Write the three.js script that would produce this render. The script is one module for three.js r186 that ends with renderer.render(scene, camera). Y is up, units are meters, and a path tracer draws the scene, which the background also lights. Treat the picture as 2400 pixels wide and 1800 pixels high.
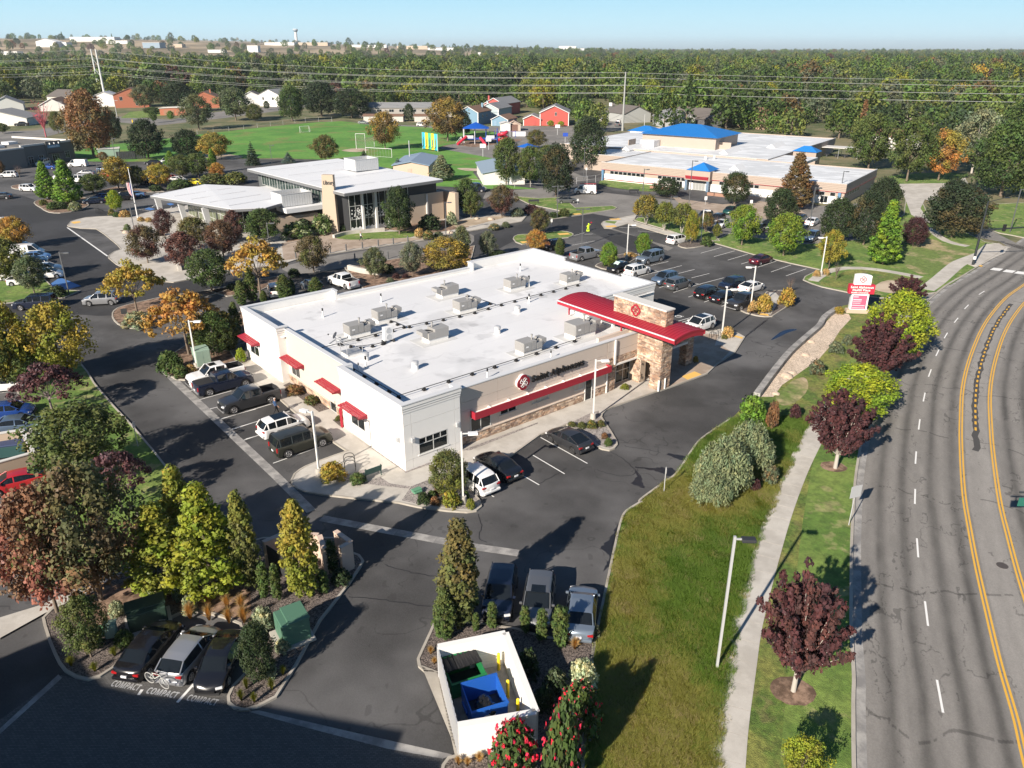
import*as THREE from 'three';
import{mergeGeometries}from 'three/addons/utils/BufferGeometryUtils.js';
import{RoundedBoxGeometry}from 'three/addons/geometries/RoundedBoxGeometry.js';
import{MarchingCubes}from 'three/addons/objects/MarchingCubes.js';
import{FontLoader}from 'three/addons/loaders/FontLoader.js';
import{TextGeometry}from 'three/addons/geometries/TextGeometry.js';

// ---------- camera, sky, sun, exposure ----------
const scene=new THREE.Scene();
const camera=new THREE.PerspectiveCamera(53.13,4/3,0.5,20000);
camera.position.set(0,31.5,0);
camera.rotation.set(-23.616*Math.PI/180,0,0);
const renderer=new THREE.WebGLRenderer({antialias:true});
renderer.setSize(1024,768);
renderer.toneMapping=THREE.LinearToneMapping;
renderer.toneMappingExposure=1.9;
renderer.shadowMap.enabled=true;
const SUN_AZ=35.3*Math.PI/180,SUN_EL=28.07*Math.PI/180;
const sunDir=new THREE.Vector3(-Math.sin(SUN_AZ)*Math.cos(SUN_EL),Math.sin(SUN_EL),Math.cos(SUN_AZ)*Math.cos(SUN_EL));
{// clear autumn-morning sky: pale at the horizon, deep blue overhead, a wide soft glow round the sun
const W=512,H=256,d=new Float32Array(W*H*4);
const stops=[[0,.36,.48,.53],[.03,.31,.47,.54],[.063,.235,.42,.53],[.12,.10,.235,.385],[.25,.050,.125,.245],[.5,.028,.068,.145],[1,.018,.046,.108]];
for(let j=0;j<H;j++){
const el=((j+.5)/H-.5)*Math.PI,s=Math.max(0,Math.sin(el));
let k=0;while(k<stops.length-2&&s>stops[k+1][0])k++;
const a=stops[k],b=stops[k+1],t=Math.min(1,Math.max(0,(s-a[0])/(b[0]-a[0])));
for(let i=0;i<W;i++){
const az=((i+.5)/W-.5)*2*Math.PI,x=Math.cos(az)*Math.cos(el),z=Math.sin(az)*Math.cos(el);
const c=x*sunDir.x+Math.sin(el)*sunDir.y+z*sunDir.z,g=.1*Math.exp(-(1-c)*9)*(el>0?1:0);
const o=(j*W+i)*4;
for(let q=0;q<3;q++)d[o+q]=(el<-.02?[.12,.13,.12][q]:a[q+1]+(b[q+1]-a[q+1])*t)+g*[1,.95,.85][q];
d[o+3]=1;
}
}
const t=new THREE.DataTexture(d,W,H,THREE.RGBAFormat,THREE.FloatType);
t.mapping=THREE.EquirectangularReflectionMapping;t.magFilter=THREE.LinearFilter;t.minFilter=THREE.LinearFilter;t.needsUpdate=true;
scene.background=t;scene.environment=t;
}
const sun=new THREE.DirectionalLight(0xfff3e4,4.8);
sun.position.copy(sunDir).multiplyScalar(300).add(new THREE.Vector3(0,0,-90));
sun.target.position.set(0,0,-90);scene.add(sun,sun.target);
sun.castShadow=true;sun.shadow.mapSize.set(4096,4096);
Object.assign(sun.shadow.camera,{left:-260,right:260,top:260,bottom:-260,near:1,far:900});

// ---------- helpers ----------
let seed_=12345;
function rnd(){seed_=(seed_ +0x6d2b79f5)|0;let t=Math.imul(seed_ ^(seed_>>>15),1|seed_);t=(t+Math.imul(t ^(t>>>7),61|t))^ t;return((t ^(t>>>14))>>>0)/4294967296;}
const reseed=(s)=>{seed_=s|0;};
const rr=(a,b)=>a+(b-a)*rnd();
const pick=(l)=>l[Math.floor(rnd()*l.length)];
const V=(x,y,z)=>new THREE.Vector3(x,y,z);
const names={};
const numbered=(n)=>{const c=names[n]=(names[n]??-1)+1;return c?n+ '_' +String(c).padStart(3,'0'):n;};
function tag(o,label,category,group,kind){
if(label)o.userData.label=label;
if(category)o.userData.category=category;
if(group)o.userData.group=group;
if(kind)o.userData.kind=kind;
return o;
}
function thing(name,label,category,x=0,y=0,z=0,turn=0,group){
const o=new THREE.Group();o.name=numbered(name);o.position.set(x,y,z);o.rotation.y=turn;scene.add(o);
return tag(o,label,category,group);
}
function mesh(name,geo,mat,parent){
const g=Array.isArray(geo)?merge(geo):geo;
const m=new THREE.Mesh(g,mat);m.castShadow=m.receiveShadow=true;
m.name=parent&&parent !==scene?name:numbered(name);
(parent||scene).add(m);return m;
}
function struct(name,geo,mat,label){const m=mesh(name,geo,mat);return tag(m,label,null,null,'structure');}
function copyOf(o,x,y,z,turn,label){
const c=o.clone();c.name=numbered(o.name.replace(/_\d{3}$/,''));c.position.set(x,y,z);c.rotation.y=turn??o.rotation.y;
c.userData={...o.userData};if(label)c.userData.label=label;scene.add(c);return c;
}
function merge(list){
const l=list.map((g)=>{
let q=g.index?g.toNonIndexed():g;
if(!q.attributes.uv)q.setAttribute('uv',new THREE.Float32BufferAttribute(new Float32Array(q.attributes.position.count*2),2));
if(!q.attributes.normal)q.computeVertexNormals();
return q;
});
const anyCol=l.some((g)=>g.attributes.color);
for(const g of l){
for(const k of Object.keys(g.attributes))if(!['position','normal','uv','color'].includes(k))g.deleteAttribute(k);
if(anyCol&&!g.attributes.color)g.setAttribute('color',new THREE.Float32BufferAttribute(new Float32Array(g.attributes.position.count*3).fill(1),3));
g.morphAttributes={};
}
return l.length===1?l[0]:mergeGeometries(l,false);
}
// uv in metres, by the way each face points
function uvm(g,s=1){
const q=g.index?g.toNonIndexed():g;q.computeVertexNormals();
const p=q.attributes.position,n=q.attributes.normal,uv=new Float32Array(p.count*2);
for(let i=0;i<p.count;i++){
const ax=Math.abs(n.getX(i)),ay=Math.abs(n.getY(i)),az=Math.abs(n.getZ(i));
if(ay>=ax&&ay>=az){uv[2*i]=p.getX(i)*s;uv[2*i+1]=p.getZ(i)*s;}
else if(ax>=az){uv[2*i]=p.getZ(i)*s;uv[2*i+1]=p.getY(i)*s;}
else{uv[2*i]=p.getX(i)*s;uv[2*i+1]=p.getY(i)*s;}
}
q.setAttribute('uv',new THREE.Float32BufferAttribute(uv,2));return q;
}
// axis-aligned box from low corner to high corner
function bx(x0,y0,z0,x1,y1,z1){const g=new THREE.BoxGeometry(Math.abs(x1-x0),Math.abs(y1-y0),Math.abs(z1-z0));g.translate((x0+x1)/2,(y0+y1)/2,(z0+z1)/2);return uvm(g);}
function rbx(x0,y0,z0,x1,y1,z1,r=.03,seg=1){const g=new RoundedBoxGeometry(Math.abs(x1-x0),Math.abs(y1-y0),Math.abs(z1-z0),seg,r);g.translate((x0+x1)/2,(y0+y1)/2,(z0+z1)/2);return uvm(g);}
function cyl(x,y0,z,y1,r0,r1=r0,n=10){const g=new THREE.CylinderGeometry(r1,r0,y1-y0,n);g.translate(x,(y0+y1)/2,z);return g;}
function bar(a,b,r0,r1=r0,n=6){
const d=V().subVectors(b,a),g=new THREE.CylinderGeometry(r1,r0,d.length(),n,1);
g.applyQuaternion(new THREE.Quaternion().setFromUnitVectors(V(0,1,0),d.clone().normalize()));
const m=V().addVectors(a,b).multiplyScalar(.5);g.translate(m.x,m.y,m.z);return g;
}
function tube(pts,r,n=6,seg){return new THREE.TubeGeometry(new THREE.CatmullRomCurve3(pts),seg||pts.length*4,r,n);}
function prism(poly,y0,y1){// polygon of [x, z], solid from y0 to y1
const s=new THREE.Shape(poly.map(([x,z])=>new THREE.Vector2(x,-z)));
const g=new THREE.ExtrudeGeometry(s,{depth:y1-y0,bevelEnabled:false});g.rotateX(-Math.PI/2);g.translate(0,y0,0);return uvm(g);
}
function flat(poly,y,holes=[]){
const s=new THREE.Shape(poly.map(([x,z])=>new THREE.Vector2(x,-z)));
for(const h of holes)s.holes.push(new THREE.Path(h.map(([x,z])=>new THREE.Vector2(x,-z))));
const g=new THREE.ShapeGeometry(s);g.rotateX(-Math.PI/2);g.translate(0,y,0);return uvm(g);
}
function smooth(pts,closed=true,per=5,tension=.5){
const c=new THREE.CatmullRomCurve3(pts.map(([x,z])=>V(x,0,z)),closed,'centripetal',tension);
return c.getPoints(pts.length*per).slice(0,closed?-1:undefined).map((p)=>[p.x,p.z]);
}
const area=(p)=>p.reduce((s,[x,z],i)=>{const[a,b]=p[(i+1)% p.length];return s+x*b-a*z;},0)/2;
function inset(p,d){// move every corner inwards by d
const s=Math.sign(area(p)),n=p.length;
return p.map(([x,z],i)=>{
const[ax,az]=p[(i+n-1)% n],[cx,cz]=p[(i+1)% n];
let e1=[x-ax,z-az],e2=[cx-x,cz-z];const l1=Math.hypot(...e1)||1,l2=Math.hypot(...e2)||1;
let nx=-(e1[1]/l1+e2[1]/l2),nz=e1[0]/l1+e2[0]/l2;const l=Math.hypot(nx,nz)||1;
const cosHalf=Math.max(.45,(nx/l)*(-e1[1]/l1)+(nz/l)*(e1[0]/l1));
return[x+s*d*nx/l/cosHalf,z+s*d*nz/l/cosHalf];
});
}
function offsetLine(pts,d){// open line moved sideways: positive to the right of travel (x, z)
return pts.map(([x,z],i)=>{
const a=pts[Math.max(0,i-1)],b=pts[Math.min(pts.length-1,i+1)],l=Math.hypot(b[0]-a[0],b[1]-a[1])||1;
return[x-d*(b[1]-a[1])/l,z+d*(b[0]-a[0])/l];
});
}
function resample(pts,step){
const out=[pts[0]];let left=step;
for(let i=1;i<pts.length;i++){
let[ax,az]=pts[i-1];const[bx_,bz]=pts[i];let L=Math.hypot(bx_ -ax,bz-az);
while(L>=left){const t=left/L;ax+=(bx_ -ax)*t;az+=(bz-az)*t;out.push([ax,az]);L-=left;left=step;}
left-=L;
}
return out;
}
function ribbon(line,d0,d1,y,vlen=1){// flat strip between two sideways offsets; u across in metres, v along in metres
const A=offsetLine(line,d0),B=offsetLine(line,d1),pos=[],uv=[],idx=[];let s=0;
for(let i=0;i<line.length;i++){
if(i)s+=Math.hypot(line[i][0]-line[i-1][0],line[i][1]-line[i-1][1]);
pos.push(A[i][0],y,A[i][1],B[i][0],y,B[i][1]);uv.push(d0,s/vlen,d1,s/vlen);
if(i){const k=2*i;idx.push(k-2,k-1,k,k-1,k+1,k);}
}
const g=new THREE.BufferGeometry();g.setAttribute('position',new THREE.Float32BufferAttribute(pos,3));g.setAttribute('uv',new THREE.Float32BufferAttribute(uv,2));
g.setIndex(idx);g.computeVertexNormals();
if(g.attributes.normal.getY(0)<0){g.setIndex(idx.reverse());g.computeVertexNormals();}
return g;
}
function kerbWall(line,d0,d1,y0,y1){const a=offsetLine(line,d0),b=offsetLine(line,d1).reverse();return prism([...a,...b],y0,y1);}
function inside(p,x,z){let c=false;for(let i=0,j=p.length-1;i<p.length;j=i++){const[xi,zi]=p[i],[xj,zj]=p[j];if((zi>z)!==(zj>z)&&x<(xj-xi)*(z-zi)/(zj-zi)+xi)c=!c;}return c;}
function distTo(line,x,z){let b=1e9;for(let i=1;i<line.length;i++){const[ax,az]=line[i-1],[cx,cz]=line[i];const dx=cx-ax,dz=cz-az;let t=((x-ax)*dx+(z-az)*dz)/(dx*dx+dz*dz||1);t=Math.max(0,Math.min(1,t));b=Math.min(b,Math.hypot(x-ax-dx*t,z-az-dz*t));}return b;}

// ---------- noise and textures ----------
const PERM=new Uint8Array(512);{reseed(77);const p=[...Array(256).keys()];for(let i=255;i>0;i--){const j=Math.floor(rnd()*(i+1));[p[i],p[j]]=[p[j],p[i]];}for(let i=0;i<512;i++)PERM[i]=p[i&255];}
function vnoise(x,y,per){// value noise that repeats every per cells
const xi=Math.floor(x),yi=Math.floor(y),fx=x-xi,fy=y-yi,u=fx*fx*(3-2*fx),v=fy*fy*(3-2*fy);
const w=(a)=>((a % per)+per)% per,h=(a,b)=>PERM[(PERM[w(a)&255]+w(b))&255]/255;
const a=h(xi,yi),b=h(xi+1,yi),c=h(xi,yi+1),d=h(xi+1,yi+1);
return a+(b-a)*u+(c-a)*v+(a-b-c+d)*u*v;
}
function fbm(x,y,per,oct=4,g=.5){let s=0,a=1,t=0;for(let o=0;o<oct;o++){s+=a*vnoise(x,y,per);t+=a;a*=g;x=x*2+13;y=y*2+7;per*=2;}return s/t;}
const enc=(v)=>{v=Math.max(0,Math.min(1,v));return 255*(v<=.0031308?12.92*v:1.055*Math.pow(v,1/2.4)-.055);};
function tex(n,fn,metres,srgb=true,m=n){// fn(u, v, i, j) gives linear rgb (or grey for maps that are not colour)
const d=new Uint8Array(n*m*4);
for(let j=0;j<m;j++)for(let i=0;i<n;i++){
const c=fn(i/n,j/m,i,j),o=(j*n+i)*4;
if(srgb){d[o]=enc(c[0]);d[o+1]=enc(c[1]);d[o+2]=enc(c[2]);}else d[o]=d[o+1]=d[o+2]=Math.max(0,Math.min(255,c*255));
d[o+3]=255;
}
const t=new THREE.DataTexture(d,n,m);t.wrapS=t.wrapT=THREE.RepeatWrapping;t.magFilter=THREE.LinearFilter;t.minFilter=THREE.LinearMipmapLinearFilter;t.generateMipmaps=true;
if(srgb)t.colorSpace=THREE.SRGBColorSpace;if(metres){const[a,b]=Array.isArray(metres)?metres:[metres,metres];t.repeat.set(1/a,1/b);}t.needsUpdate=true;return t;
}
function canvasTex(w,h,draw){const c=document.createElement('canvas');c.width=w;c.height=h;const x=c.getContext('2d');draw(x,w,h);const t=new THREE.CanvasTexture(c);t.colorSpace=THREE.SRGBColorSpace;t.anisotropy=8;return t;}
const mix=(a,b,t)=>[a[0]+(b[0]-a[0])*t,a[1]+(b[1]-a[1])*t,a[2]+(b[2]-a[2])*t];
const mul=(a,k)=>[a[0]*k,a[1]*k,a[2]*k];
const sst=(a,b,x)=>{const t=Math.max(0,Math.min(1,(x-a)/(b-a)));return t*t*(3-2*t);};
function M(rgb,rough=.8,o={}){const m=new(o.clearcoat||o.transmission||o.sheen?THREE.MeshPhysicalMaterial:THREE.MeshStandardMaterial)({roughness:rough,...o});if(rgb)m.color.setRGB(...rgb);return m;}

// ---------- materials ----------
const fine=tex(256,(u,v)=>fbm(u*64,v*64,64,3,.7),2,false);
function mottled(a,b,metres,n=512,cells=8,oct=6,extra){return tex(n,(u,v,i,j)=>{const f=fbm(u*cells,v*cells,cells,oct,.62);let c=mix(a,b,sst(.3,.7,f));return extra?extra(c,u,v,i,j):c;},metres);}
const T={};
// the lot's asphalt: grey worn patches, dark sealed seams, speckle
T.asphalt=tex(1536,(u,v,i,j)=>{
const a=fbm(u*9,v*9,9,5,.6),b=fbm(u*40+3,v*40,40,3),st=fbm(u*6+v*14,v*40-u*16,64,3);
let k=.024+.066*sst(.3,.72,a)*(.6+.8*fbm(u*17+9,v*17,17,4))+.012*(b-.5)+.010*(st-.5)+.012*(rnd()-.5);
const crack=Math.abs(fbm(u*14+.4*b,v*14,14,4,.55)-.5);if(crack<.0035&&a>.42)k*=.55;
const spot=fbm(u*120,v*120,120,2);if(spot>.83)k*=.72;
k+=.016;return[k*1.01,k,k*1.01];
},90);
T.newAsphalt=tex(1024,(u,v)=>{const a=fbm(u*8,v*8,8,5,.6),b=fbm(u*90,v*90,90,2);const k=.027+.014*sst(.35,.7,a)+.008*(b-.5)+.006*(rnd()-.5);return[k,k*1.02,k*1.1];},60);
T.paleAsphalt=tex(1024,(u,v)=>{const a=fbm(u*8,v*8,8,5,.6),b=fbm(u*90,v*90,90,2);const k=.155+.05*sst(.35,.7,a)+.03*(b-.5)+.02*(rnd()-.5);return[k*1.05,k,k*.93];},40);
T.concrete=mottled([.40,.375,.335],[.50,.475,.43],9,512,6,6,(c,u,v)=>mul(c,.94+.12*rnd()));
T.concreteDark=mottled([.20,.195,.19],[.36,.35,.33],7,512,7,6,(c)=>mul(c,.92+.16*rnd()));
T.tan=mottled([.30,.235,.18],[.40,.325,.26],8,512,6,6,(c)=>mul(c,.95+.1*rnd()));
T.lawn=tex(1024,(u,v)=>{
const a=fbm(u*7,v*7,7,6,.6),b=fbm(u*60,v*60,60,3,.7),d=fbm(u*18+5,v*18,18,4);
let c=mix([.095,.175,.028],[.17,.24,.05],sst(.3,.7,a));c=mix(c,[.29,.275,.12],.75*sst(.60,.74,d));return mul(c,.55+.9*b);
},22);
T.field=tex(1024,(u,v)=>{
const a=fbm(u*6,v*6,6,5,.6),b=fbm(u*90,v*90,90,3,.7),d=fbm(u*9+5,v*9,9,4);
let c=mix([.065,.20,.022],[.11,.26,.035],sst(.3,.7,a));c=mix(c,[.17,.185,.05],.7*sst(.56,.72,d));return mul(c,.7+.6*b);
},60);
T.dryLawn=tex(1024,(u,v)=>{
const a=fbm(u*6,v*6,6,6,.62),b=fbm(u*70,v*70,70,3,.7);
let c=mix([.13,.19,.04],[.36,.30,.16],sst(.40,.60,a));c=mix(c,[.46,.36,.24],sst(.63,.73,a));return mul(c,.6+.8*b);
},26);
T.rough=tex(1024,(u,v)=>{
const a=fbm(u*8,v*8,8,6,.62),b=fbm(u*80,v*80,80,3,.7);
let c=mix([.11,.18,.03],[.24,.25,.06],sst(.35,.65,a));c=mix(c,[.20,.165,.07],.6*sst(.6,.75,fbm(u*14+3,v*14,14,4)));return mul(c,.4+1.2*b);
},18);
function gravel(a,b,metres,cells){return tex(512,(u,v)=>{const f=vnoise(u*cells,v*cells,cells),g=vnoise(u*cells*2+9,v*cells*2,cells*2),h=fbm(u*6,v*6,6,4);return mul(mix(a,b,sst(.2,.8,.5*f+.5*g)),.8+.4*h);},metres);}
T.mulch=gravel([.035,.028,.026],[.20,.165,.145],5,70);
T.greyGravel=gravel([.13,.12,.115],[.40,.36,.335],5,70);
T.beigeGravel=gravel([.38,.30,.225],[.72,.60,.48],6,60);
T.bark=mottled([.10,.062,.04],[.30,.20,.14],5,512,10,6,(c)=>mul(c,.7+.6*rnd()));
T.gravelBump=tex(512,(u,v)=>.5*vnoise(u*70,v*70,70)+.5*vnoise(u*140,v*140,140),5,false);
T.earth=mottled([.07,.095,.03],[.19,.165,.09],70,512,9,6);
T.dirt=mottled([.34,.27,.19],[.50,.41,.31],20,512,6,6);
T.roof=tex(1024,(u,v,i,j)=>{// white membrane: seams each 3 m, water stains, scuffs
const a=fbm(u*7,v*7,7,5,.6),s=fbm(u*24+2,v*24,24,4);const dk=fbm(u*5+40,v*5+11,5,5,.6),wsh=Math.abs(fbm(u*9+3,v*9+.3*s,9,4)-.5);let k=.70+.07*(a-.5)-.12*sst(.60,.74,s)*sst(.45,.6,a)-.10*sst(.58,.70,dk)-(wsh<.012&&dk>.5?.05:0)-.05*(PERM[(Math.floor(v*14)*7+Math.floor(u*3+Math.floor(v*14)*.37)*31)&255]/255);
const seam=(v*42/3)% 1;if(seam<.016)k*=.88;return[k*.99,k,k*1.012];
},42);
T.schoolRoof=tex(1024,(u,v)=>{const a=fbm(u*5,v*40,40,4),b=fbm(u*10,v*10,10,4);const k=.60+.22*sst(.3,.7,a)*sst(.3,.6,b);const seam=(u*16)% 1<.03?.9:1;return[k*seam*.97,k*seam,k*seam*1.02];},40);
T.stucco=tex(512,(u,v)=>{const a=fbm(u*6,v*6,6,5),b=rnd();const k=.96+.05*(a-.5)+.05*(b-.5);return[k,k,k];},4);
T.stone=mottled([.30,.235,.195],[.60,.51,.43],3,512,14,5,(c)=>mul(c,.8+.4*rnd()));
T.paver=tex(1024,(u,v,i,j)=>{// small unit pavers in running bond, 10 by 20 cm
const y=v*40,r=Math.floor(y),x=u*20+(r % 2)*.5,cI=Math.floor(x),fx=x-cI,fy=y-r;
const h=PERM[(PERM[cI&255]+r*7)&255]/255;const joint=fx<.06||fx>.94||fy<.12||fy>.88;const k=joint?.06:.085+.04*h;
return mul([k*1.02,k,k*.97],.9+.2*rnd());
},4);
const mat={
asphalt:M(0,.93,{map:T.asphalt,bumpMap:fine,bumpScale:.006}),newAsphalt:M(0,.9,{map:T.newAsphalt,bumpMap:fine,bumpScale:.005}),paleAsphalt:M(0,.94,{map:T.paleAsphalt}),
concrete:M(0,.9,{map:T.concrete,bumpMap:fine,bumpScale:.003}),gutter:M(0,.92,{map:T.concreteDark}),kerb:M(0,.9,{map:T.concrete,color:0xe8e6e2}),tanWalk:M(0,.9,{map:T.tan}),
lawn:M(0,1,{map:T.lawn,bumpMap:fine,bumpScale:.05}),field:M(0,1,{map:T.field}),dryLawn:M(0,1,{map:T.dryLawn,bumpMap:fine,bumpScale:.05}),rough:M(0,1,{map:T.rough,bumpMap:fine,bumpScale:.12}),
mulch:M(0,1,{map:T.mulch,bumpMap:T.gravelBump,bumpScale:.04}),greyGravel:M(0,1,{map:T.greyGravel,bumpMap:T.gravelBump,bumpScale:.04}),beigeGravel:M(0,1,{map:T.beigeGravel,bumpMap:T.gravelBump,bumpScale:.04}),bark:M(0,1,{map:T.bark}),
earth:M(0,1,{map:T.earth}),dirt:M(0,1,{map:T.dirt}),paver:M(0,.9,{map:T.paver}),
white:M([.80,.79,.76],.75,{map:T.stucco}),beige:M([.60,.51,.435],.85,{map:T.stucco}),paleGrey:M([.60,.59,.56],.85,{map:T.stucco}),roof:M(0,.55,{map:T.roof}),coping:M([.58,.59,.60],.45),schoolRoof:M(0,.6,{map:T.schoolRoof}),
paint:M([.74,.74,.72],.7),yellowPaint:M([.68,.38,.045],.7),bluePaint:M([.06,.17,.42],.8),redPaint:M([.42,.05,.05],.7),orangePad:M([.75,.46,.12],.8),
red:M([.33,.018,.034],.5),redDark:M([.25,.012,.026],.55),black:M([.012,.012,.013],.5),rubber:M([.015,.015,.016],.85),dark:M([.03,.032,.035],.6),
steel:M([.42,.43,.44],.42,{metalness:.55}),galv:M([.50,.51,.52],.5,{metalness:.3}),whiteMetal:M([.74,.74,.73],.45),pole:M([.62,.62,.60],.5),darkPole:M([.10,.105,.11],.5),frame:M([.60,.61,.60],.45,{metalness:.3}),
glass:M([.012,.016,.018],.06,{metalness:0}),greenGlass:M([.035,.055,.05],.06),stone:M(0,.9,{map:T.stone,vertexColors:true}),utilityGreen:M([.075,.17,.115],.55),paleGreen:M([.26,.36,.29],.55),
wood:M([.16,.10,.06],.85),trunk:M([.16,.125,.095],.95),paleTrunk:M([.38,.35,.31],.95),yellow:M([.78,.55,.02],.5),chrome:M([.75,.75,.76],.15,{metalness:1}),
brick:M([.36,.13,.075],.9),tanBlock:M([.47,.375,.285],.9,{map:T.stucco}),schoolTan:M([.38,.315,.265],.9,{map:T.stucco}),blueRoof:M([.02,.19,.55],.45),shingle:M([.13,.115,.105],.95),brownShingle:M([.20,.115,.075],.95),greyShingle:M([.22,.225,.23],.95),
};

// ---------- the ground, roads, kerbs, lawns ----------
struct('ground',flat([[-9000,200],[9000,200],[9000,-14000],[-9000,-14000]],0),mat.earth,'dry earth and grass spreading to the horizon');
const centre=smooth([[19.5,-10],[22.6,-21],[24.88,-26.97],[25.75,-29.04],[27.18,-32.91],[28.92,-37.22],[30.82,-41.82],[32.73,-46.2],[34.68,-50.53],[39.05,-59.16],[41.32,-63.4],[45.12,-70.23],[49,-76.5],[54,-83.9],[57.8,-89.2],[62,-94.6],[68.33,-102],[74.4,-108.05],[85,-119],[105,-140],[140,-176],[190,-226]],false,6);
{
// worn wheel tracks run along each lane, with oil drip lines between them and cracks across
const road=tex(512,(u,v,i,j)=>{
const x=-8+u*26,n=fbm(u*26,v*12,26,4),m=fbm(u*52,v*40,52,3,.7),s=fbm(u*60,v*4,60,3);
let k=.20+.06*(n-.5)+.05*(m-.5)+.05*(s-.5);
for(const c of[-5.9,-4.35,-2.35,-.75,3.6,5.2,7.1,8.6])k-=.095*Math.exp(-((x-c)**2)/.13)*(.5+n)*(.4+1.2*s);
if(x>.3&&x<2.1)k+=.045;
const cr=Math.abs(fbm(u*13+.5*m,v*9,13,4,.55)-.5);if(cr<.006&&n>.42)k*=.6;
const cy=Math.abs(((v*5+.35*(fbm(u*8,v*5,8,3)-.5))% 1)-.5);if(cy<.008&&s>.45)k*=.6;
k*=.9+.2*rnd();return[k*1.04,k*.985,k*.91];
},[26,60],true,1024);
road.offset.set(8/26,0);
struct('road',ribbon(centre,-7.1,17,.02),M(0,.92,{map:road,bumpMap:fine,bumpScale:.006}),'arterial road curving away with worn wheel tracks and cracks');
struct('road_gutter',ribbon(centre,-7.62,-7.08,.026),mat.gutter,'pale concrete gutter along the left edge of the arterial');
for(const d of[0,2.4])struct('road_marking',[ribbon(centre,d-.17,d-.05,.026),ribbon(centre,d+.05,d+.17,.026)],mat.yellowPaint,d?'double yellow line on the far side of the turn lane':'double yellow line on the near side of the turn lane');
const dash=[];
for(const[x,z]of[[60.4,-97.6],[56.1,-92.1],[51.9,-86.5],[48.0,-80.8],[44.2,-74.9],[40.6,-68.8],[37.2,-62.8],[33.9,-56.6],[30.9,-50.5],[27.9,-43.9],[25.2,-37.2],[22.7,-30.7],[20,-24],[66,-104]]){
let i=1;while(i<centre.length-2&&Math.hypot(centre[i][0]-x-2.5,centre[i][1]-z+1.5)>Math.hypot(centre[i+1][0]-x-2.5,centre[i+1][1]-z+1.5))i++;
const tx=centre[i+1][0]-centre[i][0],tz=centre[i+1][1]-centre[i][1],l=Math.hypot(tx,tz),ux=tx/l,uz=tz/l;
dash.push(flat([[x-ux*1.2-uz*.06,z-uz*1.2+ux*.06],[x+ux*1.2-uz*.06,z+uz*1.2+ux*.06],[x+ux*1.2+uz*.06,z+uz*1.2-ux*.06],[x-ux*1.2+uz*.06,z-uz*1.2-ux*.06]],.026));
}
struct('road_marking',dash,mat.paint,'broken white lane line between the two near lanes');
const mid=centre.filter(([x,z])=>z<-62&&z>-101),yd=[],seam=[];
const seamLine=resample(mid,1.4);
seamLine.forEach((p,i)=>{if(i&&i<seamLine.length-1){const l=[seamLine[i-1],p,seamLine[i+1]];yd.push(ribbon([l[0],[(l[0][0]+p[0])/2,(l[0][1]+p[1])/2]],1.1,1.27,.03));}});
struct('road_patch',ribbon(offsetLine(resample(centre.filter(([x,z])=>z<-58&&z>-101),.7),0).map(([x,z])=>[x+rr(-.1,.1),z+rr(-.1,.1)]),.93,1.43,.0255),M([.06,.058,.056],.9),'dark sealed strip down the middle of the turn lane');
struct('road_marking',yd,mat.yellowPaint,'short yellow dashes on the dark strip in the turn lane');
struct('crosswalk_marking',[[75.21,-116.35],[76.52,-115.23],[77.73,-114.3]].flatMap(([x,z])=>[flat([[x-1.1,z+.1],[x+.2,z-1.1],[x+1.3,z-.4],[x,z+.8]],.026)]),mat.paint,'white crosswalk blocks at the top of the road');
const lid=struct('manhole_cover',cyl(0,.02,0,.032,.36,.36,20),M([.07,.06,.055],.7),'dark iron manhole cover in the turn lane');{const p=[32.56,-41.9];lid.position.set(p[0],0,p[1]);}
}
const kerbEdge=offsetLine(centre,-7.6);
struct('road_kerb',kerbWall(centre.filter(([x,z])=>z>-109),-7.8,-7.6,0,.16),mat.kerb,'concrete kerb between the grass verge and the arterial');
// lots
struct('parking_lot',flat([[-140,-16],[10,-16],[4,-26.34],[4.63,-33.62],[6.07,-39.48],[8.39,-48.08],[11.38,-51.61],[14.05,-55.23],[23.74,-68.63],[30.93,-80.72],[39.58,-92.25],[42.21,-95.89],[49.15,-99.55],[60,-98],[75,-150],[40,-240],[-160,-250]],.012),mat.asphalt,'dark worn asphalt of the parking lots and drives');
struct('driveway',flat([[42.56,-103.83],[52.09,-103.83],[58.27,-104.95],[59.45,-103.83],[50.53,-91.56],[48.42,-97.85],[42.77,-96.54]],.02),M(0,.92,{map:T.asphalt}),'asphalt driveway joining the lot to the arterial');
struct('driveway_apron',flat([[58.86,-105.71],[59.83,-104.57],[51.8,-93.37],[52.01,-97.19]],.024),mat.gutter,'pale concrete apron where the driveway meets the arterial');
struct('parking_lot',flat(smooth([[-88.83,-107.06],[-100.84,-140.82],[-123.15,-186.93],[-108.18,-176.21],[-101.95,-166.58],[-95.11,-160.88],[-89.94,-164],[-81.01,-162.74],[-72.96,-173.35],[-63.68,-155.54],[-75.22,-140.82],[-85.01,-146.81],[-66.9,-124.9],[-60.85,-117.23],[-52.3,-109.45],[-49.84,-108.85],[-41.42,-115.87],[-37.6,-120.77],[-35.96,-108.85],[-39.15,-108.25],[-48.8,-99.37],[-51.54,-93.99],[-57.14,-94.46],[-68.51,-91.26]],true,3),.018),mat.newAsphalt,'fresh black asphalt of the library drive');
struct('drive_lane',flat([[-16.29,-124.51],[-6.08,-141.79],[1.97,-149.97],[9.02,-154.97],[16.75,-160.27],[20.81,-156.12],[17.68,-151.06],[18.22,-145.78],[22.92,-138.93],[25.66,-131.79],[21.78,-123.75],[14.85,-142.77],[11.68,-140.82],[0.14,-135.27],[-3,-128.05],[-13.55,-116.55]],.02),mat.newAsphalt,'fresh black asphalt crossing between library and school');
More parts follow.
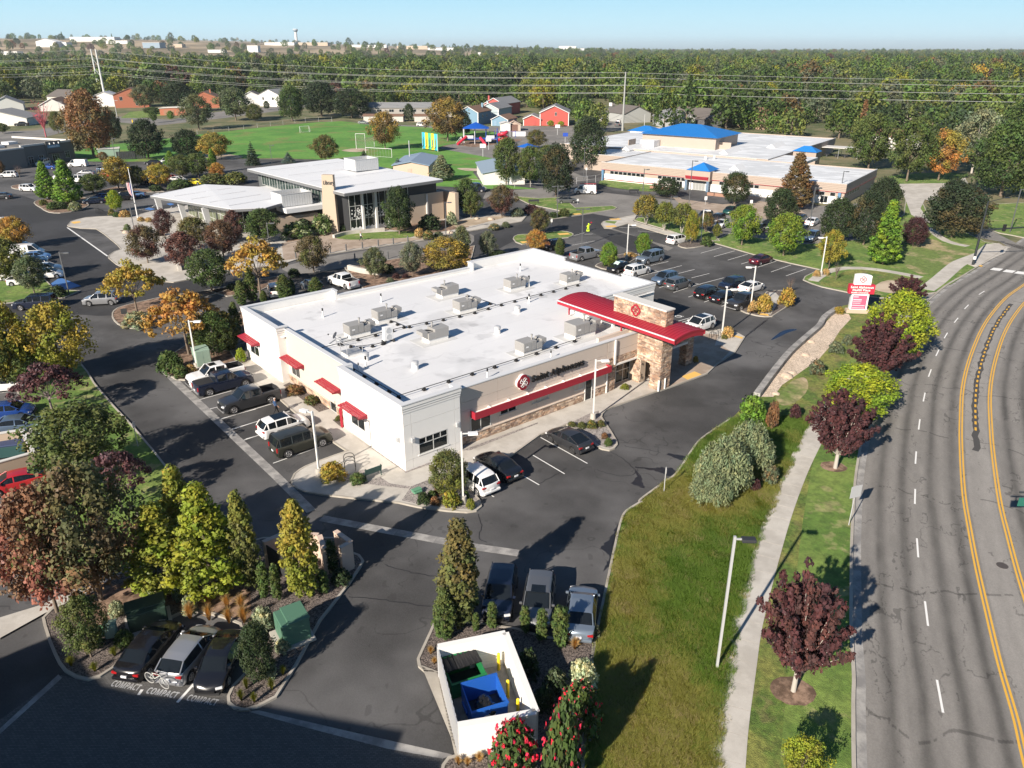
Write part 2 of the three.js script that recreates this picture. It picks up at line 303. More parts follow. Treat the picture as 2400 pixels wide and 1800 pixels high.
struct('parking_lot',flat([[-6.18,-186.93],[7.01,-191.9],[15.41,-190.22],[29.18,-180.66],[53.08,-165.28],[54.25,-146.81],[45.83,-140.82],[34.77,-160.27],[25.53,-157.87],[21.04,-156.12],[16.75,-160.27],[9.02,-154.97],[3.86,-176.21],[-6.69,-177.67]],.016),mat.paleAsphalt,'old sun-bleached asphalt in front of the school');
struct('parking_lot',flat([[17.34,-149.97],[22.92,-138.93],[27.83,-130.52],[26.45,-128.46],[23.6,-135.27],[18.1,-144.76]],.0165),mat.paleAsphalt,'bleached asphalt bays beside the school lawn');
struct('parking_lot',flat([[31.61,-152.53],[47.01,-167.02],[60.99,-167.02],[78.24,-172.42],[69.24,-144.09],[59.46,-137.69],[50.45,-131.79],[40.18,-144.09]],.0162),mat.paleAsphalt,'bleached asphalt of the school car park behind the row of trees');
struct('drive_lane',flat(smooth([[-36.1,-117.58],[-32.5,-122.24],[-25.15,-128.46],[-14.13,-136.62],[-7.92,-141.79],[-7.41,-131.79],[-15.77,-123.75],[-24.46,-119.34],[-28.29,-115.87],[-32.79,-113.88]],true,3),.022),mat.paleAsphalt,'paved greyish lane past the library plaza');
// stripes: a line from a to b, w wide
const stripe=(a,b,w=.1,y=.026)=>{const dx=b[0]-a[0],dz=b[1]-a[1],l=Math.hypot(dx,dz),nx=-dz/l*w/2,nz=dx/l*w/2;return flat([[a[0]+nx,a[1]+nz],[b[0]+nx,b[1]+nz],[b[0]-nx,b[1]-nz],[a[0]-nx,a[1]-nz]],y);};
const pairs=(l,w,y)=>{const o=[];for(let i=0;i+1<l.length;i+=2)o.push(stripe(l[i],l[i+1],w,y));return o;};
struct('parking_marking',pairs([[-32.53,-70.09],[-31.6,-70.86],[-30.71,-68.02],[-28.14,-70.32],[-28.93,-65.93],[-28.11,-66.57],[-27.15,-63.82],[-24.38,-66.06],[-25.42,-61.7],[-23.55,-63.34],[-23.64,-59.59],[-22.67,-60.46]]),mat.paint,'white bay lines left of the clinic');
struct('parking_marking',pairs([[-27.09,-63.75],[-22.99,-67.42],[-25.36,-61.64],[-21.05,-65.61],[-23.41,-59.92],[-22.25,-60.81]]),mat.paint,'white bay lines beside the grey pickup');
struct('parking_marking',pairs([[-19.78,-55.62],[-15.77,-59.24]]),mat.paint,'white bay line beside the green off-roader');
struct('parking_marking',pairs([[2.53,-60.22],[6.24,-55.59],[1.77,-57],[4.25,-53.89],[1,-53.49],[2.14,-52.18]]),mat.paint,'white bay lines in front of the clinic');
struct('parking_marking',pairs([[-2.43,-51.6],[-1.38,-50.41]]),mat.paint,'white bay line by the corner bed');
struct('parking_marking',pairs([[13.54,-119.22],[14.4,-120.42],[16.1,-113.34],[17.45,-114.65],[19.09,-124.39],[21.55,-126.73],[21.91,-118.75],[25.18,-121.24],[18.98,-112.27],[26.85,-118.75],[22.61,-115.09],[22.03,-115.9],[25.09,-113.86],[28.36,-116.44],[26.85,-111.63],[30.08,-114.08],[21.08,-106.39],[22.17,-107.48],[22.69,-104.11],[27.27,-108.35],[27.37,-108.03],[26.8,-108.75],[27.38,-108.35],[31.72,-111.72],[24.36,-101.99],[25.59,-103.01],[26,-99.64],[27.58,-101.21],[27.89,-97.77],[28.55,-98.38]]),mat.paint,'white bay lines in the lot right of the clinic');
struct('parking_marking',pairs([[31.63,-126.73],[36.14,-130.81],[33.27,-124.39],[37.75,-128.33],[34.98,-122.13],[39.33,-126.04],[36.5,-119.7],[38.46,-121.39]]),mat.paint,'white bay lines along the lawn of the right lot');
struct('parking_marking',pairs([[38.54,-117.7],[42.65,-121.51],[39.73,-114.89],[44.21,-119.1],[41.33,-112.71],[45.84,-116.78]]),mat.paint,'white bay lines at the far end of the right lot');
struct('parking_marking',pairs([[8.24,-136.62],[13.51,-142.28],[9.16,-131.36],[14.8,-135.72],[9.07,-126.85],[10.77,-128.87],[13.38,-140.82],[14.92,-141.3],[20.55,-146.81],[26.76,-146.81],[23.64,-143.76],[28.93,-141.79]]),mat.paint,'white bay lines behind the clinic');
struct('parking_marking',pairs([[20.6,-91.54],[22.74,-93.08],[20.97,-91.06],[22.82,-92.49],[21.27,-90.53],[22.02,-91.16],[20.6,-91.54],[21.65,-90.13],[22.74,-93.08],[22.98,-92.49]]),mat.paint,'white hatching of the access aisle near the entrance');
struct('parking_marking',pairs([[-19.84,-30.76],[-19.81,-31.14],[-17.58,-30.25],[-17.18,-31.58]],.16),mat.paint,'short white bay lines between the compact spaces');
struct('parking_marking',pairs([[-51,-69.72],[-49.85,-70.32],[-48.88,-67.36],[-47.82,-68.02]]),mat.paint,'white bay lines in the left-hand car park');
struct('parking_marking',pairs([[-85.23,-146.87],[-66.84,-124.75]],.25),mat.paint,'broad white line along the drop-off bay');
struct('accessible_bay',flat([[-67.14,-107.06],[-67.76,-111.94],[-62.28,-107.36],[-63.54,-105.33]],.024),mat.bluePaint,'blue painted accessible bay at the left');
struct('accessible_bay',flat([[-78.6,-165.36],[-78.32,-167.09],[-76.23,-165.36],[-76.61,-163.87]],.024),mat.bluePaint,'small blue accessible mark in front of the library');
struct('accessible_bay',flat([[-76.28,-171.24],[-75.9,-172.39],[-74.33,-170.89],[-74.64,-169.31]],.024),mat.bluePaint,'second blue accessible mark by the library columns');
struct('parking_marking',pairs([[-79.44,-164.93],[-76.35,-163.03],[-77.79,-167.31],[-78.38,-170.67],[-76.28,-166.22],[-77.05,-169.53],[-72.93,-164.61],[-73.74,-167.86],[-72.56,-166.22],[-72.81,-168.42],[-71.52,-166.22],[-71.97,-168.42]]),mat.paint,'white hatching near the library columns');
{// white wheelchair symbol beside the entrance aisle
const p=[21.32,-93.64],g=new THREE.RingGeometry(.34,.46,18);g.rotateX(-Math.PI/2);g.translate(p[0],.026,p[1]);
struct('parking_marking',[g,stripe([p[0]-.3,p[1]-.5],[p[0]+.1,p[1]-.1]),stripe([p[0]+.1,p[1]-.1],[p[0]+.7,p[1]+.05])],mat.paint,'white wheelchair symbol painted on the asphalt');
}
// thin sealed cracks wander over the asphalt
function crack(pts,label,w=.07){const l=resample(smooth(pts,false,8),.3).map(([x,z])=>[x+rr(-.06,.06),z+rr(-.06,.06)]);struct('sealed_crack',ribbon(l,-w/2,w/2,.0145),M([.014,.014,.016],.7),label);}
crack([[-2.53,-48.08],[-2.18,-46.78],[-2.25,-44.92],[-1.52,-44.53]],'dark crack below the corner bed');
crack([[8.41,-57.54],[9.2,-56.53],[9.75,-55.36],[10.06,-54.47],[9.84,-53.79],[8.87,-53.55],[7.69,-54.04],[6.88,-54.66]],'looping sealed crack in front of the island');
crack([[10.07,-54.98],[11.24,-54.79],[12.51,-54.47]],'sealed crack running to the right kerb',.22);
crack([[9.77,-58.85],[9.87,-58.57],[11.44,-58.02],[12.91,-57.33]],'thin crack across the right drive');
crack([[2.02,-52.3],[3.29,-53.49],[4.63,-54.98]],'straight seam across the bays');
crack([[-8.45,-42.02],[-6.95,-41.3],[-4.74,-40.7]],'seam across the entrance lane');
crack([[-10.26,-38.78],[-7.79,-38.41],[-4.84,-37.78]],'joint between old and new asphalt in the lane');
crack([[28.65,-87.56],[32.1,-92.16],[34.04,-94.61]],'wet seam beside the little island');
crack([[27.63,-85.76],[30.14,-89.33],[32.36,-92.25]],'wet line crossing the right drive',.18);
{// damp patches that have seeped over the asphalt
const wet=M([.020,.020,.022],.35),rag=(p)=>resample([...smooth(p,true,5)],.25).map(([x,z])=>[x+rr(-.13,.13),z+rr(-.13,.13)]);
struct('water_stain',flat(rag([[10.2,-54.98],[11.23,-54.72],[12.1,-54.98],[13.19,-54.72],[13.3,-54.35],[12.83,-53.49],[12.27,-53.86],[11.38,-54.47]]),.0165),wet,'dark wet streak reaching the right kerb');
struct('water_stain',flat(rag([[10.13,-54.72],[10.28,-53.86],[10.28,-53.01],[10.33,-51.61],[9.86,-51.89],[9.38,-52.54],[9.88,-53.25]]),.0166),wet,'dark wet patch left of the sign post');
struct('water_stain',flat(rag([[12.96,-57.29],[14.04,-57.13],[14.67,-56.53],[14.48,-56.07],[13.67,-56.53]]),.0167),wet,'wedge-shaped wet patch at the right kerb');
struct('water_stain',flat(smooth([[30.48,-84.91],[31.81,-86.83],[33,-88.2],[34.12,-88.76],[34.86,-88.71],[33.33,-87.51],[31.97,-86.16]],true,3),.0168),M([.012,.018,.04],.12),'shallow puddle in the right drive');
struct('water_stain',flat(rag([[6.65,-44.72],[7.51,-46.46],[7.96,-47.21],[7.46,-44.72],[6.57,-42.07],[6.04,-41.36],[6.53,-43.18],[6.09,-43.84]]),.0164),wet,'damp asphalt along the swale kerb');
}
function gutter(pts,w,label){const l=resample(pts,3);const g=[];for(let i=1;i<l.length;i++){const a=l[i-1],b=l[i],t=.012/3;g.push([[a[0]+(b[0]-a[0])*t,a[1]+(b[1]-a[1])*t],b]);}
const o=thing('valley_gutter',label);o.userData.kind='structure';g.forEach((s)=>mesh('concrete_section',ribbon(s,-w/2,w/2,.03),mat.gutter,o));}
gutter([[-37.67,-76.31],[-18.97,-53.59],[-14.46,-47.89]],.75,'broken concrete gutter strip left of the clinic');
gutter([[-13.94,-47.51],[-5.99,-45.02],[-2.07,-43.84],[3.26,-42.62]],.75,'concrete gutter strip across the entrance lane');

// raised beds: kerb ring with a fill
function island(name,pts,fill,label,{w=.16,h=.15,sm=3,kerb=true}={}){
const p=sm?smooth(pts,true,sm):pts,q=inset(p,w);
if(kerb){const s=new THREE.Shape(p.map(([x,z])=>new THREE.Vector2(x,-z)));s.holes.push(new THREE.Path(q.map(([x,z])=>new THREE.Vector2(x,-z))));const g=new THREE.ExtrudeGeometry(s,{depth:h,bevelEnabled:false});g.rotateX(-Math.PI/2);struct('kerb',uvm(g),mat.kerb,'concrete kerb round ' +label);}
struct(name,prism(q,0,h-.03),fill,label);return q;
}
island('sidewalk',[...[[-34.63,-81.2],[-32.01,-81.2],[-28.55,-74.94],[-26.55,-72.04],[-24.69,-70.16],[-22.91,-68.36],[-21.24,-66.12],[-19.86,-64.36]],...[[-15.82,-59.45],[-14.94,-58.48],[-14.1,-57.58],[-14.94,-56.9],[-16.22,-55.75],[-16.99,-54.98],[-17.32,-54.44],[-17.58,-53.74],[-17.56,-52.76],[-17.24,-52.03],[-16.73,-51.5],[-16.01,-51.03],[-14.49,-50.57],[-11.95,-50.06],[-8.57,-49.46],[-7.04,-48.86],[-4.84,-48.34],[-3.33,-48.15],[-2.63,-48.34],[-2.25,-48.93],[-2.36,-49.72],[-2.88,-50.82],[-3.38,-51.82]],...[[2.54,-60.59],[4.93,-62.56],[6.37,-60.44],[7.18,-58.71],[7.28,-58.36],[7.67,-57.91],[8.3,-57.67],[8.8,-58.04],[9.15,-58.71],[9.17,-59.42],[8.91,-61.18],[8.57,-63.03],[8.37,-64.16],[8.51,-64.81],[9.01,-65.73],[9.72,-66.42],[11.49,-67.73],[14.42,-69.92]],...[[14.96,-70.2],[16.87,-71.64],[20.62,-74.57],[22.2,-77.04],[25.18,-80.72],[27.67,-85.76],[27.03,-87.65],[25.59,-88.62],[23.67,-87.65],[21.22,-89.33]],...[[-5.23,-89.05],[-23.86,-89.05]]],mat.concrete,'the pale concrete walk round the clinic',{sm:0,w:.15});
const overlay=(name,pts,m,label,y=.126,sm=0)=>struct(name,flat(sm?smooth(pts,true,sm):pts,y),m,label);
overlay('gravel_bed',[[-15.27,-52.99],[-13.26,-52.57],[-11.2,-52.1],[-8.05,-51.46],[-7.94,-51.79],[-9.63,-52.25],[-10.55,-53.29],[-11.92,-54.51],[-13.19,-53.74],[-14.24,-53.59]],mat.greyGravel,'grey gravel bed behind the bike racks');
overlay('gravel_bed',[[-7.89,-51.79],[-6.43,-52.99],[-5.26,-53.74],[-3.74,-52.99],[-2.95,-50.68],[-2.55,-49.72],[-2.58,-48.93],[-2.96,-48.51],[-3.79,-48.6],[-7.09,-49.26],[-8.35,-49.75]],mat.greyGravel,'grey gravel corner bed below the front window');
overlay('gravel_bed',[[5,-62.53],[7.17,-64.81],[8.18,-65.48],[8.21,-63.99],[8.81,-61.18],[9.07,-59.14],[8.74,-58.36],[8.34,-58.04],[7.6,-58.5],[7.2,-59.21],[6.4,-60.89]],mat.greyGravel,'grey gravel bed of the lamp island');
overlay('gravel_bed',[[-23.25,-71.45],[-22.8,-72.19],[-17.1,-66.12],[-18.16,-65.18]],mat.mulch,'dark gravel bed under the stone-clad wall');
overlay('gravel_bed',[[-16.55,-63.51],[-15.98,-64.12],[-15.25,-62.1],[-15.23,-61.76]],mat.mulch,'small gravel bed by the red sign post');
overlay('gravel_strip',[[-15.12,-61.67],[-8.68,-54.05],[-8.58,-53.85],[-6.29,-55.62],[-4.41,-57.61],[-4.51,-57.78],[-6.32,-55.95],[-8.6,-54.17]],mat.greyGravel,'narrow gravel strip at the foot of the white corner wall',.1262);
overlay('gravel_strip',[[-4.42,-57.62],[-4.11,-57.8],[2.35,-63.01],[2.34,-62.72],[-3.51,-57.7]],mat.greyGravel,'gravel strip at the foot of the stone-clad front');
overlay('brick_paving',[[14.65,-71.06],[15.43,-71.06],[16.87,-71.64],[20.62,-74.57],[22.2,-77.04],[24.67,-81.08],[24.11,-83.05],[23.34,-82.8],[24.71,-86.56],[23.39,-86.83],[21.28,-85.23],[17.93,-81.93]],mat.tanWalk,'tan coloured concrete paving under the entrance canopy',.1265);
overlay('tactile_pad',[[17.69,-73.75],[19.35,-75.1],[19.91,-74.26],[18.2,-72.73]],mat.orangePad,'yellow tactile pad at the entrance ramp',.1305);
overlay('tactile_pad',[[26.09,-86.02],[26.38,-86.42],[27.41,-85.62],[27.06,-85.02]],mat.orangePad,'thin yellow tactile strip on the right ramp',.1306);
// right of the drive: swale, verge, gravel, lawns
const lotKerb=[[3.35,-26.26],[4.63,-33.62],[5.14,-35.81],[6.05,-39.48],[7.11,-43.75],[7.97,-46.99],[8.46,-48.2],[9.87,-49.68],[9.7,-49.66],[11.39,-51.66],[13.23,-53.67],[14.05,-55.1],[15.29,-57.47],[16.57,-59.64],[20.21,-63.67],[23.73,-68.72],[27.38,-74.89],[30.77,-80.24],[34.22,-84.97],[37.25,-89.04],[39.12,-92.16],[42.06,-95.76]];
{
const top=[[44.1,-97.85],[46.16,-98.86],[48.29,-98.53],[51.19,-97.19],[52,-94.61]];
const zt=top.at(-1)[1];
const k=kerbEdge.filter(([x,z])=>z>zt-1.5&&z<-8).map(([x,z])=>[x-.2,z]).reverse();
struct('swale',prism([...lotKerb,...top,...k],0,.12),mat.rough,'rough grass strip between the lot and the sidewalk');
struct('kerb',kerbWall(smooth(lotKerb.slice(0,15),false,4),-.16,0,0,.15),mat.kerb,'concrete kerb along the swale');
}
overlay('verge',[...kerbEdge.filter(([x,z])=>z>-82&&z<-8),...[...resample(centre,2)].filter(([x,z])=>z>-82&&z<-8).reverse().map((p,i,a)=>offsetLine(a,10.9>0?11:0)[i])],mat.lawn,'mown grass verge between sidewalk and arterial',.124);
overlay('gravel_bed',[...[[23.9,-68.63],[25.27,-71.06],[28.37,-75.95],[31.86,-81.44],[35.14,-85.76],[37.81,-89.04],[40.07,-92.25]],...[[41.84,-94.93],[43.39,-94.3],[42.95,-92.46],[39.88,-88.11],[36.38,-82.34],[33.75,-78.54]],...[[27.42,-71.45],[25.68,-68.63]]],mat.beigeGravel,'beige gravel bed behind the low concrete wall',.125);
struct('retaining_wall',kerbWall(smooth([...[[23.74,-68.63],[27.47,-74.89],[30.86,-80.24],[34.31,-84.97],[37.34,-89.04]],...[[39.12,-92.16],[42.06,-95.76]]],false,5),-.05,.6,0,.62),mat.gutter,'low concrete retaining wall beside the right drive');
overlay('rough_patch',smooth([[25.96,-68.81],[27.76,-71.06],[28.91,-72.63],[30.39,-73.44],[29.82,-70.68],[27.04,-67.02],[25.88,-66.68]],true,3),mat.dryLawn,'dry orange-tinged grass below the beige gravel',.128);
island('lawn',[...[[35.2,-134.33],[39.98,-125.8],[44.41,-119.81],[47.6,-116.1],[45.89,-114.32],[43.95,-112.16],[43.04,-110.32],[43.56,-108.45],[44.47,-106.63],[47.45,-103.61],[50.54,-101.29],[53.25,-101.65],[57.36,-103.09]],...kerbEdge.filter(([x,z])=>z<[57.36,-103.09][1]&&z>[82.04,-126.33][1]).map(([x,z])=>[x-.2,z]),...[[84.79,-130.1],[85.51,-132.93],[83.79,-134.68],[84.48,-141.47],[82.95,-146.81],[84.35,-155.54],[90.48,-170.58],[96.03,-186.39],[93.19,-184.27],[80.51,-158.67],[62.4,-136.47],[51.48,-132.93],[46.08,-136.47],[40.18,-141.47]]],mat.lawn,'the sloping lawn beside the school',{sm:0,h:.14});
overlay('dry_lawn',smooth([[62.79,-121.26],[68.23,-129.55],[73.74,-136.47],[75.4,-136.47],[75.78,-132.93],[77.27,-130.66],[77.86,-127.39],[72.77,-122.25],[67.79,-117.47],[64.09,-113.01],[62.23,-113.01],[61.61,-115.65]],true,3),mat.dryLawn,'dry bare patch in the lawn near the traffic signal',.117);
overlay('dirt_patch',smooth([[51.44,-105.33],[55.54,-110.07],[57.02,-108.85],[56,-105.71],[53.22,-103.46]],true,3),mat.dirt,'bare sandy patch behind the monument sign',.118);
overlay('mown_lawn',smooth([[44.76,-108.05],[49.15,-113.01],[52.56,-115.65],[55.94,-115.2],[58.56,-112.16],[61.26,-109.66],[59.4,-107.26],[57.21,-109.25],[55.72,-110.48],[51.22,-105.33],[47.42,-105.71]],true,3),mat.rough,'darker rough grass between path and driveway',.1165);
function walk(pts,w,label,slab=1.8,y=.13){// a path of separate slabs
const o=thing('sidewalk',label);o.userData.kind='structure';const l=resample(smooth(pts,false,6),slab);
for(let i=1;i<l.length;i++){const a=l[i-1],b=l[i],t=.012,A=[a[0]+(b[0]-a[0])*t,a[1]+(b[1]-a[1])*t],L=offsetLine(l,-w/2),R=offsetLine(l,w/2);
const q=(u,v,t)=>[u[0]+(v[0]-u[0])*t,u[1]+(v[1]-u[1])*t];mesh('slab',prism([q(L[i-1],L[i],t),L[i],R[i],q(R[i-1],R[i],t)],.06,y+rr(-.002,.004)),mat.concrete,o);}
}
walk([[9.81,-24.9],[10.25,-26.35],[11.18,-29.04],[12.38,-32.1],[13.89,-35.95],[16.09,-40.69],[17.7,-44.03],[19.95,-48.53],[23.28,-54.66],[25.96,-59.16],[28.01,-62.51],[32.61,-68.84],[38.38,-76.72],[44.84,-86.26],[51.2,-95]],1.75,'pale concrete sidewalk between swale and verge',1.75,.14);
walk([[44.33,-109.66],[46.43,-112.58],[48.82,-115.2],[51.32,-116.73],[53.35,-117.01],[56.33,-116.1],[59.39,-113.44],[62.38,-110.07]],1.5,'curving path across the school lawn',2.2);
walk([[78.6,-148.2],[79.18,-145.17],[77.76,-138.93],[77.32,-134.33],[78.41,-131.79],[80.07,-130.44]],1.5,'narrow path down to the traffic signal',2.2);
walk([[58.78,-105.33],[61.99,-108.85],[66.18,-113.88],[71.22,-119.81],[74.02,-122.25],[77.72,-125.28],[82.48,-129.55],[85.64,-131.79]],2.2,'sidewalk leading to the traffic signal',2.2,.135);
overlay('corner_ramp',[[72.19,-119.34],[72.37,-117.01],[77.78,-122.25],[82.3,-126.33],[84.72,-129.55],[85.57,-133.51],[82.8,-132.93],[78.12,-127.39]],mat.concrete,'concrete corner at the traffic signal',.1335);
overlay('tactile_pad',[[73.34,-118.05],[73.92,-118.66],[74.14,-118.19],[73.54,-117.54]],mat.orangePad,'small yellow tactile pad at the signal corner',.138);
overlay('street_grass',[[59.36,-104.95],[64.17,-110.89],[69,-116.1],[71.64,-116.55],[68.53,-113.01],[63.83,-108.05]],mat.lawn,'strip of bright grass by the signal sidewalk',.1175);
struct('side_street',flat([[84.22,-138.93],[90.64,-146.81],[89.73,-140.19],[87.16,-121.26],[91.11,-127.39],[83.83,-127.39],[85.91,-131.79],[86.6,-135.27],[85.63,-136.47]],.03),mat.paleAsphalt,'side street meeting the arterial at the signal');
island('lawn',[[91.42,-148.2],[90.28,-142.11],[91.44,-140.19],[94.21,-136.47],[104.8,-144.09],[118.99,-170.58],[105.42,-170.58],[98.52,-161.91]],mat.lawn,'the lawn beyond the side street',{kerb:true,sm:2});
struct('path',flat([[97.57,-197.73],[109.88,-198.93],[119.74,-207.76],[105.14,-176.21],[97.95,-170.58],[93.2,-170.58],[93.59,-176.21],[87.22,-165.28],[83.28,-154.02],[82.6,-149.62],[80.9,-151.06],[82.09,-158.67],[87.61,-172.42]],.15),mat.concrete,'pale concrete service drive beside the school');
overlay('lawn_strip',smooth([[98.13,-207.76],[109.36,-215.94],[125.01,-215.94],[109.88,-198.93],[104.37,-194.2],[96.8,-197.73]],true,3),mat.lawn,'shaded lawn under the big trees',.02);

// bottom centre: mulch bed with the refuse enclosure
island('planting_bed',[...[[-4.58,-36.86],[-4.85,-35.49],[-5.34,-33.31],[-5.2,-32.73],[-4.75,-32.27],[-4.01,-32.27]],...[[-4.14,-32.36],[-2.76,-26.91],[-3.1,-26.81],[-3.36,-26.34],[-3.48,-24.99],[-0.85,-24.99],[3.25,-24.99],[4.63,-33.62],[4.83,-34.69],[3.58,-34.83],[1.85,-35.1],[0.29,-35.81],[-0.8,-36.02],[-1.5,-36.24],[-3.11,-36.38]]],mat.mulch,'the dark gravel bed round the refuse enclosure',{sm:0});
struct('gutter',flat([[-13.78,-29.68],[-13.1,-29.72],[-8.23,-28.4],[-2.89,-27.01],[-3.34,-26.77],[-6.13,-27.35],[-10.22,-28.57]],.024),mat.gutter,'concrete band between pavers and lane');
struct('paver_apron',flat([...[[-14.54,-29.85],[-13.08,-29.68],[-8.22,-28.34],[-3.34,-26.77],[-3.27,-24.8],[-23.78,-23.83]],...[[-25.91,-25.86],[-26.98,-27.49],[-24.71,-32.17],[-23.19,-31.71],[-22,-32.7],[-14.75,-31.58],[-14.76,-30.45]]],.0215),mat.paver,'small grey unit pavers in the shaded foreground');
struct('gutter',flat([[-25.92,-28.36],[-25.71,-28.03],[-24.55,-31.97],[-24.89,-32.23]],.024),mat.gutter,'concrete band at the left edge of the pavers');
// left planting bed with the three compact spaces
island('planting_bed',[...[[-28.26,-36.66],[-27.76,-35.95],[-26.82,-34.74],[-25.98,-33.74],[-25.29,-32.97],[-24.62,-32.37],[-23.78,-31.91],[-23,-31.71],[-22.44,-31.97],[-21.98,-32.66],[-21.81,-33.6],[-20.89,-36.26],[-19.98,-37.22],[-18.88,-37.22],[-17.4,-36.73],[-16.22,-36.11],[-14.51,-32.7]],...[[-14.78,-31.97],[-15.05,-31.33],[-15.07,-30.58],[-14.88,-30.09],[-14.44,-29.76],[-13.85,-29.67]],...[[-13.88,-29.67],[-13.23,-29.85],[-12.42,-30.52],[-11.92,-32.95],[-11.43,-36.48],[-10.44,-39.68],[-9.98,-41.61],[-9.89,-42.33],[-10.29,-42.97],[-10.88,-43.3],[-12.28,-44.98],[-17.42,-44.98],[-18.69,-44.3],[-22.18,-42.97]],...[[-25.87,-40.87],[-27.99,-38.9]]],mat.mulch,'the big planting bed left of the lane',{sm:0});
overlay('bark_patch',[[-26.62,-36.73],[-26.27,-39.78],[-23.59,-39.96],[-21.21,-39.78],[-18.27,-39.6],[-16.72,-39.78],[-15.52,-36.26],[-18,-37.22],[-20.46,-37.88],[-23.12,-37.88],[-24.24,-35.64],[-25.51,-35.64]],mat.bark,'pinkish bark mulch among the ornamental grasses',.1235);
island('lawn',[...[[-47,-77.63],[-44.86,-75.02],[-42.74,-72.11],[-38.21,-66.7],[-34.43,-62.39],[-30.57,-57.8],[-25.39,-51.34]],...[[-24.44,-50.02],[-22.48,-44.24],[-23.05,-41.44],[-26.14,-41.44],[-31.35,-41.44],[-33.27,-40.69]],...[[-37.48,-52.38],[-40.07,-57.29],[-41.65,-59.37],[-44.56,-62.28],[-43.15,-62.74],[-48.48,-68.56],[-50.83,-71.97],[-50.56,-75.02]]],mat.lawn,'the lawn strip left of the drive',{sm:0});
struct('path',flat([[-30.97,-36.58],[-28.89,-37.88],[-27.96,-39.07],[-25.96,-41.06],[-25.55,-40.69],[-27.29,-38.21],[-28.32,-37.06],[-29.84,-34.74]],.1405),mat.concrete,'concrete walk under the red maple');
// beds left of and behind the clinic
island('planting_bed',[[-38.1,-76.64],[-38.12,-78.14],[-38.05,-80.47],[-37.56,-84.29],[-36.21,-88.1],[-35.15,-98.18],[-30.86,-87.28],[-28.7,-77.63],[-32.7,-73.16],[-33.76,-72.8],[-34.8,-73.01],[-36.51,-74.55]],mat.bark,'the shrub bed at the top left of the clinic',{sm:0});
island('planting_bed',[[-51.76,-94.69],[-52.1,-96.76],[-51.42,-98.25],[-49.77,-100.15],[-46.96,-102.55],[-44.54,-98.86],[-43.13,-93.06],[-43.59,-89.95],[-45.6,-88.67],[-47.98,-89.52],[-50.08,-91.71]],mat.bark,'the round bed under the orange locusts',{sm:2});
island('planting_bed',[[-47.28,-102.55],[-44.27,-103.92],[-40.3,-107.65],[-39.58,-106.48],[-41.95,-102.01],[-44.74,-99.37]],mat.bark,'the narrow bed along the library drive',{sm:0});
island('planting_bed',[[-43.22,-104.76],[-40.79,-106.77],[-37.47,-110.69],[-35.16,-112.26],[-33.87,-110.07],[-35.85,-104.2],[-39.34,-102.01]],mat.bark,'the bed behind the parked white wagon',{sm:0});
island('planting_bed',[[-26.24,-117.23],[-20.56,-121.5],[-13.22,-126.85],[-6.44,-131.79],[-6.63,-116.55],[-21.06,-105.33],[-23.09,-110.07]],mat.bark,'the bed between library lane and clinic',{sm:0});
island('planting_bed',[[0.15,-137.08],[1,-140.34],[3.14,-140.82],[9.28,-143.56],[11.1,-141.79],[11.32,-140.34],[10.21,-138],[6.38,-136.62],[1.76,-132.64]],mat.lawn,'the little grass island by the crossing',{sm:2});
island('planting_bed',[[13.07,-118.28],[14.21,-120.41],[16.08,-123.75],[18.67,-126.06],[20.99,-126.06],[20.83,-123.75],[16.86,-117.93],[14.98,-115.87]],mat.mulch,'the island between two rows of bays',{sm:2});
island('planting_bed',[[28.78,-131.79],[29.63,-133.51],[34.55,-137.08],[35.95,-135.27],[33.34,-131.79],[29.9,-129.94]],mat.mulch,'the bed under the rounded hornbeam',{sm:2});
island('planting_bed',[[29.8,-95.89],[31.17,-97.19],[34.44,-101.29],[35.75,-104.2],[38.16,-104.95],[38.93,-102.37],[38.35,-100.94],[33.26,-93.37],[31.37,-93.68]],mat.mulch,'the little island at the driveway',{sm:2});
overlay('walkway',[[31.65,-94.61],[34.65,-99.89],[36.07,-103.83],[36.93,-103.83],[36.87,-100.94],[34.85,-97.19],[33.25,-93.99]],mat.concrete,'short walkway across the little island',.124);
overlay('tactile_pad',[[32.15,-94.61],[32.95,-94.3],[32.9,-93.49],[31.76,-93.99]],mat.orangePad,'yellow tactile pad on the little island',.128);
island('sidewalk',[[17.39,-149.97],[18.03,-152.16],[26.03,-159.67],[23.99,-152.16],[28.86,-143.76],[30.22,-141.79],[29.54,-139.4],[28.11,-140.82],[22.77,-149.97],[19.1,-145.78],[17.56,-145.78]],mat.concrete,'the concrete corner at the crossing',{sm:0});
overlay('grass_patch',[[18.16,-151.28],[18.83,-152.71],[20.78,-152.16],[20.03,-149.76]],mat.lawn,'small square of grass in the concrete corner',.1215);
island('lawn',[[24.26,-153.27],[25.5,-156.12],[33.83,-155.54],[37.29,-140.82],[36.98,-135.27],[33.48,-135.27],[30.89,-140.82],[29.05,-144.76]],mat.lawn,'the grass strip under the multi-stem trees',{sm:0});
island('lawn',[[0.19,-180.66],[6,-177.67],[11.91,-179.15],[13.62,-166.58],[21.83,-168.56],[22.71,-166.58],[21.85,-164.64],[8.06,-154.4],[7.28,-157.87],[10.41,-162.74],[3.74,-170.58]],mat.lawn,'the grass corner behind the library',{sm:0});
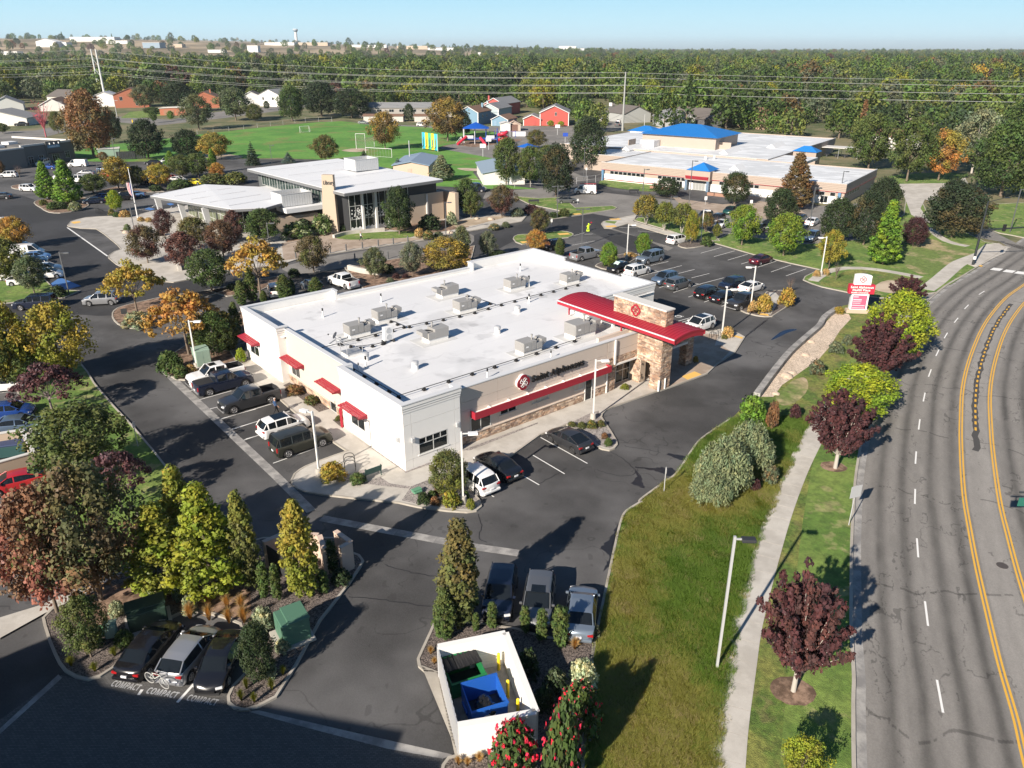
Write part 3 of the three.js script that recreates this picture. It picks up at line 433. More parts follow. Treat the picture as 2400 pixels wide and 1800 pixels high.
// library plaza and beds
island('plaza',[...[[-85.93,-148.17],[-87.35,-152.22],[-87.08,-154.28],[-86.4,-156],[-84.15,-156.97],[-82.17,-157.36],[-78,-156],[-76.97,-158.94],[-75.93,-162.51],[-71.75,-167.31],[-67.07,-177.76]],...[[-17.2,-169.23],[-9.83,-155.54]],...[[-6.94,-157.87],[3.53,-160.27],[1.99,-152.16],[-6.19,-144.76]],...[[-10.32,-141.79],[-14.18,-137.08],[-18.01,-134.38],[-25.32,-129.44],[-30.48,-125.91],[-34.91,-122.1],[-36.4,-119.34]],...[[-41.17,-116.21],[-47.79,-110.56],[-49.55,-108.97],[-51.67,-109.58],[-55.83,-113.23],[-59.5,-115.87],[-62.93,-119.34],[-66.07,-123.37],[-66.71,-124.9],[-67.06,-127.65],[-66.66,-129.11],[-69.02,-132.64],[-75.22,-140.82],[-78.92,-145.27],[-82.04,-145.78],[-85.06,-147.32]]],mat.concrete,'the pale plaza in front of the library',{sm:0});
overlay('brick_paving',[[-40.48,-133.51],[-32.88,-141.79],[-28.76,-137.08],[-17.56,-137.54],[-14.22,-137.54],[-18.31,-135.09],[-25.67,-130.27],[-30.66,-126.69],[-34.91,-122.84],[-36.81,-121.5]],mat.tanWalk,'tan paving in front of the library',.1245);
overlay('lawn_crescent',smooth([[-31.77,-137.54],[-30.54,-140.82],[-27.47,-141.59],[-23.36,-142.77],[-18.6,-142.77],[-17.52,-140.82],[-18.45,-138],[-24.56,-136.89],[-28.58,-136.17]],true,3),mat.lawn,'crescent of lawn in front of the library',.1285);
overlay('bark_bed',[[-73.81,-143.9],[-72.64,-144.32],[-62.82,-139.45],[-65.66,-138.67],[-68.82,-138.67]],mat.bark,'small bark bed on the plaza',.1246);
overlay('bark_bed',[[-42.09,-137.08],[-40.35,-135.27],[-33.29,-143.76],[-31.05,-146.81],[-20.04,-151.06],[-9.93,-153.27],[-8.17,-146.81],[-15.6,-140.82],[-17.84,-141.79],[-23.65,-144.76],[-31.8,-141.79],[-39.7,-134.38]],mat.bark,'bark bed along the library wall',.1247);
overlay('bark_bed',[[-12.59,-151.06],[-4.78,-156.7],[3.53,-160.27],[-1.71,-155.54],[-6.81,-148.9],[-10.42,-145.78]],mat.dirt,'rocky bed along the walk to the school',.1248);
overlay('tactile_pad',[[-87.09,-151.6],[-85.66,-152.38],[-84.75,-151.06],[-85.44,-149.76]],mat.orangePad,'yellow tactile pad at the tip of the plaza',.1249);
[['R',0]];
for(const[i,p]of[[9.54,-140.82],[13.31,-159.31],[20.68,-154.17],[19.03,-147.43],[2.6,-134.38]].entries())overlay('tactile_pad',[[p[0]-1.2,p[1]-.4],[p[0]+.8,p[1]-1],[p[0]+1.2,p[1]+.3],[p[0]-.8,p[1]+.9]],mat.orangePad,['yellow tactile pad on the little grass island','yellow tactile pad by the long walk','yellow tactile pad behind the square of grass','yellow tactile pad in front of the square of grass','yellow tactile pad near the orange sapling'][i],.1255);
// islands of the far left lot
island('planting_bed',[[-105.96,-171.96],[-106.98,-175.49],[-105.43,-176.94],[-98.67,-179.15],[-94.15,-173.35],[-91.41,-164],[-93.95,-160.52],[-96.9,-161.5],[-101.45,-166.58]],mat.bark,'the kerbed island with two bright green trees',{sm:2});
island('planting_bed',[[-124.48,-194.48],[-124.17,-197.13],[-120.81,-195.36],[-118.97,-190.22],[-121.14,-190.55]],mat.bark,'the tiny island in the far left lot',{sm:2});
island('planting_bed',[[-100.22,-182.19],[-98.05,-193.62],[-86.44,-188.56],[-83.25,-186.93],[-88.63,-185.33],[-97.66,-186.93]],mat.bark,'the long strip of trees beside the library',{sm:0});
island('planting_bed',[[-75.32,-104.2],[-75.34,-110.69],[-74.21,-116.55],[-64.86,-105.33],[-60.95,-104.76],[-61.48,-101.47],[-65.02,-100.41],[-70.95,-97.35]],mat.lawn,'the bed at the end of the left rows',{sm:0});
// the field, playground, school yard
struct('field',flat(smooth([...[[-145.71,-265.6],[-144.8,-281.04],[-132.41,-301.97],[-124.23,-320.63],[-98.8,-364.68],[-80.31,-380.66]],...[[-66.61,-364.68],[-36.56,-349.94],[-22.3,-336.3],[-6.71,-329.86],[-7.43,-306.3],[-22.39,-285.76],[-24.9,-276.45],[-6.07,-247.98],[-9.86,-234.08],[-8.2,-202.51],[6.55,-190.67],[-19.47,-195.24],[-48.53,-224.59]],...[[-57.88,-244.36],[-87.61,-247.98],[-108.65,-240.84],[-129.28,-240.84]]],true,2),.03),mat.field,'big green playing field behind the library');
struct('school_yard',flat([[-25.5,-274.22],[-19.39,-290.65],[-8.75,-311.88],[-4.25,-336.3],[26.06,-364.68],[41.11,-349.94],[30.49,-290.65],[17.53,-240.84],[16.86,-218.66],[20.7,-205.04],[14.72,-200.03],[11.58,-215.8],[3.38,-234.08],[-6.07,-247.98]],.034),mat.paleAsphalt,'pale asphalt school yard');
struct('playground_surface',flat(smooth([[-19.08,-285.76],[-14.25,-300.91],[-6.14,-300.91],[2.57,-303.58],[3.68,-298.28],[-5.85,-285.76],[-13.19,-277.36]],true,3),.04),M(0,1,{map:T.bark}),'bark surface under the playground');
struct('dirt_patch',flat(smooth([[-57.31,-267.7],[-53.34,-274.22],[-48.35,-269.84],[-51.36,-263.53]],true,3),.036),mat.dirt,'bare infield in front of the backstop');
struct('dirt_patch',flat(smooth([[-15.72,-226.12],[-10.86,-226.12],[-6.33,-221.59],[-12.36,-221]],true,3),.036),mat.dirt,'worn patch by the portable classroom');
struct('dirt_patch',flat(smooth([[-99.11,-251.7],[-97.49,-259.47],[-84.94,-251.7],[-87,-246.16]],true,3),.036),mat.dirt,'worn dirt path at the near side of the field');
overlay('school_lawn',smooth([[21.85,-198.03],[26.48,-207.44],[30.35,-204.53],[35.88,-198.03],[36.23,-188.56],[31.79,-186.93]],true,3),mat.lawn,'raised grass bank in front of the school',.1);
struct('school_walk',flat([[37.85,-213.15],[38.68,-176.21],[29.39,-184.27],[46.36,-170.58],[55.6,-174.3],[61.29,-170.58],[61.07,-160.28],[52.7,-154.02],[44.63,-158.67],[36.81,-167.02]],.04),mat.tanWalk,'pinkish concrete walk at the school doors');
struct('street',flat([[37.58,-329.86],[46.01,-336.3],[60.2,-437.9],[71.55,-546.27],[68.46,-546.27],[45.27,-407.35]],.03),mat.paleAsphalt,'residential street running away behind the school');
struct('street',flat([[-87.57,-380.66],[-56.16,-364.68],[-27.19,-349.94],[5.05,-357.16],[25.04,-349.94],[23.66,-329.86],[-0.38,-329.86],[-26.77,-344.36],[-68.7,-357.16]],.028),mat.paleAsphalt,'lane behind the playing field');
struct('street',flat([[-216.23,-329.86],[-199.01,-336.3],[-201.91,-364.68],[-196.76,-407.35],[-164.53,-389.17],[-159.49,-437.9],[-114.03,-546.27],[-107.58,-514.58],[-141.63,-398.06],[-158.29,-357.16],[-190.11,-380.66],[-180.93,-311.88],[-198.01,-300.91]],.027),mat.paleAsphalt,'residential street behind the left-hand trees');
struct('lawn',flat([[-206.05,-437.9],[-198.28,-454.91],[-175.92,-417.06],[-183.33,-398.06],[-192.42,-398.06]],.04),mat.lawn,'lawn in front of the brown house');

// ---------- the clinic ----------
const PHI=39.53*Math.PI/180,F0=[-8.58,-54.12];
const clinic=thing('clinic_building','long white and beige clinic with a flat white roof and red awnings','building',F0[0],0,F0[1],PHI);
const loc2w=(a,b)=>[F0[0]+a*Math.cos(PHI)-b*Math.sin(PHI),F0[1]-a*Math.sin(PHI)-b*Math.cos(PHI)];
// boxes in plan coordinates: a along the front, b back from the front corner
const ab=(a0,b0,y0,a1,b1,y1)=>bx(a0,y0,-b1,a1,y1,-b0);
const rotg=(g,turn,x,y,z)=>{g.rotateY(turn);g.translate(x,y,z);return g;};
// stones laid in uneven courses on a rectangle; o: lower corner, u: direction, n: outward
function stones(o,u,n,w,h,{course=.14,len=.42,skip}={}){
const out=[];let y=0;
while(y<h-.03){
const ch=Math.min(h-y,course*rr(.7,1.35));let x=-rr(0,.2);
while(x<w){
const l=len*rr(.45,1.5),x0=Math.max(0,x),x1=Math.min(w,x+l);x+=l;
if(x1-x0<.04||(skip&&skip((x0+x1)/2,y+ch/2)))continue;
const d=rr(.035,.085),g=new THREE.BoxGeometry(x1-x0-.016,ch-.016,d);g.deleteAttribute('uv');
const k=rr(.62,1.2),c=pick([[1,.92,.84],[1.06,.86,.70],[.78,.70,.66],[1.12,1.04,.92],[.90,.72,.60]]);
g.setAttribute('color',new THREE.Float32BufferAttribute([...Array(24)].flatMap(()=>c.map((q)=>q*k)),3));
const m=new THREE.Matrix4().makeBasis(u,V(0,1,0),n).setPosition(o.clone().addScaledVector(u,(x0+x1)/2).addScaledVector(n,d/2-.01).add(V(0,y+ch/2,0)));
g.applyMatrix4(m);const q=uvm(g,.33);out.push(q);
}
y+=ch;
}
return out;
}
const meshes=(n,l,m,p)=>l.map((g)=>mesh(n,g,m,p));
const stuffPart=(m)=>{m.userData.kind='stuff';return m;};
const FR=V(0,0,1),LF=V(-1,0,0),RT=V(1,0,0),BK=V(0,0,-1),UX=V(1,0,0),UZ=V(0,0,1);
// windows: a group whose children are its frame and panes
function windowPart(parent,turn,x,y,z,w,h,cols,rows,{glass=mat.glass,frame=mat.frame,name='window',f=.06,topSplit}={}){
const o=new THREE.Group();o.name=name;o.position.set(x,y,z);o.rotation.y=turn;parent.add(o);
const fr=[bx(0,0,-.035,f,h,.03),bx(w-f,0,-.035,w,h,.03),bx(f,0,-.035,w-f,f,.03),bx(f,h-f,-.035,w-f,h,.03)];
const xs=[0];for(let i=1;i<=cols;i++)xs.push(w*i/cols);
const ys=rows.length?rows:[0,h];
for(let i=1;i<cols;i++)fr.push(bx(xs[i]-f/2,f,-.034,xs[i]+f/2,h-f,.022));
for(let j=1;j<ys.length-1;j++)for(let i=0;i<cols;i++)fr.push(bx(xs[i]+(i?f/2:f),ys[j]-f/2,-.034,xs[i+1]-(i<cols-1?f/2:f),ys[j]+f/2,.02));
if(topSplit)for(let i=0;i<cols;i++)fr.push(bx((xs[i]+xs[i+1])/2-f/2,ys[1]+f/2,-.034,(xs[i]+xs[i+1])/2+f/2,h-f,.018));
mesh('frame',fr,frame,o);
for(let j=0;j<ys.length-1;j++)for(let i=0;i<cols;i++)mesh('pane',bx(xs[i]+f/2,ys[j]+f/2,-.03,xs[i+1]-f/2,ys[j+1]-f/2,-.015),glass,o);
return o;
}
// a wall of separate panels round its windows; spans given as [x0, x1] cells and [y0, y1] cells
function panels(parent,turn,ox,oz,xs,ys,holes,m,d=.06,gap=.024,name='wall_panel'){
for(let i=0;i+1<xs.length;i++)for(let j=0;j+1<ys.length;j++){
const x0=xs[i]+gap/2,x1=xs[i+1]-gap/2,y0=ys[j]+gap/2,y1=ys[j+1]-gap/2;
const s=new THREE.Shape([[x0,y0],[x1,y0],[x1,y1],[x0,y1]].map(([x,y])=>new THREE.Vector2(x,y)));
for(const[a,b,c,e]of holes)if(a>x0&&c<x1&&b>y0&&e<y1)s.holes.push(new THREE.Path([[a,b],[c,b],[c,e],[a,e]].map(([x,y])=>new THREE.Vector2(x,y))));
const g=new THREE.ExtrudeGeometry(s,{depth:d,bevelEnabled:false});mesh(name,rotg(uvm(g),turn,ox,0,oz),m,parent);
}
}
const Lx=-Math.PI/2;// turn of a face that looks left
{
const c=clinic,WT=.35,RY=5.0,HB=5.95,HM=5.45,HL=5.7;
// core behind the panels, roof deck and parapets
mesh('roof',(()=>{const g=flat([[.3,-.3],[5.3,-.3],[5.3,-.9],[28.3,-.9],[28.3,-2],[30.8,-2],[30.8,-9.8],[41.2,-9.8],[41.2,-32],[.3,-32],[.3,-23],[1.1,-23],[1.1,-10.7],[.3,-10.7]],RY);return g;})(),mat.roof,c);
meshes('wall',[ab(.06,.06,0,5.54,.4,HB),ab(.06,.4,0,.4,10.34,HB),ab(.4,10,4.6,1.2,10.34,HB),ab(5.2,.4,3,5.54,1,HB),ab(.06,23.36,0,.4,32.3,HB),ab(.4,23.36,0,1.2,23.7,HB),ab(.4,32,0,10.8,32.3,HB),ab(10.5,31.2,4,10.8,32,HB),ab(30,31,3,30.3,31.9,HB+.1),ab(30.3,31.6,0,41.3,31.9,HB+.1),ab(41,25.4,0,41.3,31.6,HB+.1),ab(41,10.4,0,41.3,15,HB+.05),ab(30.6,10,0,41.3,10.4,HB+.05),ab(10.8,31.2,0,30,31.5,HM),ab(28.15,4.2,4.9,28.45,10.6,6.3)],mat.white,c);
meshes('wall',[ab(.86,10.34,0,1.2,23.36,HL),ab(.06,10.0,0,.86,10.34,4.6)],mat.beige,c);
meshes('wall',[ab(5.54,.66,0,23.7,1,HM),ab(23.7,1.9,0,28.1,2.2,HM),ab(23.7,.66,3.0,28.05,1,HM),ab(41,15,0,41.3,25.4,HM+.1),ab(30.3,1,0,30.6,10.4,HM)],mat.beige,c);
// copings
meshes('coping',[ab(-.13,-.13,HB,5.68,.42,HB+.09),ab(-.13,.42,HB,.42,10.46,HB+.09),ab(.42,10,HB,1.24,10.46,HB+.09),ab(5.2,.42,HB,5.68,1.05,HB+.09),ab(-.13,23.24,HB,.42,32.42,HB+.09),ab(.42,23.24,HB,1.24,23.7,HB+.09),ab(.42,31.95,HB,10.92,32.42,HB+.09),ab(10.46,31.2,HB,10.92,31.95,HB+.09),ab(29.9,31,HB+.1,30.3,31.6,HB+.19),ab(29.9,31.6,HB+.1,41.42,32,HB+.19),ab(40.95,25.3,HB+.1,41.42,31.6,HB+.19),ab(40.95,10.3,HB+.05,41.42,15.1,HB+.14),ab(30.6,9.87,HB+.05,41.42,10.3,HB+.14)],mat.coping,c);
meshes('coping',[ab(.78,10.46,HL,1.24,23.24,HL+.09),ab(5.68,.58,HM,28.3,1.05,HM+.09),ab(10.92,31.15,HM,29.9,31.55,HM+.09),ab(40.95,15.1,HM+.1,41.42,25.3,HM+.19)],mat.coping,c);
meshes('roof_flashing',[ab(1.3,10.6,RY,1.55,23.2,RY+.05),ab(.5,31.6,RY,10.6,31.9,RY+.07),ab(5.7,1.1,RY,28,1.3,RY+.05),ab(10.9,30.9,RY,29.9,31.1,RY+.07)],mat.white,c);
// corner block: cornice bands and panels
for(const[y0,y1,o]of[[HB-.3,HB-.06,.10],[HB-.52,HB-.36,.06],[HB-.74,HB-.58,.03]]){
meshes('cornice',[ab(-o,-o,y0,5.54+o,.0,y1),ab(-o,.0,y0,0,10.34,y1),ab(5.54,.0,y0,5.54+o,.6,y1)],mat.white,c);
meshes('cornice',[ab(-o,23.36-o,y0,0,32.3,y1),ab(0,23.36-o,y0,.86,23.36,y1)],y0>5.5?mat.white:mat.white,c);
meshes('cornice',[ab(31,10-o,y0+.05,41.3+o,10,y1+.05)],mat.white,c);
}
panels(c,0,0,-.06,[0,.75,4.95,5.54],[0,1.0,4.15,HB-.75],[[1.35,1.17,4.2,2.65]],mat.white);
panels(c,Lx,.06,-10.34,[0,10.34],[0,HB-.75],[[1.55,1.15,3.95,2.7]],mat.white);
panels(c,Lx,.06,-32.3,[0,8.94],[0,HB-.75],[[1.05,1.15,3.4,2.7]],mat.white);
panels(c,Lx,.86,-23.36,[0,13.02],[1.0,HL-.05],[[.75,1.15,2.65,2.7]],mat.beige);
panels(c,0,0,-10.06,[31.2,36.2,41.3],[0,4.2,HB-.7],[],mat.white);
panels(c,0,5.54,-.66,[0,4.5,9,13.5,18.1],[1.05,3.35,4.15,HM-.05],[[1.46,1.1,3.66,2.45],[4.7,1.75,6.56,2.45]],mat.beige,.05);
panels(c,0,23.7,-.66,[0,1.2,4.35],[3.65,4.3,HM-.05],[],mat.beige,.05);
panels(c,Math.PI/2,5.54,-.02,[0,.6],[0,HB-.75],[],mat.white,.02);
// windows and doors
windowPart(c,0,1.35,1.17,-.02,2.85,1.48,2,[0,.92,1.48],{topSplit:true});
mesh('window_sill',ab(1.25,-.05,1.09,4.3,0,1.16),mat.white,c);
for(const[b1,w,x]of[[8.79,2.4,.02],[31.25,2.35,.02],[22.61,1.9,.82]])windowPart(c,Lx,x,1.15,-b1,w,1.55,2,[0,1.05,1.55]);
const door=new THREE.Group();door.name='door';door.position.set(.84,0,-14.45);door.rotation.y=Lx;c.add(door);
mesh('frame',[bx(0,0,-.02,.08,2.45,.06),bx(1.17,0,-.02,1.25,2.45,.06),bx(.08,2.37,-.02,1.17,2.45,.06),bx(.08,0,-.02,1.17,.18,.05)],mat.frame,door);
mesh('pane',bx(.08,.18,-.01,1.17,2.37,.02),mat.glass,door);mesh('handle',bx(1.0,1,.05,1.04,1.35,.1),mat.steel,door);
for(const[x,y,w,h]of[[7.0,1.1,2.2,1.35],[10.24,1.75,1.86,.7],[14.05,1.75,1.95,.7],[19.35,1.5,1.2,.9]])windowPart(c,0,x,y,-.6,w,h,2,[]);
meshes('window_sill',[ab(6.9,.5,1.02,9.3,.6,1.1),ab(10.15,.52,1.68,12.2,.6,1.75),ab(13.95,.52,1.68,16.1,.6,1.75)],mat.beige,c);
const d2=new THREE.Group();d2.name='door';d2.position.set(20.65,0,-.58);c.add(d2);
mesh('frame',[bx(0,0,-.02,.09,2.3,.1),bx(.91,0,-.02,1.0,2.3,.1),bx(.09,2.2,-.02,.91,2.3,.1),bx(.09,0,-.02,.91,.15,.09)],mat.paleGrey,d2);mesh('pane',bx(.09,.15,0,.91,2.2,.05),mat.glass,d2);
// stone cladding
stuffPart(mesh('stone_cladding',[...stones(V(5.6,0,-.6),UX,FR,15,.98),...stones(V(21.75,0,-.6),UX,FR,2,.98),...stones(V(.8,0,-23.3),UZ,LF,8.8,.95),...stones(V(.8,0,-13.2),UZ,LF,2.8,.95)],mat.stone,c));
meshes('stone_cap',[ab(5.56,.48,.98,20.62,.62,1.06),ab(21.7,.48,.98,23.75,.62,1.06),ab(.68,14.5,.95,.84,23.34,1.02),ab(.68,10.36,.95,.84,13.15,1.02)],mat.beige,c);
// entrance bay: stone band, lintel, glazing, corner pier
stuffPart(mesh('stone_cladding',[...stones(V(23.75,2.9,-.62),UX,FR,4.3,.78),...stones(V(23.75,0,-.62),UX,FR,1.15,2.9)],mat.stone,c));
meshes('wall',[ab(23.75,.66,0,24.9,1.9,2.9),ab(23.75,.7,2.85,28.0,1.9,3.0)],mat.beige,c);
mesh('lintel',ab(24.9,.5,2.72,28.1,.66,2.9),mat.white,c);
windowPart(c,0,24.95,.15,-1.5,3.1,2.6,3,[0,1.3,2.6]);
meshes('downspout',[bx(24.6,2.9,-.58,24.78,HM,-.44),bx(23.62,0,-.58,23.74,3.2,-.46)],mat.white,c);
// long red-fronted canopy over the front windows
const cp=new THREE.Group();cp.name='window_canopy';c.add(cp);
mesh('fascia',[ab(7.1,-.08,2.55,23.6,.0,3.2),ab(7.02,-.08,2.55,7.1,.6,3.2),ab(23.6,-.08,2.55,23.68,.6,3.2)],mat.red,cp);
mesh('top_sheet',ab(7.1,.0,2.9,23.6,.6,2.97),mat.white,cp);
for(let i=0;i<7;i++)mesh('rib',ab(8.9+i*2.2,.0,2.97,9.02+i*2.2,.6,3.09),mat.white,cp);
// red slatted awnings
for(const[b0,b1,x]of[[5.75,9.35,0],[28.3,32.2,0],[19.5,23.3,.8],[11.9,15.5,.8]]){
const aw=new THREE.Group();aw.name='awning';c.add(aw);
for(let i=0;i<4;i++){const s=bx(x-.94+i*.235,2.9+i*.035,-b1,x-.94+i*.235+.19,2.97+i*.035,-b0);mesh('slat',s,mat.red,aw);}
for(const b of[b0,(b0+b1)/2,b1-.06]){const s=new THREE.Shape([[0,0],[-.92,-.08],[-.92,-.18],[0,-.3]].map(([u,v])=>new THREE.Vector2(u,v)));const g=new THREE.ExtrudeGeometry(s,{depth:.06,bevelEnabled:false});g.translate(x,3.0,-b-.06);mesh('bracket',g,mat.redDark,aw);}
}
// stone tower, portico and red barrel canopy
const TW=28.05;
meshes('wall',[ab(TW+.06,-2.4,0,29.6,-1.25,6.6),ab(TW+.06,-1.25,2.65,29.6,.1,6.6),ab(TW+.06,.1,0,28.9,1.9,6.6),ab(TW+.06,-2.6,6.5,29.1,4.05,8.45)],mat.tanBlock,c);
const noDoor=(x,y)=>{const b=1-x;return b>-1.25&&b<.1&&y<2.65;};
stuffPart(mesh('stone_cladding',[...stones(V(TW,0,-1),UZ,LF,3.46,6.6,{skip:noDoor}),...stones(V(TW,0,2.46),UX,FR,1.6,6.6),...stones(V(29.66,0,2.46),V(0,0,-1),RT,1.2,6.6),
...stones(V(TW,6.5,-4.1),UZ,LF,6.75,1.95),...stones(V(TW,6.5,2.65),UX,FR,1.1,1.95),...stones(V(TW,0,-1.0),UX,FR,.001,.1)],mat.stone,c));
mesh('coping',ab(TW-.12,-2.75,8.45,29.25,4.2,8.58),mat.paleGrey,c);
meshes('wall',[ab(35.36,.06,0,36.3,.9,3.6),ab(30.1,.06,0,30.6,.9,3.6),ab(30.6,.1,2.7,35.36,.8,3.6),ab(30.1,.9,3.4,36.3,9.9,3.6),ab(36,8.8,0,36.3,9.9,3.4)],mat.tanBlock,c);
stuffPart(mesh('stone_cladding',[...stones(V(35.3,0,0),UX,FR,1.05,3.6),...stones(V(35.3,0,-.9),UZ,LF,.9,2.7),...stones(V(30.05,0,0),UX,FR,.6,3.6),...stones(V(30.65,3.0,0),UX,FR,4.7,.6)],mat.stone,c));
mesh('lintel',ab(30.65,-.1,2.72,35.3,.04,2.98),mat.paleGrey,c);
windowPart(c,0,30.7,.05,-4.4,4.6,2.6,4,[0,2.1,2.6]);
const roofG=[],seamG=[],R=8,half=Math.asin(2.25/R),ax=28.85,y0=6.6-R*Math.cos(half),bA=-5.1,bB=11;
const arc=(t,r)=>[ax+r*Math.sin(t),y0+r*Math.cos(t)];
{const s=new THREE.Shape();const N=18;for(let i=0;i<=N;i++){const[x,y]=arc(-half+2*half*i/N,R);i?s.lineTo(x,y):s.moveTo(x,y);}for(let i=N;i>=0;i--){const[x,y]=arc(-half+2*half*i/N,R-.14);s.lineTo(x,y);}const g=new THREE.ExtrudeGeometry(s,{depth:bB-bA,bevelEnabled:false});g.translate(0,0,-bB);roofG.push(uvm(g));}
for(let k=0;k<=40;k++){const b=bA+.02+(bB-bA-.06)*k/40;if(k % 1)continue;const pts=[];for(let i=0;i<=14;i++){const[x,y]=arc(-half+2*half*i/14,R+.015);pts.push(V(x,y,-b));}seamG.push(new THREE.TubeGeometry(new THREE.CatmullRomCurve3(pts),14,.028,4));}
const cn=new THREE.Group();cn.name='barrel_canopy';c.add(cn);
mesh('roof_sheet',roofG,mat.red,cn);for(const g of seamG)mesh('seam',g,mat.redDark,cn);
const[ex,ey]=arc(-half,R),[fx,fy]=arc(half,R);
meshes('eave_fascia',[ab(ex-.06,bA,ey-.42,ex+.06,bB,ey-.05),ab(fx-.06,bA,fy-.42,fx+.06,bB,fy-.05)],mat.red,cn);
mesh('gutter',[ab(ex-.14,bA,ey-.06,ex-.02,bB,ey+.04)],mat.coping,cn);
mesh('end_beam',(()=>{const s=new THREE.Shape();const N=14;for(let i=0;i<=N;i++){const[x,y]=arc(-half+2*half*i/N,R-.15);i?s.lineTo(x,y):s.moveTo(x,y);}for(let i=N;i>=0;i--){const[x,y]=arc(-half+2*half*i/N,R-.6);s.lineTo(x,y);}const g=new THREE.ExtrudeGeometry(s,{depth:.15,bevelEnabled:false});g.translate(0,0,-bA-.2);return uvm(g);})(),mat.red,cn);
meshes('soffit',[ab(ex+.1,bA+.3,ey-.3,fx-.1,-2.6,ey-.22),ab(ex+.1,1.2,ey-.3,28,bB-.2,ey-.22)],M([.30,.22,.16],.8),cn);
meshes('bracket',[ab(27,9.6,5.2,27.12,9.72,6.3),ab(27,2,5.2,27.12,2.12,6.3)],mat.red,cn);
// wall lights and a red riser
for(const[turn,x,y,z]of[[0,.75,2.55,.02],[Lx,-.02,2.55,.9-10],[0,5.15,2.55,.02]]){const l=mesh('wall_light',rotg(merge([rbx(-.16,0,0,.16,.42,.24,.04),bx(-.2,.1,0,.2,.34,.05)]),turn,x,y,z<-5?-.75:z),mat.galv,c);l.position.set(0,0,0);}
// emblem and lettering on the front wall
const quat=(r)=>{const pts=[];for(let i=0;i<72;i++){const t=i/72*Math.PI*2,k=Math.abs(Math.sin(2*(t-Math.PI/4)+Math.PI/2));pts.push(new THREE.Vector2(Math.cos(t)*r*(.80+.20*Math.pow(Math.abs(Math.cos(2*t)),.7)),Math.sin(t)*r*(.80+.20*Math.pow(Math.abs(Math.cos(2*t)),.7))));}return new THREE.Shape(pts);};
const emblem=(r,d)=>{const g=new THREE.ExtrudeGeometry(quat(r),{depth:d,bevelEnabled:true,bevelThickness:.03,bevelSize:.03,bevelSegments:1});return g;};
const swirl=(r,z)=>{const l=[];for(let k=0;k<4;k++){const c1=k*Math.PI/2;for(const s of[-1,1]){const g=new THREE.TorusGeometry(r*.2,r*.045,5,10,Math.PI*1.15);g.scale(1,1,.5);g.rotateZ(s>0?-.3:Math.PI-.8);g.translate(r*.17*s,r*.38,z);g.rotateZ(c1+Math.PI/4*0);l.push(g);}const p=new THREE.CylinderGeometry(r*.05,r*.09,r*.55,5);p.scale(1,1,.5);p.translate(0,r*.33,z);p.rotateZ(c1+Math.PI/4);l.push(p);}return l;};
const sg=new THREE.Group();sg.name='emblem_sign';sg.position.set(12.75,4.32,-.62);c.add(sg);
mesh('backing',emblem(.72,.22),mat.white,sg);{const f=emblem(.72,.03);f.translate(0,0,.245);mesh('face',f,mat.redDark,sg);}mesh('emblem_figure',swirl(.72,.32),mat.white,sg);
const sg2=new THREE.Group();sg2.name='emblem_sign';sg2.position.set(TW-.06,7.68,-1.1);sg2.rotation.y=Lx;c.add(sg2);
{const ring=quat(.62);ring.holes.push(new THREE.Path(quat(.46).getPoints()));const f=new THREE.ExtrudeGeometry(ring,{depth:.1,bevelEnabled:false});mesh('face',f,mat.red,sg2);mesh('emblem_figure',[...swirl(.6,.06)],mat.red,sg2);}
const font=await new FontLoader().loadAsync('fonts/droid/droid_sans_bold.typeface.json');
const txt=(s,size,depth,m,parent,x,y,z,sx=1,name='lettering')=>{const g=new TextGeometry(s,{font,size,depth,curveSegments:4,bevelEnabled:false});g.scale(sx,1,1);g.translate(x,y,z);return mesh(name,g,m,parent);};
globalThis.TXT=txt;globalThis.EMBLEM={quat,emblem,swirl};
let tx=13.85;for(const ch of 'Saint Alphonsus'){const g=new TextGeometry(ch===' '?'.':ch,{font,size:.62,depth:.13,curveSegments:4,bevelEnabled:false});g.computeBoundingBox();const w=ch===' '?.22:g.boundingBox.max.x+.045;if(ch !==' '){g.translate(tx,3.98,-.55);mesh('letter',g,mat.black,c);}tx+=w*1.0;}
}
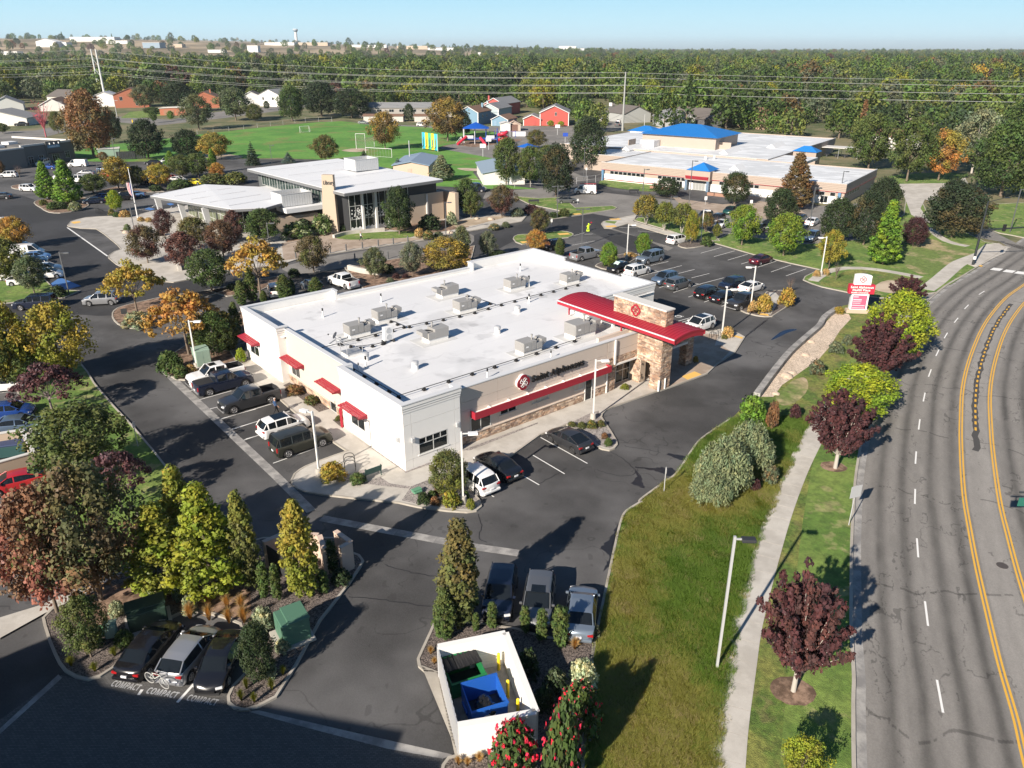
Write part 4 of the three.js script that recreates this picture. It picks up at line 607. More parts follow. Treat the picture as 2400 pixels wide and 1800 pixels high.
// a world matrix helper for things on the clinic roof
const onRoof=(name,label,cat,a,b,turn=0,group)=>{const[x,z]=loc2w(a,b);return thing(name,label,cat,x,5.005,z,PHI+turn,group);};
{
// packaged rooftop units: base curb, cabinet panels, hooded intake, fan, flue, walk pad
const unit=onRoof('rooftop_unit','grey rooftop air handler nearest the left parapet beside the satellite dish','air handler',6.6,19,0,'rooftop air handlers');
const U=M([.31,.305,.295],.6,{metalness:.1}),Ud=M([.28,.275,.27],.6),pad=M([.52,.525,.52],.8);
mesh('walk_pad',[bx(-1.9,0,-1.25,2.2,.012,1.35)],pad,unit);mesh('curb',bx(-1.15,.012,-.62,1.15,.36,.62),mat.white,unit);
mesh('cabinet',[rbx(-1.2,.36,-.68,.45,1.32,.68,.02),rbx(.45,.36,-.68,1.2,1.05,.68,.02)],U,unit);
for(const[x0,x1]of[[-1.14,-.72],[-.66,-.2],[-.14,.4],[.5,1.14]])mesh('access_panel',bx(x0,.44,.68,x1,x0>.4?.98:1.24,.705),U,unit);
mesh('coil_grille',[...[0,1,2,3,4,5].map((i)=>bx(-1.225,.5+i*.12,-.6,-1.2,.56+i*.12,.6))],Ud,unit);
{const s=new THREE.Shape([[0,0],[.62,.42],[.62,.8],[0,.8]].map(([x,y])=>new THREE.Vector2(x,y)));const g=new THREE.ExtrudeGeometry(s,{depth:1.1,bevelEnabled:false});g.translate(1.2,.42,-.55);mesh('intake_hood',uvm(g),U,unit);}
mesh('fan_ring',(()=>{const g=new THREE.TorusGeometry(.36,.05,6,20);g.rotateX(Math.PI/2);g.translate(.75,1.1,0);return g;})(),Ud,unit);mesh('fan_guard',cyl(.75,1.06,0,1.09,.35,.35,18),mat.black,unit);
mesh('flue',[cyl(.2,1.3,.2,1.75,.07),cyl(.2,1.72,.2,1.85,.11)],U,unit);mesh('label_plate',bx(-.9,.8,.705,-.6,.95,.712),mat.whiteMetal,unit);
for(const[a,b,t,s,l]of[[11.1,21.2,0,1,'second grey rooftop air handler from the left along the back'],[11.9,12.9,Math.PI,1,'grey rooftop air handler in the middle of the clinic roof by the white condenser'],[21.3,24.2,Math.PI,1,'grey rooftop air handler nearest the back parapet'],[19.6,18.4,0,1,'grey rooftop air handler just behind the long pipe at mid roof'],[29.2,21.4,0,1,'grey rooftop air handler beside the tall black-capped vent'],[36.1,19.1,0,.95,'grey rooftop air handler at the far right corner of the clinic roof'],[16.8,4.4,0,.98,'grey rooftop air handler near the front edge above the dark lettering'],[23.7,4.5,0,1.22,'largest grey rooftop air handler, left of the red canopy']]){
const[x,z]=loc2w(a,b),c=copyOf(unit,x,5.005,z,PHI+t,l);c.scale.setScalar(s);
}
const tv=onRoof('roof_vent','short round-capped vent near the front left corner of the clinic roof','vent',6.17,7.7,0,'round-capped roof vents');
mesh('base',[cyl(0,0,0,.45,.32,.3,14)],mat.white,tv);mesh('cap',[cyl(0,.5,0,.72,.34,.34,16),cyl(0,.72,0,.8,.34,.2,16),cyl(0,.45,0,.5,.22,.22,10)],mat.galv,tv);
for(const[a,b,l]of[[3.8,12.4,'short round-capped vent beside the roof hatch'],[23.7,14.3,'short round-capped vent in the middle of the white roof'],[17.8,10.4,'short round-capped vent left of the water stain']]){const[x,z]=loc2w(a,b);copyOf(tv,x,5.005,z,0,l);}
const pv=onRoof('vent_pipe','white plumbing vent with a black top near the back left of the roof','vent pipe',6.5,26.3,0,'white plumbing vents');
mesh('pipe',[cyl(0,0,0,.45,.12,.07),cyl(0,.45,0,.75,.065)],mat.white,pv);mesh('cap',cyl(0,.72,0,1.0,.085),mat.black,pv);
for(const[a,b,l,s]of[[14.1,27,'white plumbing vent standing behind the middle air handlers',1],[31.1,21,'tall white plumbing vent beside the right air handler',1.35],[34.8,27,'white plumbing vent near the far parapet',1],[27,16.2,'white plumbing vent beside the long pipe',1],[17.3,1.8,'small white plumbing vent at the front edge right of the lettering',.8],[9.9,1.9,'small white plumbing vent at the front edge above the emblem',.9],[2.9,10.8,'white plumbing vent close to the left parapet step',1.1],[2.1,10.7,'squat white plumbing vent by the parapet step',.7]]){const[x,z]=loc2w(a,b);const c=copyOf(pv,x,5.005,z,0,l);c.scale.setScalar(s);}
const dish=onRoof('satellite_dish','small grey satellite dish on a ballast frame on the roof','satellite dish',3.9,18.4,.6);
{const g=new THREE.SphereGeometry(.55,14,6,0,Math.PI*2,0,.75);g.rotateX(-1.25);g.translate(0,.62,.3);mesh('reflector',g,M([.30,.30,.31],.5,{side:THREE.DoubleSide}),dish);}
mesh('mast',[bar(V(0,0,0),V(0,.75,-.1),.035),bar(V(.4,.02,.4),V(0,.5,-.05),.02),bar(V(-.4,.02,.4),V(0,.5,-.05),.02),bar(V(0,.5,0),V(0,.75,-.75),.018)],mat.steel,dish);mesh('ballast_frame',[bx(-.7,0,-.5,.7,.06,-.42),bx(-.7,0,.4,.7,.06,.48),bx(-.7,.0,-.42,-.62,.05,.4),bx(.62,0,-.42,.7,.05,.4)],mat.galv,dish);mesh('receiver',rbx(-.06,.7,-.85,.06,.82,-.7,.02),mat.dark,dish);
const cond=onRoof('condenser','tall white two-fan condenser on the clinic roof','condenser',7.9,15.2,0);
mesh('cabinet',rbx(-.5,.25,-.2,.5,1.65,.2,.03),mat.whiteMetal,cond);for(const y of[.6,1.25]){const g=new THREE.TorusGeometry(.26,.025,5,18);g.translate(0,y,.2);mesh('fan_ring',[g,(()=>{const q=new THREE.CylinderGeometry(.24,.24,.01,16);q.rotateX(Math.PI/2);q.translate(0,y,.205);return q;})()],mat.galv,cond);}mesh('foot',[bx(-.6,0,-.3,-.4,.25,.3),bx(.4,0,-.3,.6,.25,.3)],mat.dark,cond);
const hatch=onRoof('roof_hatch','roof hatch with a guard rail near the left parapet','roof hatch',3.5,14.5,0);
mesh('curb',bx(-.75,0,-.6,.75,.3,.6),mat.white,hatch);mesh('lid',rbx(-.8,.3,-.65,.8,.4,.65,.02),mat.steel,hatch);
mesh('guard_rail',[[-.8,-.65],[.8,-.65],[-.8,.65],[.8,.65]].map(([x,z])=>bar(V(x,.3,z),V(x,1.35,z),.03)).concat([1.3,.85].flatMap((y)=>[bar(V(-.8,y,-.65),V(.8,y,-.65),.025),bar(V(-.8,y,.65),V(.8,y,.65),.025),bar(V(-.8,y,-.65),V(-.8,y,.65),.025)])),mat.galv,hatch);
// pipe runs on black support blocks
const run=(label,pts,n)=>{
const o=thing('roof_pipe',label,'pipe',0,5.005,0,0,'pipe runs across the clinic roof');const w=pts.map(([a,b])=>loc2w(a,b));const g=[];const w2=w.map(([x,z])=>V(x,.26,z));
for(let i=1;i<w2.length;i++)g.push(bar(w2[i-1],w2[i],.035));mesh('conduit',g,mat.dark,o);
const r=resample(w,n);for(const[x,z]of r){const b=merge([rbx(-.17,0,-.17,.17,.1,.17,.03),rbx(-.12,.1,-.12,.12,.24,.12,.03)]);const m=mesh('support_block',b,mat.rubber,o);m.position.set(x,0,z);m.rotation.y=PHI;}
};
run('long black-footed pipe across the middle of the clinic roof',[[1.8,17.35],[11.3,17.5],[18.9,16.75],[24.3,17.2],[36.2,17.3]],2.0);
run('long black-footed pipe along the front edge of the clinic roof',[[1.62,3.2],[6.8,3.25],[13.8,3.3],[22.9,3.55]],2.55);
run('black-footed pipe lying in the shadow of the left parapet',[[1.65,11],[1.62,3.3]],2.1);
run('short branch pipe reaching the air handler at the back',[[22.8,22.3],[23.1,17.4]],2);
run('short branch pipe reaching the second air handler',[[11.2,20.1],[11.3,17.7]],1.2);
run('short branch pipe running to the white condenser',[[3.9,17.2],[4.6,15.6],[6.2,14.9],[7.6,14.9]],1.1);
}

// ---------- the library ----------
{
const o=[-29.8,-140.4],L=thing('library_building','modern library with tilted white roofs, glass front and a tall limestone pylon','library',o[0],0,o[1],PHI),c=L;
const lib=(a0,b0,y0,a1,b1,y1)=>bx(a0,y0,-b1,a1,y1,-b0);
// a thin sloping roof: corners [a, b, y]
const slab=(q,th,m,name='roof')=>{const P=(k,d)=>V(q[k][0],q[k][2]-d,-q[k][1]);const pos=[];const quad=(a,b,d,e)=>pos.push(...[a,b,d,a,d,e].flatMap((v)=>[v.x,v.y,v.z]));const n=q.length;for(let k=1;k<n-1;k++)for(const t of[[P(0,0),P(k,0),P(k+1,0)],[P(0,th),P(k+1,th),P(k,th)]])pos.push(...t.flatMap((v)=>[v.x,v.y,v.z]));for(let k=0;k<n;k++)quad(P(k,th),P((k+1)% n,th),P((k+1)% n,0),P(k,0));const g=new THREE.BufferGeometry();g.setAttribute('position',new THREE.Float32BufferAttribute(pos,3));g.computeVertexNormals();return mesh(name,uvm(g),m,c);};
const fascia=M([.16,.165,.17],.5),lr=M([.72,.73,.74],.55,{map:T.stucco});
slab([[-1.2,-1.5,7.9],[20,-1.5,8.3],[20,41,8.0],[-1.8,41,7.6]],.06,lr);slab([[-1.25,-1.55,7.84],[20.05,-1.55,8.24],[20.05,41.05,7.94],[-1.85,41.05,7.54]],.5,fascia,'roof_fascia');
const LW=[[-17.3,10.4,5.3],[-12,8.2,5.25],[-5,12.4,5.25],[-2.2,31.3,5.0],[-10.5,43.5,4.9],[-23,39.6,4.4]];slab(LW,.06,lr);slab(LW.map(([a,b,y])=>[a+(a+11)*.004,b+(b-25)*.004,y-.06]),.42,fascia,'roof_fascia');
mesh('roof',lib(-8,8.6,3.6,0,36,4.4),lr,c);
for(let i=0;i<4;i++)for(let j=0;j<2;j++){mesh('roof_rail',bar(V(-.6+j*10,8.15+j*.1,-4-i*9.5),V(8.5+j*10,8.2+j*.2,-4.4-i*9.5),.05),mat.coping,c);}
for(let i=0;i<4;i++)mesh('roof_rail',bar(V(-16.5-i*1.2,5.32-i*.17,-14-i*6.5),V(-6.5-i*.6,5.36-i*.08,-16-i*6),.05),mat.coping,c);
mesh('wall',lib(0,6,0,19,40,7.3),M([.10,.11,.11],.6),c);
mesh('wall',lib(-16.4,13,0,-1,38,4.2),M([.13,.12,.11],.7),c);
mesh('wall',lib(-11,9.2,0,-1.5,11.5,2.9),mat.tanBlock,c);
// glass front in bays
for(let i=0;i<5;i++)windowPart(c,0,.6+i*2.55,.3,-.6-0,2.5,7.1,2,[0,2.3,4.7,7.1],{name:'curtain_wall',f:.09});
mesh('wall',lib(.5,.68,0,13.6,6,7.3),mat.dark,c);
for(const x of[3.1,5.9,8.6])mesh('column',lib(x-.2,-.1,0,x+.2,.35,7.6),mat.pole,c);
for(let i=0;i<4;i++){const g=[];for(let k=0;k<26;k++){const q=new THREE.CircleGeometry(rr(.08,.2),5);q.translate(1+i*2.7+rr(0,2),rr(2.6,4.6),-.535);g.push(q);}stuffPart(mesh('window_decal',g,mat.whiteMetal,c));}
for(let i=0;i<4;i++){const s=new THREE.Shape();s.moveTo(0,0);for(let k=0;k<=10;k++)s.lineTo(k*.24,.75+.16*Math.sin(k*1.9+i));s.lineTo(2.4,0);const g=new THREE.ShapeGeometry(s);g.translate(.7+i*2.7,.35,-.53);mesh('window_film',g,mat.whiteMetal,c);}
for(let i=0;i<8;i++)windowPart(c,Lx,-.05,4.5,-38+i*4,3.9,2.6,3,[],{name:'clerestory_window',glass:mat.greenGlass,f:.07});
// limestone pylon with lettering, leaning slightly outwards at the foot
const py=new THREE.Group();py.name='pylon';py.position.set(-1.1,0,-3.7);c.add(py);
{const s=new THREE.Shape([[-1.9,0],[1.0,0],[.9,10.6],[-1.2,10.6]].map(([x,y])=>new THREE.Vector2(x,y)));const g=new THREE.ExtrudeGeometry(s,{depth:.9,bevelEnabled:false});g.rotateY(Lx*.55);mesh('slab',uvm(g),mat.tanBlock,py);}
{const g=new TextGeometry('Library!',{font:await new FontLoader().loadAsync('fonts/droid/droid_sans_bold.typeface.json'),size:.62,depth:.06,curveSegments:3,bevelEnabled:false});g.scale(.72,1.1,1);g.translate(-1.05,8.9,.92);g.rotateY(Lx*.55);mesh('lettering',g,mat.dark,py);}
// leaning grey columns of the lower wing
for(const[a,b]of[[-20.9,41.3],[-19.4,31.4],[-18.4,20.5],[-17.1,9.2]]){const s=new THREE.Shape([[-.35,0],[.45,0],[.2,4.45],[-.9,4.2]].map(([x,y])=>new THREE.Vector2(x,y)));const g=new THREE.ExtrudeGeometry(s,{depth:.7,bevelEnabled:false});g.translate(a,0,-b-.35);mesh('column',uvm(g),M([.46,.47,.48],.7),c);}
for(const b of[37.6,31.4,25.2,19])windowPart(c,Lx,-16.5,.2,-b,6,4.0,3,[0,1.4,2.8,4.0],{name:'curtain_wall',glass:M([.12,.14,.085],.1),f:.08});
windowPart(c,0,-16,.2,-12.9,4.4,4.0,3,[0,2,4.0],{name:'curtain_wall',f:.08});
// block walls at the right end
mesh('wall',lib(13.6,.5,0,21.4,6,5.6),mat.tanBlock,c);mesh('wall',lib(13.6,.8,5.6,20,6,7.6),mat.dark,c);mesh('wall',lib(22.2,-2.4,0,23,4,5.5),mat.tanBlock,c);
mesh('wall',lib(17.2,.2,0,17.5,.5,5.5),mat.paleGrey,c);mesh('wall',lib(18.9,6,0,22,40,6.6),mat.tanBlock,c);
// louvred plant screens
for(const[a,b,y,w,d]of[[-7.8,10.5,4.4,6,4.6],[12.2,18.5,8.15,5.4,4.6]]){
const s=new THREE.Group();s.name='plant_screen';s.position.set(a,y,-b);c.add(s);const sm=M([.50,.51,.515],.5);
for(let i=0;i<12;i++)for(const z of[0,-d])mesh('screen_panel',bx(i*w/12+.02,.1,z-.05,(i+1)*w/12-.02,2.3,z+.05),sm,s);
for(let i=0;i<9;i++)for(const x of[0,w])mesh('screen_panel',bx(x-.05,.1,-d+i*d/9+.02,x+.05,2.3,-d+(i+1)*d/9-.02),sm,s);
mesh('rail',[bx(-.1,2.3,-d-.1,w+.1,2.38,-d+.06),bx(-.1,2.3,-.06,w+.1,2.38,.1),bx(-.1,2.3,-d,.06,2.38,0),bx(w-.06,2.3,-d,w+.1,2.38,0)],sm,s);mesh('plant_unit',bx(1,.1,-d+.8,w-1,1.6,-.8),mat.steel,s);
}
}
// ---------- the school ----------
{
const sd=Math.atan2(-.588,.809),S0=[23.3,-205];// front runs right and towards the road
const c=thing('school_building','low tan school with white roofs, red trim and bright blue hipped roofs','school',S0[0],0,S0[1],sd);
const sb=(u0,v0,y0,u1,v1,y1)=>bx(u0,y0,-v1,u1,y1,-v0);
const hip=(u0,v0,u1,v1,y0,y1,r)=>{const P=[[u0,y0,-v0],[u1,y0,-v0],[u1,y0,-v1],[u0,y0,-v1]],w=u1-u0,d=v1-v0,k=r??Math.min(w,d)/2,A=w>d?[u0+k,y1,-(v0+v1)/2]:[(u0+u1)/2,y1,-v0-k],B=w>d?[u1-k,y1,-(v0+v1)/2]:[(u0+u1)/2,y1,-v1+k];const t=[];const tri=(...v)=>v.forEach((q)=>t.push(...q));if(w>d){tri(P[0],P[1],B);tri(P[0],B,A);tri(P[1],P[2],B);tri(P[2],P[3],A);tri(P[2],A,B);tri(P[3],P[0],A);}else{tri(P[0],P[1],A);tri(P[1],P[2],B);tri(P[1],B,A);tri(P[2],P[3],B);tri(P[3],P[0],A);tri(P[3],A,B);}tri(P[0],P[2],P[1]);tri(P[0],P[3],P[2]);const g=new THREE.BufferGeometry();g.setAttribute('position',new THREE.Float32BufferAttribute(t,3));g.computeVertexNormals();return uvm(g);};
const blue=M([.018,.17,.50],.4),tan=mat.schoolTan;
const wing=(u0,v0,u1,v1,h)=>{mesh('wall',sb(u0+.1,v0+.1,0,u1-.1,v1-.1,h-.3),tan,c);mesh('roof',sb(u0,v0,h-.3,u1,v1,h-.18),mat.schoolRoof,c);
for(let k=0;k<5;k++){const y=h-1.75+k*.36;mesh('siding_band',sb(u0-.12,v0-.12,y,u1+.12,v0+.1,y+.33),tan,c);mesh('siding_band',sb(u1-.1,v0+.1,y,u1+.12,v1,y+.33),tan,c);mesh('siding_band',sb(u0-.12,v0+.1,y,u0+.1,v1,y+.33),tan,c);mesh('siding_band',sb(u0,v1-.1,y,u1-.1,v1+.12,y+.33),tan,c);}
mesh('coping',sb(u0-.15,v0-.15,h+.05,u1+.15,v0+.15,h+.12),mat.coping,c);mesh('coping',sb(u1-.15,v0+.15,h+.05,u1+.15,v1,h+.12),mat.coping,c);};
wing(0,0,60.6,28,4.5);wing(-32,30,33,95,4.5);wing(-14,14,0,30,4.3);
mesh('roof',sb(0,28,3.9,30,30,4.35),mat.schoolRoof,c);mesh('roof',sb(33,28,3.6,42,44,4.3),mat.schoolRoof,c);
mesh('red_trim',sb(0,-.16,2.66,60.6,-.1,2.76),mat.red,c);mesh('red_trim',sb(60.7,.1,2.66,60.76,28,2.76),mat.red,c);mesh('base_wall',sb(.05,-.02,0,60.5,.1,1.7),mat.white,c);mesh('red_trim',sb(0,-.2,.35,20,-.1,.5),mat.red,c);
for(const[u,n]of[[2.5,8],[16,8],[32,3],[38,3],[46.5,3],[51.5,4],[57.5,1]])for(let i=0;i<n;i++)windowPart(c,0,u+i*1.25,1.75,.02,1.15,.85,1,[]);
for(let i=0;i<5;i++)windowPart(c,Math.PI/2,60.53,1.6,-2-i*2.2,2,.95,2,[]);
for(const[u,w]of[[21.2,1.5],[55.6,1.6]])windowPart(c,0,u,.2,.06,w,1.5,2,[]);
for(const u of[.6,59.6])mesh('column',sb(u-.3,-.6,0,u+.3,0,2.7),M([.09,.20,.33],.5),c);
// entrance porch with a small blue pyramid
mesh('porch',sb(23.8,-1.6,2.5,30.2,1,4.7),tan,c);for(const u of[24.2,29.7])mesh('column',sb(u-.3,-1.5,0,u+.3,-.9,2.5),M([.12,.18,.25],.6),c);
for(let k=0;k<4;k++)mesh('red_trim',sb(24.1,-1.72-k*.12,2.75+k*.2,29.9,-1.62,2.9+k*.2),mat.red,c);windowPart(c,0,25.4,.05,.06,3.2,2.3,4,[0,1.9,2.3],{name:'door',glass:M([.3,.31,.3],.2)});
mesh('roof',hip(24,-1.4,30,4.6,4.75,6.4,2.9),blue,c);
// main hall, blue hipped roof with standing seams
mesh('hall_wall',sb(-10.6,43,4,13,60.3,7.7),tan,c);mesh('roof',hip(-11.6,42,14,61.3,7.7,10.4),blue,c);
for(let i=0;i<40;i++)mesh('roof_seam',bar(V(-11.2+i*.63,7.74,-42),V(-11.2+i*.63+(i<15?(15-i)*.0:0),7.74+Math.min(2.6,Math.max(.1,Math.min(i,39-i)*.18)),-42-Math.min(9.3,Math.max(.4,Math.min(i,39-i)*.64))),.06,.06,4),M([.03,.24,.62],.4),c);
mesh('wing_wall',sb(13,46,4,16.5,46.2,6.3),tan,c);mesh('plant_unit',sb(-9,38.6,4.4,-4.5,42.6,6.2),mat.whiteMetal,c);mesh('wing_wall',sb(-13,38.4,4.4,-12.8,43,6),tan,c);
mesh('roof',hip(33,50,40,55,4.8,6.2),blue,c);mesh('porch',sb(33.3,50.3,0,39.7,54.7,4.75),tan,c);
mesh('roof',hip(-33,75,-22,84,4.8,6.4),blue,c);mesh('porch',sb(-32.5,75.5,0,-22.5,83.5,4.75),mat.white,c);
const sk=(u0,v0,u1,v1,n)=>{const s=new THREE.Shape([[0,0],[2.6,0],[1.3,1.1]].map(([x,y])=>new THREE.Vector2(x,y)));const g=new THREE.ExtrudeGeometry(s,{depth:v1-v0,bevelEnabled:false});g.translate(u0,4.3,-v1);mesh('skylight',uvm(g),mat.whiteMetal,c);for(let i=0;i<n;i++){const w=(v1-v0)/n;const q=new THREE.PlaneGeometry(1.3,w*.82);q.rotateX(-Math.PI/2);q.rotateZ(Math.atan2(1.1,1.3));q.translate(u0+.64,4.875,-v0-(i+.5)*w);mesh('pane',q,M([.52,.53,.52],.15),c);}};
sk(-9,27,-6.4,39,8);sk(17,36,19.6,47,8);sk(31,8,33,13,5);sk(23,58,25.6,68,8);
for(const[u,v]of[[19,22],[20.6,24]])mesh('roof_vent',cyl(u,4.3,-v,5.2,.3),mat.whiteMetal,c);
// low red brick walls by the doors
for(const[u0,v0,u1,v1]of[[16.5,-5,22.5,-4.6],[22.2,-8,22.6,-5],[31.5,-5.5,36,-5.1]])mesh('planter_wall',sb(u0,v0,0,u1,v1,.7),M([.30,.17,.12],.9),c);
}
// white shade canopy and picnic tables in the court behind the school wing
{const p=[100.48,-251.7],s=thing('shade_canopy','pale flat shade canopy on posts in the school court','canopy',p[0],0,p[1],-.55);mesh('roof',bx(-9,3,-3,9,3.15,3),mat.paleGrey,s);for(const x of[-8.5,-3,3,8.5])for(const z of[-2.8,2.8])mesh('post',cyl(x,0,z,3,.08),mat.steel,s);for(let i=0;i<6;i++)mesh('table',[bx(-7+i*2.7,.7,-.5,-5.4+i*2.7,.78,.5),bx(-7+i*2.7,.4,-1,-5.4+i*2.7,.46,-.7),bx(-6.4+i*2.7,0,-.3,-6+i*2.7,.7,.3)],mat.dark,s);}
// ---------- generic small buildings ----------
function gableGeo(w,d,y0,rise,over=.4,th=.18){const s=new THREE.Shape(),a=w/2+over,k=rise/(w/2),e=over*k;s.moveTo(-a,y0-e);s.lineTo(0,y0+rise);s.lineTo(a,y0-e);s.lineTo(a,y0-e+th);s.lineTo(0,y0+rise+th*1.15);s.lineTo(-a,y0-e+th);const g=new THREE.ExtrudeGeometry(s,{depth:d+over*2,bevelEnabled:false});g.translate(0,0,-d/2-over);return uvm(g);}
function bodyGeo(w,d,h,rise){const s=new THREE.Shape([[-w/2,0],[w/2,0],[w/2,h],[0,h+rise],[-w/2,h]].map(([x,y])=>new THREE.Vector2(x,y)));const g=new THREE.ExtrudeGeometry(s,{depth:d,bevelEnabled:false});g.translate(0,0,-d/2);return uvm(g);}
function house(name,label,p,w,d,h,rise,turn,wall,roof,{cat='house',group,wins=[],chimney,door,trim}={}){// gable end faces local z; wins: [face, x, y, w, h]
const o=thing(name,label,cat,p[0],0,p[1],turn,group);mesh('wall',bodyGeo(w,d,h,rise),wall,o);const r=mesh('roof',gableGeo(w,d,h+.02,rise),roof,o);
if(trim)for(const s of[-1,1])mesh('gable_trim',bar(V(s*(w/2+.4),h-.25,d/2+.42),V(0,h+rise+.15,d/2+.42),.16,.16,4),trim,o);
if(trim)for(const s of[-1,1])mesh('corner_trim',bx(s*w/2-.15,0,d/2-.05,s*w/2+.15,h,d/2+.06),trim,o);
for(const[f,x,y,ww,hh]of wins)f==='f'?windowPart(o,0,x,y,d/2+.04,ww,hh,2,[]):f==='l'?windowPart(o,Lx,-w/2-.04,y,x,ww,hh,2,[]):windowPart(o,Math.PI/2,w/2+.04,y,-x,ww,hh,2,[]);
if(door)mesh('door',bx(door[0],.05,d/2,door[0]+door[1],door[2],d/2+.07),door[3]||mat.whiteMetal,o);
if(chimney)mesh('chimney',bx(chimney[0]-.4,h,chimney[1]-.4,chimney[0]+.4,h+rise+1.1,chimney[1]+.4),wall,o);
return o;
}
const paint=(r,g,b)=>M([r,g,b],.85),gold=M([.12,.30,.33],.4);
// grey store at the far left
{
const turn=Math.atan2(-.72,.69),t=thing('grey_store','grey flat-roofed shop at the far left with a blue sign over its door','shop',-134.2,0,-244.4,Math.atan2(.23,.97)+1.29),c=t;// front faces the lot
const g1=paint(.145,.14,.13),g2=paint(.19,.18,.165);
t.rotation.y=1.18;// wall runs from this corner back along local -x
mesh('wall',bx(-17,0,-26,-.0,5.5,0),g1,c);mesh('wall',bx(-9.5,0,.0,-4.5,6.3,.5),g1,c);mesh('wall',bx(-26,0,-26,-17,5.2,1),g2,c);
mesh('roof',bx(-25.8,5.0,-25.8,-.2,5.1,-.2),mat.roof,c);meshes('parapet',[bx(-17.2,5.5,-.35,.2,6.0,.2),bx(-.35,5.5,-26,.2,6.0,-.35),bx(-26.2,5.2,.6,-17,5.6,1.2)],mat.paleGrey,c);meshes('plant_unit',[bx(-14,5.1,-12,-11,6.2,-9),bx(-20,5.1,-8,-17.5,6,-6)],mat.whiteMetal,c);
mesh('awning',bx(-9.2,2.9,.5,-4.8,3.1,1.7),mat.dark,c);windowPart(c,0,-3.4,1,.03,1.6,1.9,2,[0,1.3,1.9]);windowPart(c,0,-12.2,.6,.03,1.6,2.1,2,[0,1.4,2.1]);windowPart(c,0,-15.6,.6,.03,1.6,2.1,2,[0,1.4,2.1]);windowPart(c,0,-8.2,.1,.54,2.4,2.5,3,[0,2.1,2.5]);
const sg=new THREE.Group();sg.name='shop_sign';c.add(sg);mesh('sign_board',bx(-9,4.4,.5,-5,5.2,.62),M([.16,.33,.50],.5),sg);for(let i=0;i<9;i++)mesh('letter',bx(-8.6+i*.36,4.6,.62,-8.38+i*.36,4.6+rr(.25,.42),.66),mat.whiteMetal,sg);for(let i=0;i<3;i++)mesh('sign_lamp',rbx(-8.5+i*1.5,5.4,.5,-8.2+i*1.5,5.9,1.0,.05),mat.whiteMetal,sg);
}
house('portable_classroom','portable classroom with a blue-grey roof and salmon end wall',[-26.5,-220],9.5,19,2.9,.9,-.05,paint(.55,.41,.33),paint(.20,.27,.36),{cat:'classroom',group:'portable classrooms',door:[-.9,1.1,2.1,paint(.5,.36,.3)]});
house('portable_classroom','white portable classroom half hidden behind a pair of trees',[-3.2,-207],10.5,20,2.9,.9,.12,paint(.62,.61,.58),paint(.22,.29,.36),{cat:'classroom',group:'portable classrooms',wins:[['l',-6,1.1,1.6,1],['l',2,1.1,1.6,1]],door:[1,1.1,2.1]});
const WTR=mat.whiteMetal;
house('townhouse','blue gabled townhouse with white trim behind the playground',[-16.8,-369],9.4,16,5.4,2.2,-.35,paint(.16,.27,.36),mat.brownShingle,{trim:WTR,chimney:[2,-4],wins:[['r',2,3,1.2,1.2],['r',-3,3,1.2,1.2]]});
house('townhouse','low blue garage with a brown gabled roof beside the blue townhouse',[-3.4,-362],7.5,12,2.8,1.6,-.35,paint(.16,.27,.36),mat.brownShingle,{cat:'garage',trim:WTR,door:[-2.5,1.1,2.1,paint(.2,.3,.4)]});
house('townhouse','small pale blue townhouse with twin chimneys behind the blue one',[-8,-392],10,18,5.4,2.2,-.35,paint(.35,.42,.44),mat.greyShingle,{trim:WTR,chimney:[-2,5]});
house('townhouse','large red gabled townhouse with two round bushes in front',[19.5,-366],12.6,17,5.6,2.6,-.1,paint(.42,.085,.07),mat.greyShingle,{trim:WTR,wins:[['f',.2,4.2,.9,1.5],['f',-3.3,.5,.8,1.2]]});
house('townhouse','low red garage attached at the left of the red townhouse',[9.4,-364],7.4,12,3.0,1.4,-.1,paint(.42,.085,.07),mat.greyShingle,{cat:'garage',trim:WTR,door:[.6,1.2,2.2,paint(.4,.08,.07)]});
house('townhouse','red townhouse with a grey roof rising behind the blue houses',[-5,-425],11,22,5.6,2.6,-.4,paint(.40,.09,.08),mat.greyShingle,{trim:WTR,chimney:[-4,8]});
{// row of terraces with garages across the field
const t=house('row_house','long grey-roofed row of two-storey homes across the playing field',[-52,-408],12,48,4.6,2.0,Math.PI/2+.04,paint(.33,.31,.285),mat.greyShingle,{wins:[-20,-15,-9,-4,2,7,13,18].map((x)=>['l',x,2.6,2.4,1.3])});t.rotation.y=Math.PI/2+.04+Math.PI*0;
house('garage_row','low brick-coped garage row with pale doors, left half',[-60,-381],7,18.5,2.6,.5,Math.PI/2,paint(.52,.48,.44),mat.brownShingle,{cat:'garage'});house('garage_row','low garage row with pale doors beside the small dark tree',[-41,-381],7,9,2.6,.5,Math.PI/2,paint(.50,.46,.43),mat.brownShingle,{cat:'garage'});
}
house('shed','white garden shed beside the playground',[-2.83,-334.99],4.0,4.0,3.1,.5,.1,paint(.62,.6,.58),paint(.5,.5,.5),{cat:'shed'});
house('shed','tan shed with a brown double door beside the playground',[0.77,-336.3],5.2,4.5,2.8,1.1,0,paint(.42,.33,.27),mat.brownShingle,{cat:'shed',door:[-1.6,3.2,2.6,paint(.16,.09,.07)],trim:paint(.5,.42,.36)});
house('brick_house','brown two-storey brick house with a sloping roof at the upper left',[-222,-478],18,16,7,3.4,.35,mat.brick,mat.brownShingle,{wins:[['f',-6,4,1.6,2],['f',2,1.2,1.4,2],['l',-3,4,2,2.2]],chimney:[4,0]});
house('brick_house','brown brick house half hidden by a dark tree',[-178,-476],16,16,5.5,3.2,.2,mat.brick,mat.brownShingle,{chimney:[3,2]});
